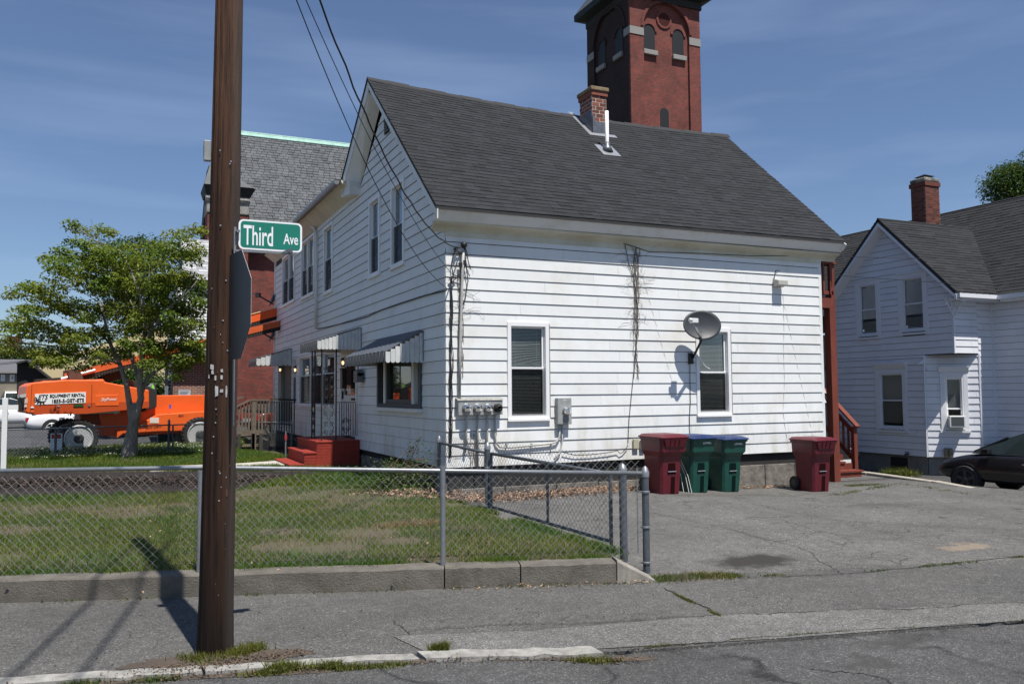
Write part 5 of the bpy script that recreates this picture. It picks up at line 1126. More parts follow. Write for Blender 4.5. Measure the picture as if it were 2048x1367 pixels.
# ================================================================ BINS
def make_bin(label,body,lid,group,gate):
    t=thing('wheelie_bin',label,'bin',(0,0,0),world=False,group=group)
    def ring(w_,d0,d1,z,c=.05): return [(-w_/2+c,d0,z),(w_/2-c,d0,z),(w_/2,d0+c,z),(w_/2,d1,z),(-w_/2,d1,z),(-w_/2,d0+c,z)]
    m=MB(); lv=[ring(.44,-.22,.26,.0),ring(.46,-.25,.28,.32),ring(.475,-.265,.285,.55),ring(.48,-.27,.29,.66),ring(.585,-.36,.31,.76),ring(.60,-.375,.32,.97)]
    V=[p for r in lv for p in r]; F=[(i*6+k,i*6+(k+1)%6,(i+1)*6+(k+1)%6,(i+1)*6+k) for i in range(5) for k in range(6)]+[(5,4,3,2,1,0),tuple(30+k for k in range(6))]
    m.add(V,F); m.build('body',body,t,bevel=.012)
    m=MB(); V=ring(.63,-.40,.335,.955)+ring(.64,-.405,.34,.995); m.add(V,[(5,4,3,2,1,0),(6,7,8,9,10,11)]+[(k,(k+1)%6,6+(k+1)%6,6+k) for k in range(6)]); m.build('rim',body,t,bevel=.006)
    m=MB(); l0=ring(.66,-.44,.36,.998);l1=ring(.65,-.43,.36,1.02);l2=ring(.5,-.30,.28,1.06); V=l0+l1+l2; m.add(V,[(5,4,3,2,1,0)]+[(i*6+k,i*6+(k+1)%6,(i+1)*6+(k+1)%6,(i+1)*6+k) for i in range(2) for k in range(6)]+[tuple(12+k for k in range(6))]); l=m.build('lid',lid,t,bevel=.006)
    m=MB(); m.tube([(-.25,.36,1.03),(.25,.36,1.03)],.022,8); m.box((-.27,.31,.97),(-.2,.37,1.03)); m.box((.2,.31,.97),(.27,.37,1.03)); m.build('handle',body,t)
    # lift bar recess
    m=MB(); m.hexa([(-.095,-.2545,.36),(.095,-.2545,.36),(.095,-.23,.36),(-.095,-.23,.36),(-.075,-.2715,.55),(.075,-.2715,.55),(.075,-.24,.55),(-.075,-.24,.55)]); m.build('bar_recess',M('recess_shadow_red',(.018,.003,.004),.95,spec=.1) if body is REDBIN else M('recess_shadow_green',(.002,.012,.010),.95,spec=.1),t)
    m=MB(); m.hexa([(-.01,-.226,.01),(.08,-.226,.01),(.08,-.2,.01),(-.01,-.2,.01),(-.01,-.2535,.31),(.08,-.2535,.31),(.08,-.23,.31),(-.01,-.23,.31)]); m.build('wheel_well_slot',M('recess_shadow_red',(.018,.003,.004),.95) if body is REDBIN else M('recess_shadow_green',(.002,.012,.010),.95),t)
    m=MB(); m.tube([(-.09,-.272,.40),(.09,-.272,.40)],.011,8); m.build('lift_bar',GALV,t)
    if gate:
        m=MB(); m.hexa([(-.2,-.385,.84),(.2,-.385,.84),(.2,-.36,.84),(-.2,-.36,.84),(-.26,-.43,.985),(.26,-.43,.985),(.26,-.38,.985),(-.26,-.38,.985)]); m.build('front_grip',body,t,bevel=.008)
        for x in (-.1,0,.1): m=MB(); m.hexa([(x-.022,-.40,.85),(x+.022,-.40,.85),(x+.022,-.38,.85),(x-.022,-.38,.85),(x-.022,-.442,.97),(x+.022,-.442,.97),(x+.022,-.42,.97),(x-.022,-.42,.97)]); m.build('grip_rib',body,t)
    else:
        Fz=frame((0,-.378,0),(1,0,0),(0,-1,0)); text_mb('LOWELL',.035,.2,.03,Fz,-.03,.90,.001).build('lettering',SWH,t)
        m=MB(); m.hexa([(-.12,-.275,.665),(.12,-.275,.665),(.12,-.25,.665),(-.12,-.25,.665),(-.11,-.30,.70),(.11,-.30,.70),(.11,-.26,.70),(-.11,-.26,.70)]); m.build('grip_slot',M('green_recess',(.004,.02,.016),.6),t)
        m=MB(); m.hexa([(-.12,-.445,1.0),(.0,-.445,1.0),(.0,-.40,1.0),(-.12,-.40,1.0),(-.1,-.43,1.035),(-.02,-.43,1.035),(-.02,-.38,1.04),(-.1,-.38,1.04)]); m.build('lid_tab',lid,l)
    for s in (-1,1):
        m=MB(); m.lathe([(.02,-.03),(.13,-.03),(.14,0),(.13,.03),(.02,.03)],(s*.25,.30,.14),'x',20); wh=m.build('wheel',BLK,t); m=MB(); m.lathe([(.07,-.034),(.07,.034)],(s*.25,.30,.14),'x',14); m.build('hub',M('grey_hub',(.05,.05,.05),.5),wh)
    return t
def binpos(x,y,dx):
    z=-.12
    for _ in range(3): p=at(x,y,Z=z); z=float(zdrv(p.x-.2,p.y+.2))
    return (p.x-dx,p.y+.22,z)
rb_=make_bin('dark red wheelie bin at the left end of the row by the telephone box',REDBIN,REDBIN,'wheelie bins along the wall',True); rb_.location=binpos(1363,987,.22); rb_.rotation_euler.z=.0; rb_.scale=(.95,.95,1)
r2=dup(rb_,binpos(1662,981,.22),-.05,'dark red wheelie bin standing alone beside the deck post')
gb2=make_bin('blue-lidded green wheelie bin touching the left red bin',GRNBIN,BLUELID,'wheelie bins along the wall',False); gb2.location=binpos(1420,984,.22); gb2.rotation_euler.z=.03; gb2.scale=(.95,.95,1)
g2_=dup(gb2,binpos(1483,982,.22),.0,'blue-lidded green wheelie bin, the one away from the red bin')
st_=MB()
bl=gb2.location
for k,(a,b) in enumerate((((-.33,.1,.62),(-.28,-.1,.01)),((-.30,-.05,.6),(-.2,-.24,.0)),((-.31,.0,.6),(-.235,-.2,.0)))):
    q=MB(); A_=Vector(bl)+Vector(a);B_=Vector(bl)+Vector(b); q.tube([A_,A_+(B_-A_)*.5+Vector((.02,-.02,.02)),B_],.005,4); tag(q.build('string',PLW),['long white string trailing down the green bin, nearest the left red bin','middle white string leaning on the green bin','shortest white string, rightmost on the green bin'][k],'string','white strings beside the green bin')
# ================================================================ DECK, STAIRS
zd=-.18
PB=at(1670,965,Z=zd)
dk=thing('back_deck','tall red-brown stained wooden deck post with upper balcony railing and stairs beside the house','deck',(PB.x,PB.y,zd))
q=MB(); sx=.17; q.box((PB.x-.085,PB.y-.085,zd+.03),(PB.x+.085,PB.y+.085,zat(PB,1660,616))); q.build('post',DECK,dk)
q=MB(); q.box((PB.x-.12,PB.y-.12,zd-.02),(PB.x+.12,PB.y+.12,zd+.03)); q.build('post_base',CURB,dk)
zu=zat(PB,1660,616); zt2=zat(PB,1660,523)
q=MB(); q.box((XE+.06,PB.y-.08,zu-.0),(PB.x+.09,PB.y+.0,zu+.22)); q.build('rim_beam',DECK,dk)
q=MB(); q.box((PB.x+.0,PB.y-.0,zu-.0),(PB.x+.09,PB.y+4,zu+.22)); q.build('rim_beam',DECK,dk)
q=MB(); q.box((XE+.06,PB.y+.0,zu+.2),(PB.x+.05,PB.y+4,zu+.25)); q.build('deck_floor',DECK,dk)
q=MB(); q.box((XE+.06,PB.y-.1,zt2-.06),(PB.x+.13,PB.y+.04,zt2)); q.build('top_rail',DECK,dk); q=MB(); q.box((XE+.06,PB.y-.06,zu+.30),(PB.x+.06,PB.y-.02,zu+.38)); q.build('bottom_rail',DECK,dk)
q=MB(); q.box((PB.x+.0,PB.y-.06,zu+.221),(PB.x+.1,PB.y+.04,zt2-.061)); q.build('railing_post',DECK,dk)
for i in range(2): x=XE+.16+i*.2; q=MB(); q.box((x,PB.y-.1,zu+.3),(x+.04,PB.y-.06,zt2-.06)); q.build('baluster',DECK,dk)
q=MB(); q.box((PB.x+.02,PB.y+.04,zt2-.06),(PB.x+.12,PB.y+4,zt2)); q.build('top_rail',DECK,dk)
for i in range(6): y=PB.y+.7+i*.6; q=MB(); q.box((PB.x+.05,y,zu+.25),(PB.x+.09,y+.04,zt2-.06)); q.build('baluster',DECK,dk)
zm_=zat(PB,1660,735); q=MB(); q.box((XE+.05,PB.y+.1,zm_-.05),(PB.x-.05,PB.y+.15,zm_+.05)); q.build('cross_brace',DWOOD,dk)
q=MB(); q.box((XE+.1,PB.y+3.6,zd),(XE+.25,PB.y+3.75,zu)); q.build('post',DECK,dk)
SR=at(1727,955,Z=zd); SL=at(1681,958,Z=zd); sy=SR.y; sxl=PB.x+.2; sxr=SR.x; rise=(zat(SR,1727,918)-zd)*.5+.0
rise=.185
stt=thing('deck_stairs','red-brown wooden stairs with railing climbing away behind the deck post','stairs',(SR.x-.5,sy,zd))
for i in range(8):
    y=sy+i*.27; z=zd+rise*(i+1)
    q=MB(); q.box((sxl,y+.03,zd+rise*i),(sxr-.02,y+.06,z-.04)); q.build('riser',DECK,stt); q=MB(); q.box((sxl,y-.0,z-.039),(sxr+(.03 if i<1 else -.25 if i else 0),y+.30,z)); q.build('tread',DECK,stt)
nx=at(1709,900,Y=sy+.38).x
q=MB(); ny=sy+.38; znt=zat((nx,ny),1706,852); q.box((nx-.05,ny-.05,zd+.1),(nx+.05,ny+.05,znt)); q.build('newel_post',DECK,stt)
pL=on_line(1648,(nx,ny,0),(nx,ny+3,0)); sl=(zat(pL,1648,788)-znt)/(pL.y-ny); print('stair slope',sl,pL)
def rl(x,y0,y1,z0,w_,h_,nm): q=MB(); q.bar((x,y0,z0),(x,y1,z0+(y1-y0)*sl),w_,h_); q.build(nm,DECK,stt)
rl(nx,ny-.12,ny+2.2,znt+.0,.14,.04,'hand_rail'); rl(nx,ny,ny+2.2,znt-.14,.04,.09,'upper_rail'); rl(nx,ny,ny+2.2,znt-.80,.04,.09,'lower_rail')
for i in range(13): y=ny+.15+i*.15; z=znt-.78+(y-ny)*sl; q=MB(); q.box((nx-.02,y,z),(nx+.02,y+.04,z+.62)); q.build('baluster',DECK,stt)
# ================================================================ NEIGHBOUR HOUSE (right)
XN=20.525; YNs=15.83; YNn=20.75; ZN0=-.045; ZNg=-.56
nh=thing('neighbour_house','white shingled house with cross gable, brick chimney and overhanging corner, behind the parked black car','house',(XN,YNs,ZNg))
FNW=frame((XN,0,0),(0,1,0),(-1,0,0)); NX2=22.08
def nshing(F,u0f,z0,z1,expo,holes,wmin=.5,wmax=.75,seed=1,par=nh):
    R=random.Random(seed); z=z0; r=0
    while z<z1-.02:
        zb=min(z+expo,z1+.001); u0,u1=u0f(z); t0,t1=u0f(zb)
        u=u0-(R.random()*wmax)
        while u<u1-.01:
            w_=R.uniform(wmin,wmax); a=max(u0,u);b=min(u1,u+w_); u+=w_
            segs=[(a,b)]
            for h in holes:
                if h[2]<zb-.02 and h[3]>z+.02: segs=[q for s in segs for q in ([(s[0],min(s[1],h[0])),(max(s[0],h[1]),s[1])] if h[0]<s[1] and h[1]>s[0] else [s]) if q[1]-q[0]>.02]
            for a,b in segs:
                aa=max(a,t0);bb=min(b,t1)
                if bb<=aa: aa=bb=max(min((a+b)/2,t1),t0)
                m=MB(); m.hexa([F(a+.002,z+.009,.0),F(b-.002,z+.009,.0),F(b-.002,z+.009,.02),F(a+.002,z+.009,.02),F(aa+.002,zb,-.002),F(bb-.002,zb,-.002),F(bb-.002,zb,.003),F(aa+.002,zb,.003)]); m.build('siding_shingle',NSIDE,par)
        z+=expo; r+=1
wN=[(at(1716,570,X=XN),at(1757,668,X=XN)),(at(1802,556,X=XN),at(1851,658,X=XN)),(at(1757,745,X=XN),at(1811,856,X=XN))]
hN=[(b.y,a.y,b.z,a.z) for a,b in wN]; print('nwins',[[round(v,2) for v in h] for h in hN])
so_=at(1912,584,X=XN-.35); yE=so_.y; zE=so_.z+.03; pk=at(1755,437,X=XN-.35); yP=pk.y; zP=pk.z; yW=2*yP-yE
ypk=yP; zpk=zP-.2; kG=(zP-zE)/(yP-yE); zb0_=zE+(YNs-yE)*kG-.2; YNn=2*yP-YNs
def topN(z):   # gable limits
    if z<zb0_: return YNs,YNn
    k=(z-zb0_)/(zpk-zb0_); return YNs+(ypk-YNs)*k, YNn-(YNn-ypk)*k
nshing(FNW,lambda z:topN(z),2.82,zpk-.02,.185,hN,seed=1)
nshing(FNW,lambda z:(16.77,YNn),ZN0,2.82,.185,hN,seed=2)
core=MB(); core.box((XN+.03,16.8,ZN0),(NX2+3,YNn,2.82)); core.prism([(XN+.03,YNs+.03,2.84),(XN+.03,YNn,2.84),(XN+.03,YNn,4.15),(XN+.03,ypk,zpk-.1),(XN+.03,YNs+.03,4.15)],(2.5,0,0)); 
core=MB(); 
core.box((XN+.25,16.8,ZN0),(NX2+3,YNn,2.82)); core.build('inner_wall',DARK,nh)
def backN(u0,u1,z0,z1,holes):
    mb=MB(); zs=sorted({z0,z1}|{z for h in holes for z in h[2:4] if z0<z<z1})
    for a,b in zip(zs,zs[1:]):
        segs=[(u0,u1)]
        for h in holes:
            if h[2]<=a+.001 and h[3]>=b-.001: segs=[q for s in segs for q in ([(s[0],min(s[1],h[0])),(max(s[0],h[1]),s[1])] if h[0]<s[1] and h[1]>s[0] else [s]) if q[1]-q[0]>.005]
        for s in segs: mb.fbox(FNW,s[0],s[1],a,b,-.1,-.004)
    mb.build('wall_backing',NBK,nh)
backN(16.79,YNn,ZN0,2.82,hN); backN(YNs+.01,YNn,2.83,zb0_,hN)
g_=MB(); g_.prism([(XN+.004,YNs+.01,4.15),(XN+.004,YNn,4.15),(XN+.004,ypk,zpk-.02)],(.0+.001,0,0)); 
hz=max(h[3] for h in hN[:2])
g_=MB(); g_.prism([(XN+.006,YNs+(hz-zb0_)/kG,hz),(XN+.006,YNn-(hz-zb0_)/kG,hz),(XN+.006,ypk,zpk-.03)],(.08,0,0)); 
for a,b in ((YNs+.02,hN[1][0]),(hN[1][1],hN[0][0]),(hN[0][1],YNn-.02)):
    f=lambda y: min(hz, zb0_+(y-YNs)*kG-.02, zb0_+(YNn-y)*kG-.02)
    g_.hexa([(XN+.006,a,zb0_-.01),(XN+.08,a,zb0_-.01),(XN+.08,b,zb0_-.01),(XN+.006,b,zb0_-.01),(XN+.006,a,f(a)),(XN+.08,a,f(a)),(XN+.08,b,f(b)),(XN+.006,b,f(b))])
g_.build('wall_backing',NBK,nh)
# windows with wide trims
def nwin(h,tr=.11,cornice=False,shade=0,blind=0,div=.5):
    u0,u1,z0,z1=h
    w_=win(nh,FNW,u0,u1,z0,z1,div=div,blind=blind,shade=shade,trim=.045,frameC=NTRIM,proud=.03,recess=.04,screen=False)
    for a,b,c,d in ((u0-tr,u0-.002,z0-.06,z1+.1),(u1+.002,u1+tr,z0-.06,z1+.1),(u0-.002,u1+.002,z1+.002,z1+.1)):
        m=MB(); m.fbox(FNW,a,b,c,d,.0,.035); m.build('casing',NTRIM,w_)
    m=MB(); m.fbox(FNW,u0-tr-.03,u1+tr+.03,z0-.12,z0-.062,.0,.06); m.build('sill_board',NTRIM,w_)
    if cornice:
        m=MB(); m.prism([FNW(u0-tr-.02,z1+.105,.0),FNW(u0-tr-.02,z1+.105,.03),FNW(u0-tr-.02,z1+.25,.10),FNW(u0-tr-.02,z1+.29,.10),FNW(u0-tr-.02,z1+.29,.0)],(0,u1-u0+2*tr+.04,0)); m.build('cornice',NTRIM,w_)
    else:
        m=MB(); m.fbox(FNW,u0-tr-.03,u1+tr+.03,z1+.102,z1+.15,.0,.06); m.build('head_trim',NTRIM,w_)
nwin(hN[0],blind=.95); nwin(hN[1],blind=.95); nwin(hN[2],cornice=True,shade=.5)
# chamfered lower corner with window and air conditioner
cA=Vector((XN,16.77,0)); cB=Vector((21.465,15.83,0)); cd_=(cB-cA).normalized(); cn=Vector((cd_.y,-cd_.x,0)); 
if cn.dot(Vector((-1,-1,0)))<0: cn=-cn
LC=(cB-cA).length; FC=frame(cA,cd_,cn)
cw=[on_line(1888,cA,cB),on_line(1926,cA,cB)]; u0=(cw[0]-cA).length;u1=(cw[1]-cA).length
z0=zat(cw[0],1888,856);z1=zat(cw[0],1888,753); hC=[(u0,u1,z0,z1)]; print('cham',u0,u1,z0,z1,LC)
nshing(FC,lambda z:(0,LC),ZN0,2.80,.185,hC,wmin=.9,wmax=1.4,seed=4)
m=MB(); 
for a,b,c,d in ((0,u0,ZN0,2.82),(u1,LC,ZN0,2.82),(u0,u1,ZN0,z0),(u0,u1,z1,2.82)): m.fbox(FC,a,b,c,d,-.1,-.004)
m.build('wall_backing',NBK,nh)
w_=win(nh,FC,u0,u1,z0,z1,div=.38,blind=.6,trim=.04,frameC=WIN,proud=.03,recess=.05,screen=False)
for a,b,c,d in ((u0-.11,u0-.002,z0-.05,z1+.12),(u1+.002,u1+.11,z0-.05,z1+.12),(u0-.002,u1+.002,z1+.002,z1+.12)): m=MB(); m.fbox(FC,a,b,c,d,0,.035); m.build('casing',NTRIM,w_)
m=MB(); m.prism([FC(u0-.14,z1+.125,0),FC(u0-.14,z1+.125,.03),FC(u0-.14,z1+.26,.09),FC(u0-.14,z1+.30,.09),FC(u0-.14,z1+.30,0)],cd_*(u1-u0+.28)); m.build('cornice',NTRIM,w_)
m=MB(); m.fbox(FC,u0-.14,u1+.14,z0-.11,z0-.052,0,.06); m.build('sill_board',NTRIM,w_)
for uu in (-.045,LC+.0): m=MB(); m.fbox(FC,uu,uu+.04,ZN0,2.80,-.02,.03); m.build('corner_board',NTRIM,nh)
ac=thing('air_conditioner','white window air conditioner with dark front grille in the neighbour’s angled corner window'.replace('’s',' house'),'air conditioner',tuple(FC((u0+u1)/2,z0+.05,.2)))
m=MB(); m.fbox(FC,u0+.06,u1-.02,z0+.05,z0+.36,-.03,.36); m.build('case',PLW,ac,bevel=.01); m=MB(); m.fbox(FC,u0+.10,u1-.06,z0+.09,z0+.33,.361,.366); m.build('grille',M('ac_grille',(.07,.08,.085),.6),ac)
# overhanging corner, south face of the wing, main west wall
FSo=frame((0,YNs,0),(1,0,0),(0,-1,0))
nshing(FSo,lambda z:(XN,21.465),2.82,4.45,.185,[],seed=6); 
nshing(FSo,lambda z:(21.465,NX2),ZN0,4.45,.185,[],seed=7)
m=MB(); m.box((XN+.004,YNs+.004,2.83),(21.465,YNs+.1,4.5)); m.box((21.465,YNs+.004,ZN0),(NX2,YNs+.1,4.5)); m.box((XN+.01,YNs+.02,2.80),(21.46,16.79,2.83)); m.build('wall_backing',NBK,nh)
for x,y,za in ((XN-.02,YNs-.02,2.82),): m=MB(); m.box((x,y,za),(x+.05,y+.05,4.4)); m.build('corner_board',NTRIM,nh)
FM2=frame((NX2,0,0),(0,1,0),(-1,0,0)); nshing(FM2,lambda z:(11.5,YNs),ZN0,4.45,.185,[],seed=8); m=MB(); m.fbox(FM2,11.5,YNs,ZN0,4.5,-.1,-.004); m.build('wall_backing',NBK,nh)
m=MB(); m.box((NX2-.03,YNs-.04,ZN0),(NX2+.0,YNs-.0,4.4)); m.build('corner_board',NTRIM,nh)
m=MB(); m.box((XN+.06,16.85,ZNg-.2),(NX2,YNn,ZN0)); m.prism([(XN+.06,16.82,ZNg-.2),(21.5,15.9,ZNg-.2),(NX2+.1,15.9,ZNg-.2),(NX2+.1,16.9,ZNg-.2)],(0,0,ZN0-ZNg+.2)); m.box((NX2+.06,11.5,ZNg-.2),(NX2+1,15.9,ZN0)); fo=m.build('foundation',M('pale_foundation',(.24,.235,.225),.95,var=.3,vscale=3,bump=.4),nh)
a=at(1782,912,X=XN+.05);b=at(1818,938,X=XN+.05); m=MB(); m.box((XN+.03,b.y,b.z),(XN+.055,a.y,a.z)); cw_=m.build('cellar_window',DARK,nh); m=MB(); m.box((XN+.02,b.y-.05,b.z),(XN+.05,b.y-.002,a.z)); m.build('frame',WOODG,cw_)
# roofs
def nroof(pts,name,expo,par,npart=0,seed=3,kind='shingle_field'):
    A,B,Cc,Dd=[Vector(p) for p in pts]; q=MB(); n=((B-A).cross(Dd-A)).normalized(); 
    if n.z<0:n=-n
    q.hexa([A-n*.08,B-n*.08,Cc-n*.08,Dd-n*.08,A-n*.004,B-n*.004,Cc-n*.004,Dd-n*.004]); r=q.build(name,SHBASE,par)
    shingles(r,A,B,Cc,Dd,expo,.16,.36,0,SHING,SHINGO,seedv=seed,thick=.008,kind=kind); return r
so_=at(1912,584,X=XN-.35); yE=so_.y; zE=so_.z+.03; pk=at(1755,437,X=XN-.35); yP=pk.y; zP=pk.z; yW=2*yP-yE
xr=26.0; zr=7.78
# main roof west slope: eave X=21.75,z 4.52 -> ridge X=25
xe=21.75; ze_=zat((xe,13.2),2048,583) ; ze_=at(2040,585,X=xe).z; zrg=at(2048,392,X=25.1).z; print('nb',so_,pk,ze_,zrg)
slopeM=(zrg-ze_)/(25.1-xe)
def xM(z): return xe+(z-ze_)/slopeM
nroof([(xM(zP),yP,zP),(xM(zE)-.15,yE,zE),(XN-.35,yE,zE),(XN-.35,yP,zP)][::1] if False else [(XN-.35,yE,zE),(xM(zE)+.0,yE,zE),(xM(zP),yP,zP),(XN-.35,yP,zP)],'wing_roof',.145,nh,seed=11,kind='shingle_wing_field')
nroof([(xM(zE),yW,zE),(XN-.35,yW,zE),(XN-.35,yP,zP),(xM(zP),yP,zP)],'wing_roof',.145,nh,seed=12,kind='shingle_wing_back_field')
nroof([(xe,30,ze_),(xe,10.8,ze_),(25.1,10.8,zrg),(25.1,30,zrg)],'main_roof',.145,nh,seed=13,kind='shingle_main_field')
q=MB(); q.hexa([(25.1,10.8,zrg-.1),(28.6,10.8,ze_),(28.6,30,ze_),(25.1,30,zrg-.1),(25.1,10.8,zrg),(28.6,10.8,ze_+.1),(28.6,30,ze_+.1),(25.1,30,zrg)]); q.build('main_roof',SHBASE,nh)
q=MB(); q.tube([(25.1,10.8,zrg+.0),(25.1,30,zrg+.0)],.035,6); q.build('ridge_cap',SHBASE,nh); q=MB(); q.tube([(XN-.35,yP,zP),(xM(zP),yP,zP)],.03,6); q.build('ridge_cap',SHBASE,nh)
m=MB(); m.prism([(25,11.5,0),(25,11.5,4),(25,28,4),(25,28,0)],(.1,0,0)); m.box((NX2,28,0),(25,28.1,5)); m.build('rear_wall',NTRIM,nh)
# gable rake boards and soffits
for (ya,za,yb2,zb_) in ((yE,zE,yP,zP),(yW,zE,yP,zP)):
    q=MB(); x=XN-.345; d=.2; q.hexa([(x,ya,za-d-.02),(x+.03,ya,za-d-.02),(x+.03,yb2,zb_-d-.02),(x,yb2,zb_-d-.02),(x,ya,za-.085),(x+.03,ya,za-.085),(x+.03,yb2,zb_-.085),(x,yb2,zb_-.085)]); q.build('rake_board',NTRIM,nh)
    q=MB(); q.hexa([(x+.03,ya,za-d-.015),(XN+.02,ya,za-d-.06),(XN+.02,yb2,zb_-d-.06),(x+.03,yb2,zb_-d-.015),(x+.03,ya,za-d+.015),(XN+.02,ya,za-d+.0),(XN+.02,yb2,zb_-d+.0),(x+.03,yb2,zb_-d+.015)]); q.build('rake_soffit',NTRIM,nh)
# gutters and scroll brackets
q=MB(); q.box((XN-.33,yE-.10,zE-.16),(xM(zE)+.05,yE+.01,zE-.05)); q.box((XN-.2,yE,zE-.2),(NX2,YNs,zE-.15)); q.build('gutter',NTRIM,nh); q=MB(); q.box((xe-.1,10.8,ze_-.12),(xe+.02,yE-.12,ze_-.0)); q.box((xe,10.8,ze_-.18),(NX2,yE-.12,ze_-.12)); q.build('gutter',NTRIM,nh)
for k in range(7): x=XN-.2+k*.26; q=MB(); q.bar((x,yE-.11,zE-.04),(x,yE+.06,zE-.015),.02,.01); q.build('gutter_strap',GALV,nh)
for (x,y,dx,dy) in ((XN-.02,YNs-.02,-1,0),(XN+.0,YNs-.03,0,-1)):
    q=MB(); pts=[]
    for i in range(18): t=i/17*2.2*math.pi; r_=.15*(1-.7*i/17); pts.append((x+dx*(.14+r_*math.cos(t)*.9),y+dy*(.14+r_*math.cos(t)*.9),4.12+r_*math.sin(t)))
    q.tube(pts,.02,5); q.bar((x+dx*.02,y+dy*.02,3.85),(x+dx*.3,y+dy*.3,4.3),.03); q.build('scroll_bracket',NTRIM,nh)
# chimney
cx0=at(1838,440,Y=19.0)
ca=at(1853,448,Y=18.2); cb_=at(1881,448,Y=18.2); zc1=at(1853,370,Y=18.2).z; cwd=cb_.x-ca.x
nc=brick_block(nh,'chimney',ca.x,cb_.x,18.2,18.2+cwd*.85,6.0,zc1,CHBI,MORTD,bl=.2,bh=.067,single=False)
q=MB(); q.box((ca.x-.03,18.17,zc1),(cb_.x+.03,18.24+cwd*.85,zc1+.13)); q.build('corbel_course',CHBI,nc); q=MB(); q.box((ca.x-.02,18.18,zc1+.131),(cb_.x+.02,18.22+cwd*.85,zc1+.27)); q.build('mortar_crown',M('stained_mortar',(.35,.34,.30),.95,col2=(.06,.06,.05),vscale=5),nc,bevel=.04)
q=MB(); xc=(ca.x+cb_.x)/2; yc=18.2+cwd*.42; z=zc1+.34; q.add([(xc-.22,yc-.22,z),(xc+.22,yc-.22,z),(xc+.22,yc+.22,z),(xc-.22,yc+.22,z),(xc,yc,z+.1)],[(0,1,4),(1,2,4),(2,3,4),(3,0,4),(3,2,1,0)]); 
for sx in (-.12,.12):
    for s2 in (-.15,.15): q.box((xc+sx-.01,yc+s2-.01,zc1+.25),(xc+sx+.01,yc+s2+.01,z+.01))
q.build('chimney_cap',IRON,nc)
# faucet and hose bits
p=at(1815,907,X=XN-.06); q=MB(); q.tube([p+Vector((.06,0,0)),p+Vector((-.08,0,.0)),p+Vector((-.1,0,-.06))],.025,8); q.tube([p+Vector((-.02,-.06,.05)),p+Vector((-.02,.06,.05))],.015,6); tag(q.build('outdoor_tap',IRON),'dark outdoor tap sticking out above the neighbour house cellar window','tap')
for i,xx in enumerate((1886,1895)): p=FC((on_line(xx,cA,cB)-cA).length,.0,.08); q=MB(); q.lathe([(.05,.0),(.06,.1),(.06,.2),(.05,.24)],(p.x,p.y,.03-.05),n=12); tag(q.build('vent_stub',M('rusty_pipe',(.3,.25,.18),.8,var=.5,vscale=20)),['left rusty pipe stub at the base of the angled corner wall','right rusty pipe stub at the base of the angled corner wall'][i],'pipe')
hz_=thing('hose_reel','coil of green hose hung low on the neighbour house behind the black car','hose',(21.7,15.6,.0))
q=MB(); 
for k in range(5):
    r_=.2+.02*k; q.tube([(21.75+r_*math.cos(t/16*2*math.pi),15.66-.03*k,.12+r_*math.sin(t/16*2*math.pi)) for t in range(17)],.016,6,False)
q.build('hose_coil',M('green_hose',(.01,.07,.03),.5),hz_)
# ================================================================ BRICK TOWER
TX0,TY0=26.99,41.55; TW=at(1402,180,Y=TY0).x-TX0; TD=at(1175,170,X=TX0).y-TY0; zTc=at(1262,0,D=50).z; zcor=at(1401,22,Y=TY0).z
tw=thing('brick_tower','tall square red brick tower with arched windows rising behind the white house roof','tower',(TX0,TY0,0)); print('tower',TW,TD,zcor)
F_S=frame((TX0,TY0,0),(1,0,0),(0,-1,0)); F_W=frame((TX0,TY0,0),(0,1,0),(-1,0,0)); rc_=.16
q=MB(); q.box((TX0+rc_+.05,TY0+rc_,-1),(TX0+TW-.02,TY0+TD-.02,zcor+.5)); q.build('shaft_core',BRICK,tw); q=MB(); q.box((TX0+rc_,TY0+rc_+.001,-1),(TX0+rc_+.049,TY0+TD-.02,zcor+.5)); q.build('west_panel',SHADEB,tw)
def towerface(F,W_,pxs,plane):
    # recessed arch panel: outer layer round an arch opening from uA..uB springing at zs
    uA,uB,zs,n=pxs; r=(uB-uA)/2; uc=(uA+uB)/2; zt=zcor+.5
    m=MB(); m.fbox(F,rc_ if plane else 0,uA,-1,zt,-rc_,0); m.fbox(F,uB,W_,-1,zt,-rc_,0)
    for i in range(n):
        a0=math.pi-math.pi*i/n;a1=math.pi-math.pi*(i+1)/n; x0,y0=uc+r*math.cos(a0),zs+r*math.sin(a0); x1,y1=uc+r*math.cos(a1),zs+r*math.sin(a1)
        m.hexa([F(x0,y0,-rc_),F(x1,y1,-rc_),F(x1,y1,0),F(x0,y0,0),F(x0,zt,-rc_),F(x1,zt,-rc_),F(x1,zt,0),F(x0,zt,0)])
    m.build('brick_face',SHADEB if plane else BRICK,tw)
    m=MB()
    for i in range(n):
        a0=math.pi-math.pi*i/n;a1=math.pi-math.pi*(i+1)/n; P=lambda a,rr,nn:F(uc+rr*math.cos(a),zs+rr*math.sin(a),nn)
        m.hexa([P(a0,r+.02,.0),P(a1,r+.02,.0),P(a1,r+.02,.06),P(a0,r+.02,.06),P(a0,r+.2,0),P(a1,r+.2,0),P(a1,r+.2,.06),P(a0,r+.2,.06)])
    m.build('arch_moulding',SHADEB if plane else BRICK,tw)
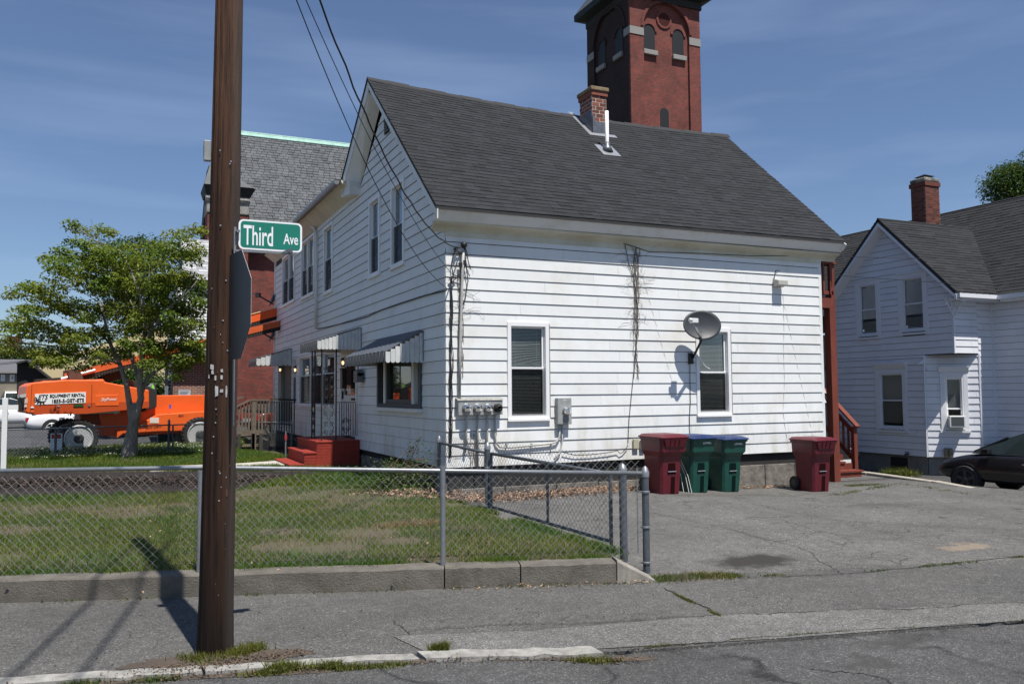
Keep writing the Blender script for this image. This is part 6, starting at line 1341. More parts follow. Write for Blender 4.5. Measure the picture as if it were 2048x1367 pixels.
def archwin(F,u0,u1,z0,z1,n0,name='arched_window',sill=True,hood=True):
    r=(u1-u0)/2;uc=(u0+u1)/2; zs=z1-r; pts=[F(u0,z0,n0),F(u1,z0,n0)]+[F(uc+r*math.cos(math.pi*k/10),zs+r*math.sin(math.pi*k/10),n0) for k in range(11)]
    m=MB(); m.prism(pts,F(0,0,-.0)-F(0,0,.02)); w_=m.build(name,M('louvred_dark_opening',(.008,.010,.012),.6,var=.3,vscale=6),tw)
    m=MB()
    for k in range(10):
        a0=math.pi*k/10;a1=math.pi*(k+1)/10; P=lambda a,rr,nn:F(uc+rr*math.cos(a),zs+rr*math.sin(a),nn)
        m.hexa([P(a0,r+.0,n0-.02),P(a1,r,n0-.02),P(a1,r,n0+.05),P(a0,r,n0+.05),P(a0,r+.16,n0-.02),P(a1,r+.16,n0-.02),P(a1,r+.16,n0+.05),P(a0,r+.16,n0+.05)])
    if hood: m.build('hood_mould',SHADEB if F is F_W else BRICK,w_)
    if sill: m=MB(); m.fbox(F,u0-.05,u1+.12,z0-.32,z0-.02,n0-.02,n0+.16); m.build('stone_sill',M('sooty_granite',(.27,.26,.245),.9),w_,bevel=.03)
def uS(x,y): p=at(x,y,Y=TY0); return p.x-TX0,p.z
def uW(x,y): p=at(x,y,X=TX0); return p.y-TY0,p.z
a=uS(1287,60);b=uS(1378,80); zsA=uS(1378,70)[1]; towerface(F_S,TW,(a[0],b[0],zsA,14),0)
mir=lambda u:u/TW*TD
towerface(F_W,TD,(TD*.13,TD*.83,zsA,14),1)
s0=uS(1289.5,96);s1=uS(1312.5,96); zt_=uS(1300,46)[1]; archwin(F_S,s0[0],s1[0],s0[1],zt_,-rc_+.03)
s0=uS(1348,107);s1=uS(1370,108); archwin(F_S,s0[0],s1[0],s0[1],uS(1359,57)[1],-rc_+.03)
s0=uS(1324,262);s1=uS(1341,262); archwin(F_S,s0[0],s1[0],s0[1]-.6,uS(1332,214)[1],-rc_+.02,'small_arched_window',False,False)
z0w=uS(1300,96)[1]; archwin(F_W,TD*.2,TD*.36,z0w,zt_,-rc_+.03); archwin(F_W,TD*.6,TD*.76,z0w,zt_,-rc_+.03)
# stone band
zb0=uS(1262,66)[1];zb1=uS(1262,51)[1]
m=MB(); m.fbox(F_S,-.03,a[0]-.0,zb0,zb1,-.01,.04); m.build('stone_band',M('sooty_granite',(.27,.26,.245),.9,var=.4,vscale=3),tw); m=MB(); m.fbox(F_S,b[0]+.0,TW+.03,zb0,zb1,-.01,.04); m.build('stone_band',M('sooty_granite',(.27,.26,.245),.9,var=.4,vscale=3),tw)
m=MB(); m.fbox(F_W,.002,TD*.13,zb0,zb1,-.01,.04); m.build('stone_band',M('sooty_granite',(.27,.26,.245),.9,var=.4,vscale=3),tw); m=MB(); m.fbox(F_W,TD*.83,TD,zb0,zb1,-.01,.04); m.build('stone_band',M('sooty_granite',(.27,.26,.245),.9,var=.4,vscale=3),tw)
# round lattice
cc=uS(1330,38); m=MB(); 
for k in range(24):
    a0=2*math.pi*k/24;a1=2*math.pi*(k+1)/24; P=lambda t,rr,nn:F_S(cc[0]+rr*math.cos(t),cc[1]+rr*math.sin(t),nn)
    m.hexa([P(a0,.42,-rc_),P(a1,.42,-rc_),P(a1,.42,-rc_+.07),P(a0,.42,-rc_+.07),P(a0,.55,-rc_),P(a1,.55,-rc_),P(a1,.55,-rc_+.07),P(a0,.55,-rc_+.07)])
m.build('round_ring',BRICK,tw); m=MB()
for k in range(-4,5):
    h=math.sqrt(max(.0,.42**2-(k*.1)**2))
    m.bar(F_S(cc[0]-h*.7+k*.07,cc[1]-h*.7-k*.07,-rc_+.02),F_S(cc[0]+h*.7+k*.07,cc[1]+h*.7-k*.07,-rc_+.02),.035); m.bar(F_S(cc[0]-h*.7+k*.07,cc[1]+h*.7+k*.07,-rc_+.03),F_S(cc[0]+h*.7+k*.07,cc[1]-h*.7+k*.07,-rc_+.03),.035)
m.build('brick_lattice',M('dark_red_brick_trim',(.09,.02,.015),.9),tw)
m=MB(); m.box((TX0-.02,TY0-.1,zcor),(TX0+TW+.1,TY0+TD+.1,zcor+.45)); m.build('cornice_frieze',M('dark_cornice',(.022,.018,.016),.8),tw)
m=MB(); o_=.6; x0,x1,y0,y1=TX0-o_,TX0+TW+o_,TY0-o_,TY0+TD+o_; z=zcor+.25
m.hexa([(x0,y0,z+.35),(x1,y0,z+.35),(x1,y1,z+.35),(x0,y1,z+.35),(x0,y0,z+.75),(x1,y0,z+.75),(x1,y1,z+.75),(x0,y1,z+.75)]); m.hexa([(TX0,TY0,z+.2),(TX0+TW,TY0,z+.2),(TX0+TW,TY0+TD,z+.2),(TX0,TY0+TD,z+.2),(x0,y0,z+.351),(x1,y0,z+.351),(x1,y1,z+.351),(x0,y1,z+.351)]); m.build('eaves',DCOP,tw)
m=MB(); z+=.75; m.add([(x0,y0,z),(x1,y0,z),(x1,y1,z),(x0,y1,z),((x0+x1)/2,(y0+y1)/2,z+5)],[(0,1,4),(1,2,4),(2,3,4),(3,0,4)]); m.build('pyramid_roof',SLATE,tw)
m=MB(); m.prism([(TX0+TW-.0,TY0+.3,uS(1401,247)[1]),(TX0+TW+.0,TY0+.3,10),(TX0+TW-.5,TY0+.3,10)],(0,TD-.6,0)); m.build('buttress_foot',BRICK,tw)
# ================================================================ CHURCH with slate roof (left)
CY=44.5; ch=thing('brick_church','red brick church with big slate roof and green copper ridge behind the utility pole','church',(4,CY,0))
xw=at(470,500,Y=CY).x; xE2=24.
zev=at(540,500,Y=CY).z+.25; ridY=50.; za_=at(478,265,Y=ridY); zb_=at(690,289,Y=ridY); zrd=(za_.z+zb_.z)/2
m=MB(); m.box((xw,CY,-1),(xE2,CY+11,zev)); m.build('brick_wall',BRICK,ch)
A=Vector((xw+.0,CY-.55,zev-.1));B=Vector((xE2,CY-.55,zev-.1));Cc=Vector((xE2,ridY,zrd));Dd=Vector((xw+.0,ridY,zrd))
q=MB(); n=((B-A).cross(Dd-A)).normalized(); q.hexa([A-n*.3,B-n*.3,Cc-n*.3,Dd-n*.3,A-n*.01,B-n*.01,Cc-n*.01,Dd-n*.01]); rr=q.build('slate_roof',M('slate_underlay',(.03,.03,.035),.9),ch)
SLO=M('roof_slate_single',(.16,.17,.19),.6,var=.25,vscale=3,objrand=.28)
xv=13.5; Bv=Vector((xv,A.y,A.z)); Cv=Vector((xv,Cc.y,Cc.z))
shingles(rr,A,Bv,Cv,Dd,.235,.30,.36,0,SLATE,SLO,seedv=21,thick=.02,gap=.014,kind='slate_field')
m=MB(); m.tube([(xw,ridY,zrd+.05),(xE2,ridY,zrd+.05)],.08,8); m.build('copper_ridge',COPPER,ch); m=MB(); m.box((xw,ridY-.35,zrd-.45),(xE2,ridY+.02,zrd-.30)); 
m=MB(); m.hexa([Dd+n*.03-Vector((0,.2,.236)),Cc+n*.03-Vector((0,.2,.236)),Cc+n*.05,Dd+n*.05,Dd+n*.05-Vector((0,.2,.21)),Cc+n*.05-Vector((0,.2,.21)),Cc+n*.08,Dd+n*.08]); m.build('copper_flashing',COPPER,ch)
m=MB(); m.hexa([(xw,ridY,zrd-.3),(xE2,ridY,zrd-.3),(xE2,ridY+6,zev),(xw,ridY+6,zev),(xw,ridY,zrd),(xE2,ridY,zrd),(xE2,ridY+6,zev+.3),(xw,ridY+6,zev+.3)]); m.build('slate_roof',SLATE,ch)
m=MB(); m.prism([(xw,CY,zev),(xw,ridY+6,zev),(xw,ridY,zrd-.2)],(.5,0,0)); m.build('gable_wall',BRICK,ch)
m=MB(); z=at(540,787,Y=CY).z; m.box((xw-.4,CY-.6,-1),(xE2,CY-.0,z-.4)); m.build('base_course',BRICK,ch)
# corner pier with copper cap
pa=at(474,440,Y=CY-.8); pb=at(497,440,Y=CY-.8); 
def zc(y): return at(480,y,Y=CY-.8).z
m=MB(); m.box((pa.x-1.4,CY-.8,-1),(pb.x,CY+.6,zc(430))); pr=m.build('corner_pier',BRICK,ch)
m=MB(); m.box((pa.x-1.45,CY-.86,zc(429)),(pb.x+.02,CY+.65,zc(407))); m.build('stone_block',GRAN,pr,bevel=.05); m=MB(); m.tube([(pa.x-1.5,CY-.8,zc(400)),(pb.x+.05,CY-.8,zc(400))],.19,10); m.build('stone_roll',GRAN,pr)
m=MB(); m.hexa([(pa.x-1.5,CY-1.0,zc(394)),(pb.x+.05,CY-1.0,zc(394)),(pb.x+.05,CY+.7,zc(394)),(pa.x-1.5,CY+.7,zc(394)),(pa.x-1.6,CY-1.2,zc(378)),(pb.x+.3,CY-1.2,zc(378)),(pb.x+.3,CY+.9,zc(378)),(pa.x-1.6,CY+.9,zc(378))]); m.build('copper_cap',DCOP,pr)
m=MB(); x0=pa.x-1.6;x1=pb.x+.2; m.add([(x0,CY-1.2,zc(377)),(x1,CY-1.2,zc(377)),(x1,CY+.9,zc(377)),(x0,CY+.9,zc(377)),((x0)+.4,CY,zc(320))],[(0,1,4),(1,2,4),(2,3,4),(3,0,4)]); m.build('pinnacle_roof',SLATE,pr)
# west gable end, mostly behind the pole
c1=at(417,345,Y=CY+1); c2=at(405,690,Y=CY+1); c3=at(470,345,Y=CY+1)
m=MB(); m.box((at(404,600,Y=CY+1).x,CY+.9,-1),(c3.x,CY+2.4,at(404,470,Y=CY+1).z)); m.build('west_pier',DCOP,ch)
m=MB(); a=at(405,470,Y=CY+.9);b=at(418,330,Y=CY+.9);c=at(470,330,Y=CY+.9);d=at(470,470,Y=CY+.9); m.prism([a,b,c,d],(0,1.5,0)); m.build('west_gable_slope',DCOP,ch)
m=MB(); a=at(397,500,Y=CY+.8); m.lathe([(.15,-.9),(.55,-.5),(.65,0),(.45,.4),(.1,.55)],(at(412,525,Y=CY+.8).x,CY+.8,at(400,522,Y=CY+.8).z),n=6); m.build('copper_kneeler',DCOP,ch)
# ================================================================ HOUSES ACROSS THE SIDE STREET
def simple_windows(par,F,lst,fm=TRIM):
    for (u0,u1,z0,z1) in lst:
        m=MB(); m.fbox(F,u0,u1,z0,z1,0,.06); w_=m.build('window',fm,par); m=MB(); m.fbox(F,u0+.1,u1-.1,z0+.1,z1-.1,.061,.065); m.build('pane',DG,w_)
CB=M('white_clapboard_far',(.7,.7,.68),.6)
# white clapboard house with slate roof and brick pier (between tree and pole)
HY=37.
wa=at(352,600,Y=HY).x; wbx=at(440,600,Y=HY).x
h2=thing('clapboard_porch_house','white clapboard house with grey slate roof and brick porch pier behind the lawn tree','house',(wa,HY,0))
F2=frame((wa,HY,0),(1,0,0),(0,-1,0)); ztp=at(390,560,Y=HY).z
for k in range(int((ztp-.2)/.14)): m=MB(); m.hexa([F2(0,.2+k*.14,0),F2(wbx-wa,.2+k*.14,0),F2(wbx-wa,.2+k*.14,.025),F2(0,.2+k*.14,.025),F2(0,.34+k*.14,0),F2(wbx-wa,.34+k*.14,0),F2(wbx-wa,.34+k*.14,.004),F2(0,.34+k*.14,.004)]); m.build('clapboard',CB,h2)
m=MB(); m.box((wa,HY+.02,0),(wbx,HY+7,ztp)); m.build('wall',CB,h2)
zr_=at(390,478,Y=HY+2.2).z; A=Vector((wa+.3,HY-.3,ztp));B=Vector((wbx,HY-.3,ztp));Cc=Vector((wbx,HY+2.2,zr_));Dd=Vector((wa+.3,HY+2.2,zr_))
m=MB(); m.hexa([A+Vector((0,0,-.1)),B+Vector((0,0,-.1)),Cc+Vector((0,0,-.1)),Dd+Vector((0,0,-.1)),A-Vector((0,.0,.01)),B-Vector((0,0,.01)),Cc-Vector((0,0,.01)),Dd-Vector((0,0,.01))]); r2_=m.build('slate_roof',SHBASE,h2)
shingles(r2_,A,B,Cc,Dd,.2,.2,.4,0,M('pale_slate',(.33,.33,.34),.8,island=.3),None,seedv=31,thick=.01,kind='pale_slate_field')
m=MB(); m.prism([(wa+.25,HY-.3,ztp-.1),(wa+.25,HY+2.2,zr_),(wa+.25,HY+4.6,ztp)],(.06,0,0)); m.build('gable_trim',M('blue_grey_trim',(.25,.29,.33),.6),h2)
py=34.; pa=at(346,780,Y=py);pb=at(384,780,Y=py); zpt=at(360,712,Y=py).z
m=MB(); m.box((pa.x,py,0),(pb.x+.6,py+1.2,zpt)); m.build('brick_pier',PIERB,h2)
m=MB(); m.box((pa.x-.5,py-.5,zpt),(pb.x+.7,py+3,zpt+.22)); m.build('porch_beam',M('grey_porch_trim',(.16,.18,.2),.6),h2)
m=MB(); p_=at(333,780,Y=py); m.box((p_.x-.06,py,0),(p_.x+.06,py+.12,zpt)); m.build('porch_post',M('grey_porch_trim',(.16,.18,.2),.6),h2)
nb=thing('notice_board','white printed notice board on the brown brick porch pier','sign',tuple(at(368,790,Y=py-.05))); a=at(357,779,Y=py-.04);b=at(381,801,Y=py-.04); m=MB(); m.box((a.x,py-.04,b.z),(b.x,py-.01,a.z)); m.build('board',M('notice_white',(.45,.48,.52),.6),nb)
m=MB()
for i in range(7): z=a.z-.05-(a.z-b.z-.08)*i/6.6; m.box((a.x+.05,py-.045,z-.012),(b.x-.05-.04*(i%3),py-.041,z+.004))
m.build('lettering',M('print_grey',(.12,.13,.16),.7),nb)
# cream building
cy=62.; a=at(70,730,Y=cy); b=at(390,600,Y=cy)
h3=thing('cream_building','long cream stucco building behind the orange lift and tree','building',(a.x,cy,0)); m=MB(); m.box((a.x,cy,0),(b.x,cy+8,at(300,682,Y=cy).z)); 
m=MB(); m.prism([(a.x,cy,0),(b.x,cy,0),(b.x,cy,at(380,640,Y=cy).z),at(240,676,Y=cy),at(80,728,Y=cy),(a.x,cy,at(70,760,Y=cy).z)],(0,8,0)); m.build('wall',CREAM,h3)
dkh=thing('dark_gabled_shed','dark brown gabled shed end beside the cream building at far left','shed',tuple(at(60,780,Y=58.)))
a=at(34,800,Y=58);b=at(34,728,Y=58);c=at(55,722,Y=58);d=at(100,757,Y=58);e_=at(100,800,Y=58); m=MB(); m.prism([Vector((a.x,58,0)),b,c,d,Vector((e_.x,58,0))],(0,6,0)); m.build('wall',M('dark_brown_boards',(.03,.022,.02),.9,var=.3,vscale=4,stretch=(6,6,.3)),dkh)
m=MB(); m.bar(c+Vector((0,-.2,.05)),d+Vector((0,-.2,.05)),.6,.1); m.bar(b+Vector((0,-.2,.05)),c+Vector((0,-.2,.05)),.6,.1); m.build('roof_edge',SHBASE,dkh)
# grey houses far left
def gable_house(label,x0,x1,yt,yr,yb,Y,col,roofc,wins_,name='grey_house',depth=9):
    a=at(x0,yb,Y=Y);b=at(x1,yb,Y=Y);zt=at((x0+x1)/2,yt,Y=Y).z;zr=at((x0+x1)/2,yr,Y=Y).z; zg=float(zst(a.x,Y))-.5
    t=thing(name,label,'house',(a.x,Y,zg)); m=MB(); m.box((a.x,Y,zg),(b.x,Y+depth,zt)); m.build('wall',col,t)
    m=MB(); m.prism([(a.x-.3,Y-.3,zt-.1),(a.x-.3,Y+depth+.3,zt-.1),(a.x-.3,Y+depth/2,zr)],(b.x-a.x+.6,0,0)); rf_=m.build('roof',roofc,t)
    F=frame((a.x,Y,0),(1,0,0),(0,-1,0)); L=[]
    for (u,v,w_,h_) in wins_:
        p=at(u,v,Y=Y); q=at(u+w_,v+h_,Y=Y); L.append((p.x-a.x,q.x-a.x,q.z,p.z))
    simple_windows(t,F,L); return t,rf_,a,b,zr
BG=M('blue_grey_siding',(.16,.2,.26),.7,var=.2,vscale=.6); BG2=M('taupe_siding',(.25,.22,.17),.8,var=.15,vscale=.7)
t,rf_,a,b,zr=gable_house('tall blue-grey house with brick chimney at the far left horizon',-30,38,722,686,790,74,BG,M('grey_roof_far',(.12,.12,.13),.9),[(14,700+4,8,14),(-12,726,8,16),(8,730,8,16),(26,730,8,16)])
p=at(29,680,Y=78); m=MB(); m.box((p.x-.5,77.6,p.z-2.5),(p.x+.5,78.4,p.z+.3)); m.build('chimney',CHBI,t)
gable_house('low taupe house with grey roof at the far left, behind parked cars',-40,36,742,712,800,60,BG2,M('grey_roof_far',(.12,.12,.13),.9),[(20,748,9,14),(2,748,8,13)],name='taupe_house')
# ================================================================ WOODEN RAMP
rp=thing('wooden_ramp','weathered grey wooden access ramp with balusters beside the far entry','ramp',(4,27,.2))
RY=26.6; FRp=frame((0,RY,0),(1,0,0),(0,-1,0))
def rpX(x,Y=RY): return at(x,840,Y=Y).x
def rz(x,y,Y=RY): return at(x,y,Y=Y).z
x0=rpX(471);x1=rpX(500);x2=rpX(537);x3=rpX(588)
q=MB(); q.bar((x0,RY,rz(471,813)),(x1,RY,rz(500,799)),.12,.05); q.build('hand_rail',GWOOD,rp); q=MB(); q.bar((x1,RY,rz(500,799)),(x2,RY,rz(537,799)),.12,.05); q.build('hand_rail',GWOOD,rp); q=MB(); q.bar((x2+.02,RY-.3,rz(537,797)),(x3,RY-.3,rz(588,799)),.12,.06); q.build('hand_rail',DWOOD,rp)
q=MB(); q.bar((x0-.6,RY+1.5,rz(471,808)),(x1,RY+1.5,rz(500,793)),.1,.05); q.build('far_rail',GWOOD,rp)
for i in range(11): x=x0+(x2-x0)*i/10; zt=rz(471,813)+(rz(500,799)-rz(471,813))*min(1,(x-x0)/(x1-x0))-.03; q=MB(); q.box((x-.025,RY-.02,rz(500,863)),(x+.025,RY+.02,zt)); q.build('baluster',GWOOD,rp)
x=rpX(508); q=MB(); q.box((x-.06,RY-.05,.1),(x+.06,RY+.05,rz(508,799)-.02)); q.build('post',GWOOD,rp)
for i in range(10): x=x2+.05+(x3-x2-.1)*i/9; q=MB(); q.box((x-.016,RY-.32,rz(560,880)),(x+.016,RY-.28,rz(560,802))); q.build('baluster',DWOOD,rp)
q=MB(); q.bar((x0,RY,rz(471,867)),(x2,RY,rz(537,862)),.05,.16); q.build('stringer',GWOOD,rp); q=MB(); q.box((x2,RY-.3,rz(560,890)),(x3,RY+2.5,rz(560,880))); q.build('landing',DWOOD,rp)
for xx in (478,506,522,540,575): x=rpX(xx); q=MB(); q.box((x-.05,RY-.05,.1),(x+.05,RY+.05,rz(500,866))); q.build('leg',DWOOD,rp)
q=MB(); q.hexa([(x0,RY+.05,rz(471,870)-.1),(x2,RY+.05,rz(500,866)-.02),(x2,RY+1.5,rz(500,866)-.02),(x0,RY+1.5,rz(471,870)-.1),(x0,RY+.05,rz(471,870)-.05),(x2,RY+.05,rz(500,866)+.03),(x2,RY+1.5,rz(500,866)+.03),(x0,RY+1.5,rz(471,870)-.05)]); q.build('walkway',GWOOD,rp)
# small things in the yard
p=at(571,917,Z=.19); t=thing('marker_stake','thin grey stake with small red tag standing in the lawn by the steps','stake',tuple(p)); q=MB(); q.box((p.x-.015,p.y-.015,p.z-.05),(p.x+.015,p.y+.015,zat(p,571,861))); q.build('stake',GALV,t); q=MB(); z=zat(p,571,868); q.box((p.x-.03,p.y-.03,z-.14),(p.x+.03,p.y-.016,z)); q.build('tag',M('red_tag',(.3,.03,.03),.6),t)
p=at(7,938,Z=.2); t=thing('sign_post','white vinyl yard post with a horizontal arm at the left edge of the lawn','post',tuple(p)); zt=zat(p,10,795); za=zat(p,10,809);zb=zat(p,10,819)
q=MB(); q.box((p.x-.055,p.y-.055,p.z-.05),(p.x+.055,p.y+.055,zt)); q.build('upright',PLW,t,bevel=.006)
q=MB(); q.box((p.x-.6,p.y-.04,zb),(p.x-.057,p.y+.04,za)); q.box((p.x+.057,p.y-.04,zb),(p.x+.26,p.y+.04,za)); q.build('arm',PLW,t)
# ================================================================ ORANGE LIFT
LP=at(157,898,Z=.2); LQ=at(405,888,Z=.2); ld=(LQ-LP).normalized(); ln=Vector((ld.y,-ld.x,0))
lift=thing('boom_lift','orange boom lift with rental banner and long raised booms parked across the side street','boom lift',tuple(LP))
FL0=frame((LP.x,LP.y,0),ld,ln)
def lu(x,off=0):   # distance along the lift seen in column x, for the plane off in front of the wheel plane
    P=Vector((LP.x,LP.y,0))+ln*off; return (on_line(x,P,P+ld)-P).length*(1 if (on_line(x,P,P+ld)-P).dot(ld)>0 else -1)
def lz(x,y,off=0):
    P=Vector((LP.x,LP.y,0))+ln*off; return zat(on_line(x,P,P+ld),x,y)
def Lp_(x,y,off=0): return FL0(lu(x,off),lz(x,y,off),off)
def lpoly(pts,o0,o1,nm,mat,par=None,bev=.02): 
    m=MB(); m.prism([Lp_(x,y,o1)for x,y in pts],ln*(o0-o1)); return m.build(nm,mat,par or lift,bevel=bev)
wr=.56; wzc=lz(157,876); print('wheel r',wr,wzc)
def lathe_at(c,prof,ax_,n=28):
    """profile (radius, height along axis ax_)"""
    ax_=ax_.normalized(); a=Vector((0,0,1)); b=ax_.cross(a); m=MB(); V=[];F=[]
    for r,h in prof:
        for k in range(n): t=2*math.pi*k/n; V.append(c+ax_*h+a*(r*math.cos(t))+b*(r*math.sin(t)))
    for i in range(len(prof)-1):
        for k in range(n): k2=(k+1)%n; F.append((i*n+k,i*n+k2,(i+1)*n+k2,(i+1)*n+k))
    F.append(tuple(range(n-1,-1,-1)));F.append(tuple((len(prof)-1)*n+k for k in range(n))); m.add(V,F); return m
def wheel(par,c,ax_,r,wd,rimr,rimmat,hubmat=None,deep=.08,lugs=True,spokes=0,treads=0):
    m=lathe_at(c,[(rimr,-wd/2+.02),(r*.93,-wd/2),(r,-wd/2+.05),(r,wd/2-.05),(r*.93,wd/2),(rimr,wd/2-.02),(rimr*.96,wd/2-.06)],ax_)
    if treads:
        a=Vector((0,0,1)); b=ax_.cross(a)
        for k in range(treads):
            t=2*math.pi*k/treads; d=a*math.cos(t)+b*math.sin(t); tt=-a*math.sin(t)+b*math.cos(t); p=c+d*r*.985
            for s in (0,1): q_=p+tt*(.05*s); m.bar(q_+ax_*(wd/2*.98*(1 if s else -1)),q_+ax_*(.02*(1 if s else -1)),.05,.05,up=tuple(d))
    ty=m.build('tyre',TYRE,par)
    m=lathe_at(c,[(rimr,-wd/2+.03),(rimr,wd/2-.02),(rimr*.94,wd/2-.01),(rimr*.9,wd/2-.03),(rimr*.84,wd/2-deep),(.01,wd/2-deep-.01)],ax_); rm=m.build('rim',rimmat,ty,smooth=False)
    hd=.10 if treads else .03; m=lathe_at(c,[(rimr*.34,-.05),(rimr*.34,wd/2-deep+hd),(rimr*.26,wd/2-deep+hd+.02),(rimr*.14,wd/2-deep+hd+.03)],ax_,20); m.build('hub',hubmat or M('dark_grey_hub',(.03,.032,.035),.5),rm)
    if spokes:
        for k in range(spokes):
            t=2*math.pi*k/spokes; d=Vector((0,0,1))*math.cos(t)+ax_.cross(Vector((0,0,1)))*math.sin(t); m=MB(); m.bar(c+d*rimr*.2+ax_*(wd/2-deep+.02),c+d*rimr*.9+ax_*(wd/2-.03),.07,.03,up=tuple(ax_)); m.build('spoke',rimmat,rm)
    return ty
u1=0;u2=lu(402)
for u in (u1,u2):
    for off in (-.05,-2.3): 
        c=FL0(u,wzc,off-.15); wheel(lift,c,ln,wr,.42,wr*.74,SILV,deep=.045,treads=30)
# chassis
lpoly([(180,800),(195,868),(365,862),(405,800),(404,798),(404,790),(388,789),(245,790)],-.55,-1.9,'axle_frame',ORANGE)
ch1=lpoly([(290,826),(406,818),(408,845),(395,852),(383,856),(290,858),(225,862),(214,871),(214,856),(250,850)],-.2,-2.2,'chassis',ORANGE)
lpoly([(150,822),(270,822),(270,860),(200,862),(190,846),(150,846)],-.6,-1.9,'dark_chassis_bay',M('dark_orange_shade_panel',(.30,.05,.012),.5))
lpoly([(383,817),(405,815),(405,834),(383,836)],-.05,-2.3,'front_cap',BLK)
# turntable hood
hood=lpoly([(36,790),(38,772),(50,766),(110,761),(183,761),(184,765),(267,780),(268,812),(246,813),(110,819),(80,826-1),(36,823)],.1,-2.4,'engine_hood',ORANGE,bev=.05)
lpoly([(68,763),(183,759.5),(183,763),(70,768)],.0,-2.3,'hood_top_lip',ORANGE,hood)
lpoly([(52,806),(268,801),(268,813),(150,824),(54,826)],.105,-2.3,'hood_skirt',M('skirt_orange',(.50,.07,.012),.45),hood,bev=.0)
lpoly([(36,794),(50,794),(48,822),(40,822),(36,800)],.13,.0,'intake_recess',DARK,hood,bev=0)
lpoly([(63.0,768),(63.8,768),(62,826),(61.2,826)],.115,.0,'panel_gap',DARK,hood,bev=0)
lpoly([(182.6,768),(183.4,768),(183.4,813),(182.6,813)],.115,.0,'panel_gap',DARK,hood,bev=0)
lpoly([(191,790),(237,788),(238,810),(191,811)],.118,.05,'side_hatch',ORANGE,hood,bev=.008)
for x,y in ((118,811),(179,810)): m=lathe_at(Lp_(x,y,.11),[(.035,0),(.03,.02)],ln,10); m.build('latch',CHROME,hood)
lpoly([(243,760-0),(268,770),(292,780),(292,812),(262,822),(262,800)],-.3,-2.0,'engine_bay',M('engine_black',(.02,.02,.02),.7))
lpoly([(36,789),(53,786),(53,793),(36,795)],.125,.1,'warning_decal',M('grey_decal',(.45,.45,.45),.6),hood,bev=0); lpoly([(47,797),(56,795),(56,805),(48,806)],.125,.1,'warning_decal',M('pale_decal',(.6,.5,.42),.6),hood,bev=0); lpoly([(47,808),(55,807),(55,813),(48,814)],.125,.1,'warning_decal',M('pale_decal',(.6,.5,.42),.6),hood,bev=0); lpoly([(62.5,812),(69,812),(69,815),(62.5,815)],.125,.1,'warning_decal',SWH,hood,bev=0)
lpoly([(148,807.5),(168,807),(168,812),(148,812.5)],.127,.1,'green_decal',M('green_black_decal',(.02,.12,.02),.6,var=.8,vscale=60),hood,bev=0)
# banner
bn=lpoly([(70.5,787),(172,783),(172,804.5),(71,808.5)],.118,.1,'banner',SWH,hood,bev=0)
Pb0=Lp_(71,808.5,.12);Pb1=Lp_(172,804.5,.12); Hb=lz(71,787,.12)-lz(71,808.5,.12); Wb=(Pb1-Pb0).length; db=(Pb1-Pb0).normalized()
FB=lambda u,v,n=0: Pb0+db*u+Vector((0,0,v))+ln*(.004+n)
BK=M('banner_black',(.012,.012,.014),.6)
text_mb('EQUIPMENT RENTAL',Hb*.36,Wb*.70,.035,FB,Wb*.285,Hb*.56).build('lettering',BK,bn); text_mb('1855-5-GET-ETS',Hb*.36,Wb*.64,.035,FB,Wb*.33,Hb*.09).build('lettering',BK,bn)
text_mb('ETS',Hb*.46,Wb*.20,.02,FB,Wb*.055,Hb*.46,shear=.3).build('lettering',BK,bn)
m=MB(); cx,cy_,r_=Wb*.12,Hb*.5,Hb*.36
for k in range(14):
    a0=math.radians(150+k*13.5);a1=math.radians(150+(k+1)*13.5); w0=.055*math.sin(math.pi*(k+.3)/14)+.01; w1=.055*math.sin(math.pi*(k+1.3)/15)+.01
    P=lambda a,rr:FB(cx+rr*math.cos(a)*1.25,cy_+rr*math.sin(a))
    m.add([P(a0,r_),P(a1,r_),P(a1,r_-w1),P(a0,r_-w0)],[(0,1,2,3)])
    if k%2==0 and k<12: m.add([P(a0,r_+.045),P(a1,r_+.045),P(a1,r_-.005),P(a0,r_-.005)],[(0,1,2,3)])
m.build('gear_swoosh',BK,bn)
Ph=Lp_(203,803,.125); FH=lambda u,v,n=0: Ph+db*u+Vector((0,0,v))+ln*(.002+n)
text_mb('SkyPower',.13,.46,.005,FH,0,0,shear=.3).build('lettering',SWH,hood)
Pc=Lp_(293,857,-.19); FCh=lambda u,v,n=0: Pc+db*u+Vector((0,0,v))+ln*(.004+n)
text_mb('JLG LIFT',.10,.50,.02,FCh,0,.0,shear=.3).build('lettering',BK,ch1)
Pc2=Lp_(358,832,-.19); FC2=lambda u,v,n=0: Pc2+db*u+Vector((0,0,v))+ln*(.004+n); text_mb('80C',.06,.17,.02,FC2,0,0).build('lettering',BK,ch1)
lpoly([(301,834),(319,834),(319,845),(301,845)],-.185,-.2,'white_decal',M('pale_decal2',(.7,.6,.55),.6),ch1,bev=0)
# silver cylinder, control box, headlight-like parts
m=MB(); m.tube([Lp_(160,824,-.1),Lp_(236,821,-.1)],.07,10); m.build('silver_cylinder',SILV,lift); m=MB(); m.tube([Lp_(228,822,-.05),Lp_(238,819,-.05)],.10,10); m.build('cylinder_end',SILV,lift)
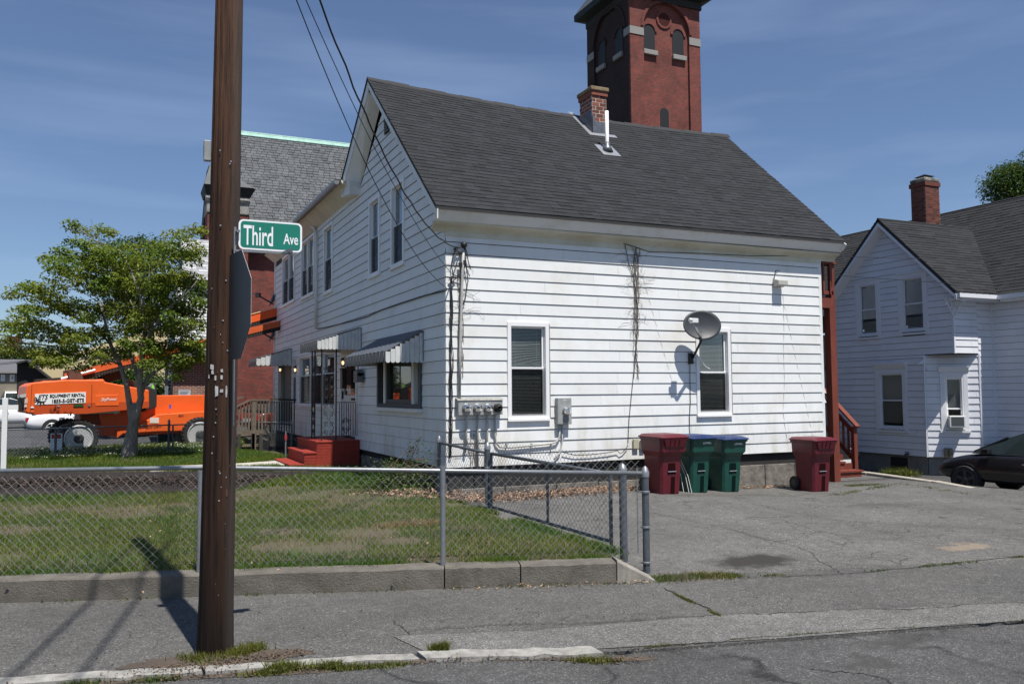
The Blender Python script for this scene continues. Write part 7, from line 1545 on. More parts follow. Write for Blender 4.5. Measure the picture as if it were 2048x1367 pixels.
# booms
def boom(pts,hw,off,mat,nm,under=None,edge=None,wd=.35):
    m=MB()
    for (a,b) in zip(pts,pts[1:]):
        A_=Lp_(*a,off);B_=Lp_(*b,off); m.bar(A_,B_,wd,hw)
    o=m.build(nm,mat,lift)
    if under:
        m=MB(); dz=Vector((0,0,-hw/2-.05)); L=(Lp_(*pts[-1],off)-Lp_(*pts[0],off)); n_=int(L.length/.09)
        m.bar(Lp_(*pts[0],off)+dz,Lp_(*pts[-1],off)+dz,.3,.12)
        for i in range(n_): c_=Lp_(*pts[0],off)+L*(i/n_)+dz; m.bar(c_+Vector((0,0,-.09)),c_+Vector((0,0,.09)),.05,.33,up=tuple(ln))
        m.build('cable_track',M('black_cable_track',(.035,.03,.025),.8,var=.4,vscale=15),o)
    if edge:
        m=MB(); dz=Vector((0,0,hw/2+.01)); m.bar(Lp_(*pts[0],off)+dz+ln*.1,Lp_(*pts[-1],off)+dz+ln*.1,.2,.03); m.build('pale_top_edge',M('cream_boom_edge',(.75,.55,.3),.6),o)
    return o
boom([(128,753),(600,636)],.2,-.6,ORD,'lower_boom',True)
boom([(440,652),(620,605)],.30,-1.4,ORANGE,'upper_boom',True,True)
lpoly([(125,741),(135,738),(150,745),(160,768),(128,765)],-.2,-1.4,'boom_knuckle',M('dark_rust_knuckle',(.12,.06,.04),.7,var=.4,vscale=5))
m=MB(); m.bar(Lp_(70,763,-.8),Lp_(150,757,-.8),.6,.16); m.bar(Lp_(150,760,-.8),Lp_(255,728,-.8),.4,.12); m.bar(Lp_(175,770,-.9),Lp_(245,745,-.9),.3,.28); m.build('link_arm',M('black_cable_track',(.035,.03,.025),.8),lift)
m=MB(); m.tube([Lp_(122,757,-.35),Lp_(190,739,-.35)],.05,8); m.build('lift_cylinder',SILV,lift)
bg_=thing('covered_control_box','grey covered control box with lime green stripe on the lift deck','control box',tuple(Lp_(300,800,-.6)))
lp2=lambda pts,o0,o1,nm,mat: (lambda m:(m.prism([Lp_(x,y,o1) for x,y in pts],ln*(o0-o1)),m.build(nm,mat,bg_)))(MB())
lp2([(293,800),(294,772),(299,766),(303,772),(305,800)],-.4,-.9,'cover',M('grey_cover',(.28,.29,.30),.7,var=.3,vscale=20)); lp2([(302,769),(306,769),(310,796),(304,796)],-.35,-.45,'stripe',M('lime_green',(.30,.75,.08),.5)); lp2([(296,800),(301,800),(300,818),(296,818)],-.45,-.7,'bracket',M('white_bracket',(.6,.6,.6),.5))
p=Lp_(341,812,-.5); bt=thing('blue_tag','small blue plastic tag sticking up from the lift chassis','tag',tuple(p)); m=MB(); m.prism([Lp_(339,808,-.4),Lp_(344,808,-.4),Lp_(343,817,-.4),Lp_(340,817,-.4)],ln*-.02); m.build('tag_body',M('bright_blue',(.03,.12,.5),.5),bt)
# jerrycan / sign box by the wheel
p=at(110,906,Z=.2); t=thing('realtor_sign','small white and red yard sign leaning by the front tyre of the lift','sign',tuple(p)); a=at(101,866,Y=p.y);b=at(124,900,Y=p.y); m=MB(); m.box((a.x,p.y,b.z),(b.x,p.y+.04,a.z)); m.build('panel',SWH,t); m=MB(); c=at(103,876,Y=p.y-.01); d=at(122,867,Y=p.y-.01); m.box((c.x,p.y-.01,c.z),(d.x,p.y-.002,d.z)); m.build('red_band',M('sign_red',(.45,.02,.02),.5),t)
# ================================================================ CARS
def car(label,loc,rz_,paint,name='parked_car',hatch=False,cat='car',roofz=1.42,scale=1,truck=False,group=None):
    """car along +x (nose at +x), local coordinates, wheels on z=0"""
    t=thing(name,label,cat,loc,rz_,group,world=False); t.scale=(scale,)*3
    L=4.5;Wd=1.78
    st=[(-2.25,.45,.55,.70),(-2.2,.35,.85,.80),(-1.9,.28,.98,.86),(-1.2,.25,1.0,.89),(0,.25,.98,.89),(1.0,.25,.96,.89),(1.6,.25,.88,.87),(2.0,.28,.76,.80),(2.2,.32,.62,.68),(2.25,.4,.52,.55)]
    m=MB(); V=[];F=[];n=10
    for (x,zb,zt,hw) in st:
        prof=[(-hw*.92,zb),(-hw,zb+.12),(-hw*1.0,zb+(zt-zb)*.62),(-hw*.93,zt-.04),(-hw*.8,zt),(hw*.8,zt),(hw*.93,zt-.04),(hw,zb+(zt-zb)*.62),(hw,zb+.12),(hw*.92,zb)]
        V+=[(x,y,z) for y,z in prof]
    for i in range(len(st)-1):
        for k in range(n): k2=(k+1)%n; F.append((i*n+k,(i+1)*n+k,(i+1)*n+k2,i*n+k2))
    F+=[tuple(range(n)),tuple((len(st)-1)*n+k for k in range(n-1,-1,-1))]
    m.add(V,F); b=m.build('body',paint,t,smooth=True); sub=b.modifiers.new('smooth','SUBSURF'); sub.levels=1; sub.render_levels=1
    g=[(-2.05 if not hatch else -2.1,1.0,.70),(-1.5,1.32,.62),(-.8,roofz-.02,.58),(.1,roofz,.58),(.55,roofz-.12,.60),(1.25,.98,.70)]
    m=MB(); V=[];F=[]
    for (x,z,hw) in g: V+=[(x,-.80,.93),(x,-hw,z),(x,hw,z),(x,.80,.93)]
    for i in range(len(g)-1):
        for k in range(3): F.append((i*4+k,(i+1)*4+k,(i+1)*4+k+1,i*4+k+1))
    F+=[(0,1,2,3),(23,22,21,20)]; m.add(V,F); m.build('glasshouse',CGLASS,t,smooth=False)
    m=MB(); m.hexa([(-1.45,-.60,1.33),(.5,-.60,roofz-.1),(.5,.60,roofz-.1),(-1.45,.60,1.33),(-1.3,-.56,1.37),(.15,-.56,roofz+.015),(.15,.56,roofz+.015),(-1.3,.56,1.37)]); m.build('roof',paint,t,bevel=.03)
    for s in (-1,1):
        for (x0_,z0_,x1_,z1_) in ((.5,roofz-.1,1.22,.98),(-.35,roofz-.02,-.38,.97),(-1.4,1.32,-2.0,1.0)): m=MB(); m.bar((x0_,s*.605,z0_),(x1_,s*.74,z1_),.05,.03); m.build('pillar',paint,t)
        m=MB(); m.box((.75,s*.90-.07,.93),(.95,s*.90+.07,1.06)); m.build('wing_mirror',CHROME if s<0 else paint,t,bevel=.03)
        m=MB(); m.box((-.15,s*.895-.01,.74),(.05,s*.895+.01,.77)); m.box((-1.1,s*.895-.01,.74),(-.9,s*.895+.01,.77)); m.build('door_handle',CHROME,t)
        m=MB(); m.lathe([(.01,-.06),(.13,-.03),(.16,0)],(0,0,0),'x',12); 
        m=MB(); m.hexa([(1.95,s*.50-.12,.52),(2.2,s*.48-.12,.52),(2.2,s*.48+.12,.52),(1.95,s*.62+.12,.52),(1.9,s*.52-.1,.72),(2.08,s*.48-.1,.70),(2.08,s*.48+.1,.70),(1.85,s*.66+.12,.72)]); m.build('headlight',LAMPG,t,bevel=.02)
        m=MB(); m.box((-2.26,s*.6-.14,.62),(-2.15,s*.6+.14,.78)); m.build('tail_light',M('tail_red',(.35,.01,.01),.3),t)
        for x in (-1.35,1.38):
            m=MB(); m.lathe([(.36,-.1*s),(.37,.088*s)],(x,s*.80,.34),'y',22); m.build('wheel_arch',DARK,t)
            wheel(t,Vector((x,s*.82,.325)),Vector((0,s,0)),.325,.2,.23,M('dark_alloy',(.05,.05,.052),.4) if paint is CARB else SILV,deep=.05,spokes=5)
    m=MB(); m.box((2.19,-.45,.36),(2.265,.45,.52)); m.build('grille',BLK,t)
    m=MB(); m.box((2.2,-.26,.30),(2.275,.26,.40)); m.build('number_plate',PLW,t); m=MB(); m.box((-2.27,-.26,.55),(-2.2,.26,.67)); m.build('number_plate',PLW,t)
    return t
# black car in the lower driveway, nose to the left
pc=at(1932,985,Z=-.56); bc=car('glossy black coupe with silver mirror parked nose-in at the right edge','x' and (0,0,0),0,CARB); 
fwx=at(1932,986,Z=-.56); cdv=Vector((-.42,.62,0)).normalized()
ang=math.atan2(.80,-.60); 
ang=math.radians(94)
fwv=Vector((math.cos(ang),math.sin(ang),0)); sdv=Vector((-math.sin(ang),math.cos(ang),0))
# visible side is local +y? nose points away-left; left side (+y) faces the camera-left
wpos=fwx; bc.rotation_euler.z=ang; bc.location=Vector((wpos.x,wpos.y,-.56))-fwv*1.38-sdv*.88
# second black car behind the stairs
p=at(1716,912,Z=-.5); c2=dup(bc,(0,0,0),math.radians(-95),'black car mostly hidden behind the deck stairs, one headlight showing'); c2.location=Vector((16.2,18.6,-.56))+Vector((0,2.0,0))
ph_=at(1722,908,Y=18.4); c2.location=Vector((ph_.x-.55,18.4+2.2,-.56)); 
# vehicles across the street
w1=at(103,873,Z=ZS); wt=car('white vehicle behind the lift, only its wheel and rear showing','x' and (0,0,0),0,CARW,name='parked_car'); aw=math.atan2(ld.y,ld.x); wt.rotation_euler.z=aw; wt.scale=(1.15,)*3; wt.location=at(103,872,Z=ZS)+Vector((math.cos(aw),math.sin(aw),0))*1.55+Vector((-math.sin(aw),math.cos(aw),0))*.9
scar=dup(wt,at(302,875,Z=ZS)+Vector((math.cos(aw),math.sin(aw),0))*1.35+Vector((-math.sin(aw),math.cos(aw),0))*.8,aw,'silver car behind the lift with one alloy wheel showing beneath the chassis'); scar.scale=(1,1,1)
def repaint(root,old,new):
    for o in bpy.data.objects:
        r=o
        while r.parent: r=r.parent
        if r==root and o.type=='MESH' and o.data.materials and o.data.materials[0]==old: o.data=o.data.copy(); o.data.materials[0]=new
repaint(scar,CARW,CARS)
dcar=dup(wt,at(228,860,Z=ZS)+Vector((0,1.2,0)),aw+math.pi,'dark car nose with a headlight showing between the lift hood and tyre'); dcar.scale=(1,1,1); repaint(dcar,CARW,CARB)
for i,(x,y,Y_,lb,cm) in enumerate([(12,782,66,'dark blue car, leftmost of those parked far up the street',M('blue_grey_car',(.05,.07,.09),.3)),(30,785,60,'pale car among those parked far up the street',CARW),(45,781,68,'black car, rightmost of those parked far up the street',CARB)]):
    p=at(x,y,Y=Y_); c=dup(wt,(p.x,Y_,float(zst(p.x,Y_))),math.radians(-80+6*i),lb); c.scale=(1,1,1); c['group']='cars parked far up the street'
    if cm is not CARW: repaint(c,CARW,cm)
p=at(12,812,Y=46.); c=dup(wt,(p.x,46.,float(zst(p.x,46.))),aw,'silver white car crossing the side street behind the white post'); c.scale=(1,1,1)
p=at(540,792,Y=38); c=dup(wt,(p.x+1.2,38,float(zst(0,38))-.0),aw+.2,'dark red car seen above the wooden ramp railing'); c.scale=(1.1,)*3; repaint(c,CARW,CARR)
wb_=at(335,885,Z=.22); t=thing('wheelie_bin','dark green bin standing in the side street behind the rear fence','bin',(wb_.x,wb_.y+1.2,ZS),world=False); m=MB(); m.hexa([(-.25,-.25,0),(.25,-.25,0),(.25,.25,0),(-.25,.25,0),(-.3,-.3,.95),(.3,-.3,.95),(.3,.3,.95),(-.3,.3,.95)]); m.build('body',GRNBIN,t,bevel=.02); m=MB(); m.box((-.32,-.33,.96),(.32,.33,1.02)); m.build('lid',GRNBIN,t)
# ================================================================ TREES AND PLANTS
def limb(m,pts,r0,r1,n=8):
    r0*=.72; k=len(pts); m.tube(pts,[r0+(r1-r0)*i/(k-1) for i in range(k)],n)
TB=at(257,917,Z=.15); tD=22.8
tree=thing('dogwood_tree','spreading green dogwood tree with forked grey trunk on the front lawn','tree',tuple(TB))
FWh=Vector((FW.x,FW.y,0)).normalized()
def T3(x,y,dd=0): 
    return at(x,y,D=(TB-CAM).dot(FW)+dd)
m=MB()
limb(m,[T3(258,925),T3(258,914),T3(260,898),T3(262,880),T3(265,860),T3(268,838),T3(269,820),T3(269,805)],.34,.07,14)
limb(m,[T3(266,858),T3(262,828),T3(257,796),T3(253,770),T3(240,728),T3(222,690,.3),T3(212,650,.5),T3(200,600,.6)],.13,.03,9)
limb(m,[T3(267,858),T3(274,824),T3(282,795),T3(279,770),T3(281,735),T3(286,700,-.4),T3(292,650,-.5),T3(280,590,-.6),T3(262,540,-.7)],.15,.025,9)
limb(m,[T3(281,790),T3(295,755,.2),T3(310,742,.3),T3(335,728,.5),T3(352,715,.8),T3(380,690,1)],.08,.02,7)
limb(m,[T3(279,765),T3(268,730,.4),T3(258,700,.6),T3(250,660,.8),T3(270,620,.9),T3(250,580,1),T3(240,555,1)],.075,.015,7)
limb(m,[T3(240,728),T3(215,718,-.5),T3(180,712,-.8),T3(150,722,-1),T3(110,700,-1.3)],.05,.012,6)
limb(m,[T3(286,700,-.4),T3(305,660,-.6),T3(330,620,-.8),T3(370,590,-1),T3(395,560,-1)],.05,.012,6)
limb(m,[T3(222,690,.3),T3(190,650,.6),T3(140,630,1),T3(90,600,1.3),T3(45,585,1.5)],.045,.01,6)
limb(m,[T3(262,540,-.7),T3(240,500,-.5),T3(190,480,0),T3(150,450,.2)],.03,.008,5)
limb(m,[T3(280,590,-.6),T3(310,530,-.3),T3(350,490,0),T3(385,465,.2)],.03,.008,5)
m.build('trunk',BARK,tree,smooth=True)
R=random.Random(4)
clumps=[(143,447,17,12),(160,456,18,10),(178,470,22,12),(205,458,24,12),(215,462,18,9),(165,482,22,10),(185,490,24,10),(125,498,22,9),(140,510,32,12),(105,515,24,9),(120,525,30,12),(200,500,34,14),(240,495,34,12),(285,490,38,12),(325,490,30,12),(350,465,26,10),(390,455,22,9),(400,462,16,8),(370,478,26,10),(360,505,26,12),(320,520,38,18),(270,520,40,20),(220,525,40,20),(170,530,40,18),(130,545,40,16),(155,560,44,18),(100,575,34,14),(60,572,26,13),(35,578,20,11),(22,588,16,9),(80,590,34,12),(200,570,44,20),(250,570,44,22),(300,565,44,22),(345,560,36,20),(385,560,22,20),(400,575,14,18),(60,620,36,14),(95,612,40,16),(130,605,44,18),(45,640,34,14),(22,655,24,12),(8,650,14,12),(10,680,20,14),(170,620,48,22),(220,620,44,20),(270,625,44,18),(320,615,40,20),(365,610,34,20),(395,610,16,18),(80,655,44,18),(120,665,48,18),(165,670,48,18),(210,665,44,18),(330,655,40,16),(370,650,34,18),(392,645,18,16),(20,700,16,10),(60,700,34,14),(95,705,40,16),(135,700,44,16),(180,700,40,14),(225,705,34,12),(300,690,34,12),(345,690,36,14),(385,680,24,14),(395,700,14,12),(90,725,28,9),(130,722,30,8),(200,720,26,7),(260,712,30,9),(330,725,30,10),(360,735,22,9),(350,752,16,7),(300,725,24,9),(310,705,26,9),(270,680,34,12),(350,585,40,18),(165,734,18,6),(40,665,26,10),(205,545,40,14)]
hull=[(30,600),(110,520),(150,470),(230,500),(330,490),(400,500),(405,740),(330,735),(250,700),(120,730),(30,700)]
for _ in range(420):
    x=R.uniform(10,405);y=R.uniform(480,735)
    if len(clumps)<190 and inpoly([x],[y],hull)[0]: clumps.append((x,y,R.uniform(14,26),R.uniform(7,13)))
C=[]
for (x,y,rx,ry) in clumps:
    dd=R.uniform(-1.5,1.5); c=T3(x,y,dd); s=tD/1690
    n=int(rx*ry*.66)+8
    g=rng.normal(0,1,(n,3)); g/=np.maximum(1,np.linalg.norm(g,axis=1)/1.6)[:,None]
    ox=g[:,0]*rx*s*.68; oz=g[:,2]*ry*s*.62+np.abs(ox)*-.08; oy=g[:,1]*rx*s*.55
    C.append(np.stack([c.x+RT.x*ox+FWh.x*oy,c.y+RT.y*ox+FWh.y*oy,c.z+oz],1))
    m2=MB()
C=np.concatenate(C); print('leaves',len(C))
gap=vn(C[:,0]*1.0+C[:,2]*1.7,C[:,1]+C[:,2]*.6,2.4); C=C[gap>.27]
off=np.array(tree.location)
m=MB(); R2=random.Random(8)
for (x,y,rx,ry) in clumps[:66]:
    c=T3(x,y,R2.uniform(-.6,.6)); 
    for _ in range(1):
        e=c+Vector((R2.uniform(-.5,.5),R2.uniform(-.5,.5),R2.uniform(-.2,.25))); s_=T3(265+(x-265)*.55,690+(y-690)*.62,0); md=(s_+e)/2+Vector((0,0,R2.uniform(-.1,.35))); m.tube([s_,md,e],[.011,.007,.003],4)
m.build('twigs',BARK,tree)['kind']='stuff'
leaves('crown',C-off,LEAF,L=.10,W=.06,droop=.5,parent=tree,fold=.25)['kind']='stuff'
def crown(par,cen,rad,n,mat,L,W,seed=1,sq=.8,lumps=14):
    g=np.random.default_rng(seed); out=[]
    for i in range(lumps):
        d=g.normal(0,1,3); d/=np.linalg.norm(d); rr=rad*(.35+.5*g.random()); c=np.array(cen)+d*np.array([1,1,sq])*rr; r2=rad*(.28+.22*g.random()); k=n//lumps
        v=g.normal(0,1,(k,3)); v/=np.linalg.norm(v,axis=1)[:,None]; out.append(c+v*r2*(.55+.5*g.random((k,1)))*np.array([1,1,.75]))
    return leaves('crown',np.concatenate(out),mat,L=L,W=W,parent=par)
def bigtree(label,x,y,Y,rad,n,seed,mat=LEAF3,L=.22,zb=0,nm='background_tree'):
    c=at(x,y,Y=Y); t=thing(nm,label,'tree',(c.x,c.y,zb),group=None); m=MB(); top=Vector((c.x,c.y,c.z)); m.tube([(c.x,c.y,zb),(c.x+.1,c.y,zb+(c.z-zb)*.6),top],[rad*.09,rad*.06,rad*.02],9)
    for k in range(5): a=k*1.26+seed; m.tube([top-Vector((0,0,rad*.7)),top+Vector((math.cos(a)*rad*.6,math.sin(a)*rad*.6,rad*.1))],[rad*.035,rad*.008],6)
    m.build('trunk',BARK,t); o=crown(t,(0,0,c.z-zb),rad,n,mat,L,L*.6,seed); o['kind']='stuff'; return t
bigtree('green treetop rising behind the neighbour roof at the right edge',2070,362,36,4.2,16000,5,L=.2)
bigtree('dark green tree behind the lift boom and dogwood',250,770,40,2.3,9000,6,L=.16,zb=.3)
bigtree('leafy tree left of the white clapboard house, behind the dogwood',300,560,52,3.2,9000,9,L=.2,zb=.5)
bigtree('small roundish tree behind the lift left of the brick pier',215,775,39,1.8,6000,16,L=.16,zb=.3)
bigtree('distant tree beside the grey houses at the far left',-10,700,70,3.5,6000,17,L=.25,zb=1.2)
# far power lines
for i,(y0,y1,r) in enumerate(((628,634,.03),(633,638,.02),(640,640,.02),(666,668,.05),(655,662,.02),(672,680,.02))):
    A_=at(-80,y0,Y=60);B_=at(420,y1+12,Y=75); m=MB(); m.tube(sagwire(A_,B_,.8,16),r,5); tag(m.build('power_line',CABLE),['topmost','second highest','third highest','thick lowest but one','fourth highest','lowest'][i]+' power line crossing the sky at the far left behind the tree','wire','power lines at the far left')
# dark shrub by the house
SH=at(800,985,Z=.18); shb=thing('rose_bush','straggly rose bush with reddish young leaves at the foot of the shaded wall','shrub',(4.25,15.2,.17))
m=MB(); Cs_=[];R=random.Random(12)
base=at(822,955,Z=.17); base=Vector((4.35,14.6,.17)); shb.location=base; shb['_w']=tuple(base)
for k in range(34):
    tx=R.uniform(762,884); ty=R.uniform(872,965) if 785<tx<860 else R.uniform(905,965); dd=R.uniform(-.4,.4)
    e=at(tx,ty,D=(base-CAM).dot(FW)+dd); st=base+Vector((R.uniform(-.25,.25),R.uniform(-.25,.25),0)); md=(st+e)/2+Vector((0,0,.15)); m.tube([st,md,e],[.008,.006,.003],4)
    for j in range(16):
        f=R.random()**.7; q_=st.lerp(md,f*2) if f<.5 else md.lerp(e,f*2-1); Cs_.append([q_.x+R.gauss(0,.05),q_.y+R.gauss(0,.05),q_.z+R.gauss(0,.05)])
m.build('stems',PBARK,shb)['kind']='stuff'
Cs_=np.array(Cs_)-np.array(base); leaves('foliage',Cs_,LEAF2,L=.06,W=.035,parent=shb)['kind']='stuff'; leaves('red_foliage',Cs_[::3]+.03,REDL,L=.05,W=.03,parent=shb)['kind']='stuff'
low=np.array([[R.gauss(0,.33),R.gauss(0,.33),abs(R.gauss(.12,.14))] for _ in range(2600)]); leaves('low_foliage',low,LEAF2,L=.05,W=.03,parent=shb)['kind']='stuff'
# dead vines on the sunny wall
def vine(label,x0,y0,y1,spread,n,seed,hair=30,w0=14):
    R=random.Random(seed); t=thing('dead_vine',label,'vine',tuple(onS(x0,y1))); m=MB()
    for k in range(n):
        x=x0+R.uniform(-spread,spread); pts=[]; y=y0+R.uniform(0,30); ye=y1 if k<n//2+1 else y0+(y1-y0)*R.uniform(.3,.8)
        while y<ye: pts.append(onS(x,y,.015+.02*R.random())); y+=9; x+=R.uniform(-2.6,2.6)+(x0-x)*.12
        if len(pts)>2: m.tube(pts,R.uniform(.003,.007),4)
    for k in range(hair):
        x=x0+R.uniform(-spread,spread); y=R.uniform(y0,y0+(y1-y0)*.6); a=R.uniform(0,6.28); pts=[onS(x,y,.02)]; L=R.uniform(3,9)
        for j in range(R.randint(3,8)): a+=R.uniform(-.7,.7); x+=math.cos(a)*L; y+=math.sin(a)*L*.8; pts.append(onS(x,y,.02+.02*R.random()))
        m.tube(pts,.0022,3)
    m.build('stems',PBARK,t)['kind']='stuff'; return t
vine('dead brown vine climbing the middle of the sunlit siding to the eave',1273,490,760,9,9,3,hair=70)
vine('dead vine twisting around the conduit riser beside the sunlit corner',921,520,760,6,6,5,hair=40)
vine('dead vine stems low on the siding behind the side fence',942,860,935,14,7,6,hair=20)
tag(MB().tube([onS(x,y,.03) for x,y in [(1250,488),(1256,520),(1268,560),(1276,620),(1273,680),(1268,740),(1262,800),(1258,840),(1256,885)]],.006,4).build('wall_cable',CABLE),'thin black cable dropping beside the dead vine to the telephone box','cable')
for i,(a,b,lb) in enumerate((((1282,540),(1345,765),'fine slanting wire left of the satellite dish'),((1566,600),(1632,900),'fine slanting wire below the floodlight'))):
    tag(MB().tube([onS(*a,.01),onS(*b,.01)],.003,3).build('fine_wire',M('grey_thin_cable',(.4,.4,.4),.7)),lb+' on the sunlit siding','wire')
# ---- lawn grass
def scatter(n,poly,seed):
    g=np.random.default_rng(seed); P=np.array([p[:2] for p in poly]); lo=P.min(0);hi=P.max(0); X=lo[0]+g.random(n)*(hi[0]-lo[0]);Y=lo[1]+g.random(n)*(hi[1]-lo[1]); k=inpoly(X,Y,poly); return X[k],Y[k]
lawn=[(-3.4,10.0),(4.55,7.33),(4.62,13.2),(4.9,19),(3.2,29.0),(-4.5,26.5)]
soil=[tuple(at(-60,992,Z=.2)[:2]),tuple(at(470,975,Z=.2)[:2]),tuple(at(640,943,Z=.2)[:2]),tuple(at(-60,938,Z=.2)[:2])]
pathp=[(p.x,p.y) for p in q] if False else [tuple(at(x,y,Z=.2)[:2]) for x,y in ((300,941),(470,935),(590,928),(576,920),(470,927),(300,933))]
X,Y=scatter(560000,lawn,1)
dn_=vn(X,Y,.9)*.6+vn(X,Y,2.6)*.4; dist=np.hypot(X,Y)
bare=[at(x,y,Z=.18) for x,y in ((730,1062),(560,1090),(650,1095),(800,1080),(900,1010),(560,1060))]
bs=np.zeros(len(X))
for b_,rx_ in zip(bare,(.55,.5,.45,.35,.3,.4)): bs=np.maximum(bs,1-np.hypot(X-b_.x,(Y-b_.y))/rx_)
keep=(rng.random(len(X))<np.clip((dn_-.29)*4.8,.2,1))&(rng.random(len(X))>np.clip(bs*2,0,.93))&~inpoly(X,Y,soil)&~inpoly(X,Y,pathp)
keep&=~((X>3.3)&(X<5.1)&(Y>19.4)&(Y<22.3)); keep&=(rng.random(len(X))<np.clip(13/dist,.25,1))
X,Y=X[keep],Y[keep]; hs=np.hypot(X,Y)
near_=hs<16
o=blades('lawn_grass',X[near_],Y[near_],zlawn(X[near_],Y[near_])-.004,GRASSM,h=.05,w=.0035,lean=.9); o['kind']='stuff'; print('grass',len(X))
o=blades('lawn_grass_far',X[~near_],Y[~near_],zlawn(X[~near_],Y[~near_])-.004,GRASSM,h=.075,w=.008,lean=.9); o['kind']='stuff'
X,Y=scatter(110000,lawn,2); k=(vn(X+7,Y+3,1.3)>.50)&~inpoly(X,Y,soil); o=blades('dry_grass',X[k],Y[k],zlawn(X[k],Y[k])-.003,DRYG,h=.035,w=.003,lean=1.4); o['kind']='stuff'
# straw-coloured patch near the fence
sc_x=[];sc_y=[]
for (x,y,r_) in ((830,1040,.28),(870,1042,.2),(920,1055,.25),(790,1045,.2)):
    p=at(x,y,Z=.2); sc_x.append(p.x+rng.normal(0,r_*.8,700)); sc_y.append(p.y+rng.normal(0,r_*.45,700))
X=np.concatenate(sc_x);Y=np.concatenate(sc_y); o=blades('straw_patch',X,Y,zlawn(X,Y),DRYG,h=.05,w=.004,lean=1.6); o['kind']='stuff'
verge=[(Ea.x+10,Ea.y-1.2+3),(Ea.x+10,Ea.y+4.6)]
va_=at(-40,925,Z=.2);vb_=at(470,905,Z=.2); X,Y=scatter(60000,[(va_.x,va_.y),(vb_.x,vb_.y),(Eb.x-12,E1.y+1.6),(E1.x,E1.y-.05),(E0.x,E0.y-.05),(va_.x-1.5,va_.y+2)],3)
o=blades('verge_grass',X,Y,.185+0*X,GRASSM,h=.12,w=.01,lean=.9); o['kind']='stuff'
k=vn(X,Y,1.5)>.45; X=X[k][::9];Y=Y[k][::9]; o=leaves('clover_flowers',np.stack([X,Y,.29+0*X],1),M('clover_white',(.62,.62,.5),.8),L=.035,W=.035,droop=0); o['kind']='stuff'
# grass beyond the soil bed by the ramp fence
# ---- weeds along edges
def weedline(name,pts,n,h,spread,seed,mat=WEEDM,z=0.,w=.005,leafy=False,gate=.35):
    g=np.random.default_rng(seed); P=[Vector((p[0],p[1],0)) for p in pts]; Ls=[(b-a).length for a,b in zip(P,P[1:])]; T=sum(Ls); X=[];Y=[]
    cl=g.random(max(3,int(T*3)))*T
    for _ in range(n):
        s=cl[g.integers(len(cl))]+g.normal(0,.07); s=min(max(s,0),T-.001)
        i=0
        while s>Ls[i]: s-=Ls[i]; i+=1
        p=P[i]+(P[i+1]-P[i])*(s/Ls[i]); X.append(p.x+g.normal(0,spread));Y.append(p.y+g.normal(0,spread))
    X=np.array(X);Y=np.array(Y); o=blades(name,X,Y,np.full(len(X),z),mat,h=h,w=w,lean=1.1); o['kind']='stuff'
    if leafy: o2=leaves(name+'_leaves',np.stack([X[::5],Y[::5],z+h*.4+0*X[::5]],1),mat,L=h*.5,W=h*.22,droop=-.2); o2['kind']='stuff'
KW=[(x,y-.13) for x,y in ((-1.6,6.75),(.2,6.27),(.9,6.08),(1.6,5.9),(2.2,5.75),(3.0,5.35),(3.3,5.2))]
weedline('kerb_weeds',KW,3000,.032,.022,11,leafy=True,z=-.02)
weedline('kerb_weeds_left',[(.95,6.02),(1.35,5.88)],1300,.045,.03,12,leafy=True,z=-.02)
p=at(877,1300,Z=0); weedline('kerb_tuft',[(p.x-.04,p.y),(p.x+.04,p.y)],600,.05,.018,13,leafy=False,z=0)
weedline('pole_weeds',[(BASE.x-.32,BASE.y-.02),(BASE.x-.1,BASE.y-.16),(BASE.x+.12,BASE.y-.17),(BASE.x+.3,BASE.y-.02)],1500,.05,.045,14,leafy=True,z=0)
weedline('wall_weeds',[tuple(wpt(x)[:2]-nrm.xy*.02 if False else (wpt(x).x-.01,wpt(x).y-.03)) for x in (100,350,800,1000,1250)],160,.035,.01,15,leafy=True,z=0)
p1=at(1015,1168,Z=0); weedline('wall_weeds_fern',[(p1.x-.07,p1.y),(p1.x+.05,p1.y)],420,.07,.02,16,leafy=True)
a=at(1300,1158,Z=.01);b=at(1400,1150,Z=.01);c=at(1480,1150,Z=.01); weedline('driveway_edge_weeds',[tuple(a),tuple(b),tuple(c)],1500,.035,.06,17,mat=WEEDM,z=.0)
weedline('driveway_edge_dry',[tuple(a),tuple(b),tuple(c)],1300,.03,.07,18,mat=DRYG,z=.0)
sa=at(1335,1180,Z=0);sb=at(1440,1232,Z=0); weedline('seam_weeds',[tuple(sa),tuple(sb)],500,.018,.008,19,z=0)
weedline('seam_weeds_low',[tuple(at(x,y,Z=0)) for x,y in ((1240,1300),(1330,1290),(1440,1282),(1600,1268),(1800,1256),(2048,1240))],420,.016,.008,20,z=0)
weedline('seam_weeds_high',[tuple(at(x,y,Z=0)) for x,y in ((1480,1152),(1650,1148),(1800,1138),(2048,1113))],420,.02,.02,21,z=.003)
weedline('fence_base_grass',[(wpt(x).x+nrm.x*.3,wpt(x).y+nrm.y*.3) for x in (-60,300,700,1000,1200)],9000,.05,.06,22,mat=GRASSM,z=.17)
weedline('gate_edge_grass',[(4.72,7.5),(4.72,9),(4.7,11),(4.68,13)],7000,.06,.06,23,mat=GRASSM,z=.15)
weedline('driveway_grass',[tuple(at(x,y,Z=-.12)) for x,y in ((1560,985),(1600,1000),(1690,985),(1800,965),(1870,975),(1960,990))],800,.03,.06,24,z=-.13)
weedline('steps_weeds',[tuple(at(x,y,Z=-.15)) for x,y in ((1700,972),(1780,968),(1860,972))],600,.03,.06,25,z=-.14)
weedline('neighbour_weeds',[(19.9,17.6),(19.9,16.9),(20.1,16.3)],900,.18,.14,26,z=-.55,leafy=True)
p=at(1415,990,Z=-.02)
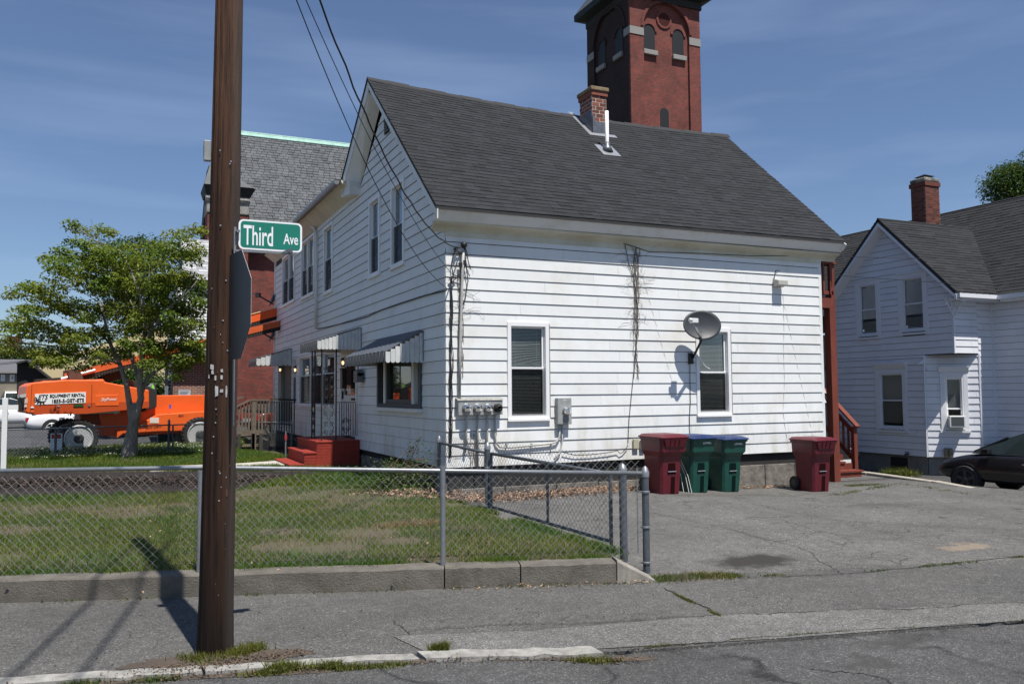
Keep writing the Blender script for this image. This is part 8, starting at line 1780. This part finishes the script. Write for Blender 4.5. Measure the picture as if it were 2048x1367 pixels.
# dirt and leaf litter
def litter(name,pts,n,spread,seed,z,mat=DLEAF,L=.05,zf=None):
    g=np.random.default_rng(seed); P=np.array([p[:2] for p in pts]); i=g.integers(0,len(P)-1,n); t=g.random(n)[:,None]; C=P[i]*(1-t)+P[i+1]*t+g.normal(0,1,(n,2))*np.array(spread)
    Z=(zf(C[:,0],C[:,1]) if zf else np.full(n,0.))+z+g.random(n)*.03; o=leaves(name,np.stack([C[:,0],C[:,1],Z],1),mat,L=L,W=L*.6,droop=0,fold=.4); o['kind']='stuff'; return o
litter('leaf_litter',[(5.2,13.2),(6.5,13.25),(7.6,13.35),(8.6,13.5)],4200,(.25,.22),31,.02,zf=zdrv,L=.045)
litter('leaf_litter_bush',[(3.9,13.9),(4.6,13.3),(5.0,12.6)],700,(.25,.2),32,.19,L=.055)
litter('leaf_litter_stones',[(10.5,13.55),(13,13.6)],500,(.2,.06),33,.01,zf=zdrv,L=.04)
litter('leaf_litter_wall',[(wpt(900).x,wpt(900).y-.05),(wpt(1290).x,wpt(1290).y-.05)],90,(.05,.03),34,.0,L=.03)
litter('kerb_litter',KW,600,(.05,.03),35,-.018,mat=M('twig_litter',(.12,.08,.05),.95,island=.6),L=.02)
litter('pole_litter',[(BASE.x-.5,BASE.y-.25),(BASE.x+.1,BASE.y-.32),(BASE.x+.5,BASE.y-.3)],500,(.12,.05),36,.002,mat=M('twig_litter',(.12,.08,.05),.95),L=.02)
litter('lawn_litter',[(-1,9.5),(2,9.2),(4,9),(3.5,11),(0,12)],110,(.8,.8),37,.19,L=.035)
litter('sidewalk_specks',[(-1,7.6),(1.5,6.8),(4,6.2),(6,5.4)],160,(.6,.5),38,.002,mat=M('dark_speck',(.03,.03,.03),.9),L=.02)
litter('driveway_specks',[(6,8),(8,9),(10,10),(12,10)],200,(1,1),39,.002,zf=zdrv,mat=M('pale_speck',(.35,.33,.3),.9),L=.02)
litter('mulch_chips',[tuple(at(-40,965,Z=.2)[:2]),tuple(at(560,958,Z=.2)[:2])],5000,(.6,.45),40,.19,mat=M('mulch_chip',(.045,.03,.022),.95,island=.7),L=.05)
# soil patch round the pole
m=MB(); pts=[(BASE.x-.62,BASE.y-.22),(BASE.x-.3,BASE.y-.04),(BASE.x-.1,BASE.y+.05),(BASE.x+.15,BASE.y+.02),(BASE.x+.5,BASE.y-.22),(BASE.x+.62,BASE.y-.36),(BASE.x+.1,BASE.y-.28),(BASE.x-.5,BASE.y-.2)]
m.add([(x,y,.004) for x,y in pts],[tuple(range(len(pts)-1,-1,-1))]); 
V=[(BASE.x,BASE.y-.15,.03)]; n=28; R=random.Random(5)
for k in range(n): a=2*math.pi*k/n; rr=(1+.18*R.uniform(-1,1)); V.append((BASE.x+.62*math.cos(a)*rr-.02,BASE.y-.17+.17*math.sin(a)*rr-.22*math.cos(a)*.55,.003))
m=MB(); m.add(V,[(0,1+k,1+(k+1)%n) for k in range(n)]); o=m.build('soil_patch',DIRT); o['kind']='structure'
m=MB(); V=[];F=[]; n=60; R=random.Random(6)
for i in range(n+1):
    t=i/n; x=-1.8+5.2*t; y=float(np.interp(x,[k[0] for k in KL],[k[1] for k in KL]))-.10; wd=.05+.05*vn([x],[0],2.5)[0]+R.uniform(-.008,.008); V+=[(x,y,-.012),(x+.03,y-wd,-.017)]
for i in range(n): F.append((2*i+1,2*i+3,2*i+2,2*i))
m.add(V,F); o=m.build('gutter_soil',DIRT); o['kind']='structure'

# cracks in the old asphalt, as thin dark ribbons
CRK=M('crack_shadow',(.022,.02,.018),.95)
def crack(pts,zf,w_,seed,steps=26):
    R=random.Random(seed); P=[Vector((p[0],p[1],0)) for p in pts]; V=[];F=[]; Q=[]
    for a,b in zip(P,P[1:]):
        for i in range(steps): Q.append(a+(b-a)*(i/steps))
    Q.append(P[-1]); off=0
    for i,q_ in enumerate(Q):
        d=(Q[min(i+1,len(Q)-1)]-Q[max(i-1,0)]).normalized(); n=Vector((-d.y,d.x,0)); off=off*.8+R.uniform(-.018,.018); c=q_+n*off; ww=w_*R.uniform(.3,1.2)
        for s_ in (-1,1): p=c+n*ww*s_; V.append((p.x,p.y,float(zf(p.x,p.y))+.0045))
    for i in range(len(Q)-1): F.append((2*i,2*i+1,2*i+3,2*i+2))
    m=MB(); m.add(V,F); o=m.build('asphalt_crack',CRK); o['kind']='structure'
zf0=lambda x,y:0.0
g=lambda x,y,z=0: tuple(at(x,y,Z=z)[:2])
crack([g(800,1262),g(900,1256),g(1000,1250),g(1200,1243),g(1440,1230)],lambda x,y:.006,.006,1)
crack([g(1440,1230),g(1600,1226),g(1800,1217),g(2048,1204)],lambda x,y:.006,.006,2)
crack([g(790,1240),g(830,1290)],zf0,.004,3); crack([g(1330,1175),g(1440,1232)],zf0,.012,4)
crack([g(1320,1152),g(1500,1154),g(1700,1146),g(2048,1112)],lambda x,y:.004,.008,5)
crack([g(1230,1303),g(1330,1292),g(1600,1268),g(2048,1240)],lambda x,y:.002,.007,6)
crack([g(1300,1035,-.05),g(1420,1060,-.05),g(1600,1100,-.03),g(1690,1148,0)],zdrv,.005,7); crack([g(1480,1010,-.1),g(1560,1030,-.08),g(1700,1052,-.06),g(1850,1058,-.05),g(2048,1062,-.04)],zdrv,.006,8)
crack([g(1900,1120,0),g(1960,1142,0)],zdrv,.005,9); crack([g(1350,1003,-.08),g(1500,992,-.1),g(1580,992,-.12),g(1640,1002,-.12)],zdrv,.009,10)
crack([g(1720,985,-.14),g(1830,1000,-.12),g(2000,1030,-.08)],zdrv,.006,11); crack([g(1560,1090,-.03),g(1640,1070,-.04),g(1760,1085,-.04),g(1900,1075,-.04)],zdrv,.004,12)
crack([g(1620,1330),g(1760,1345),g(1800,1366)],lambda x,y:-.02,.006,13)
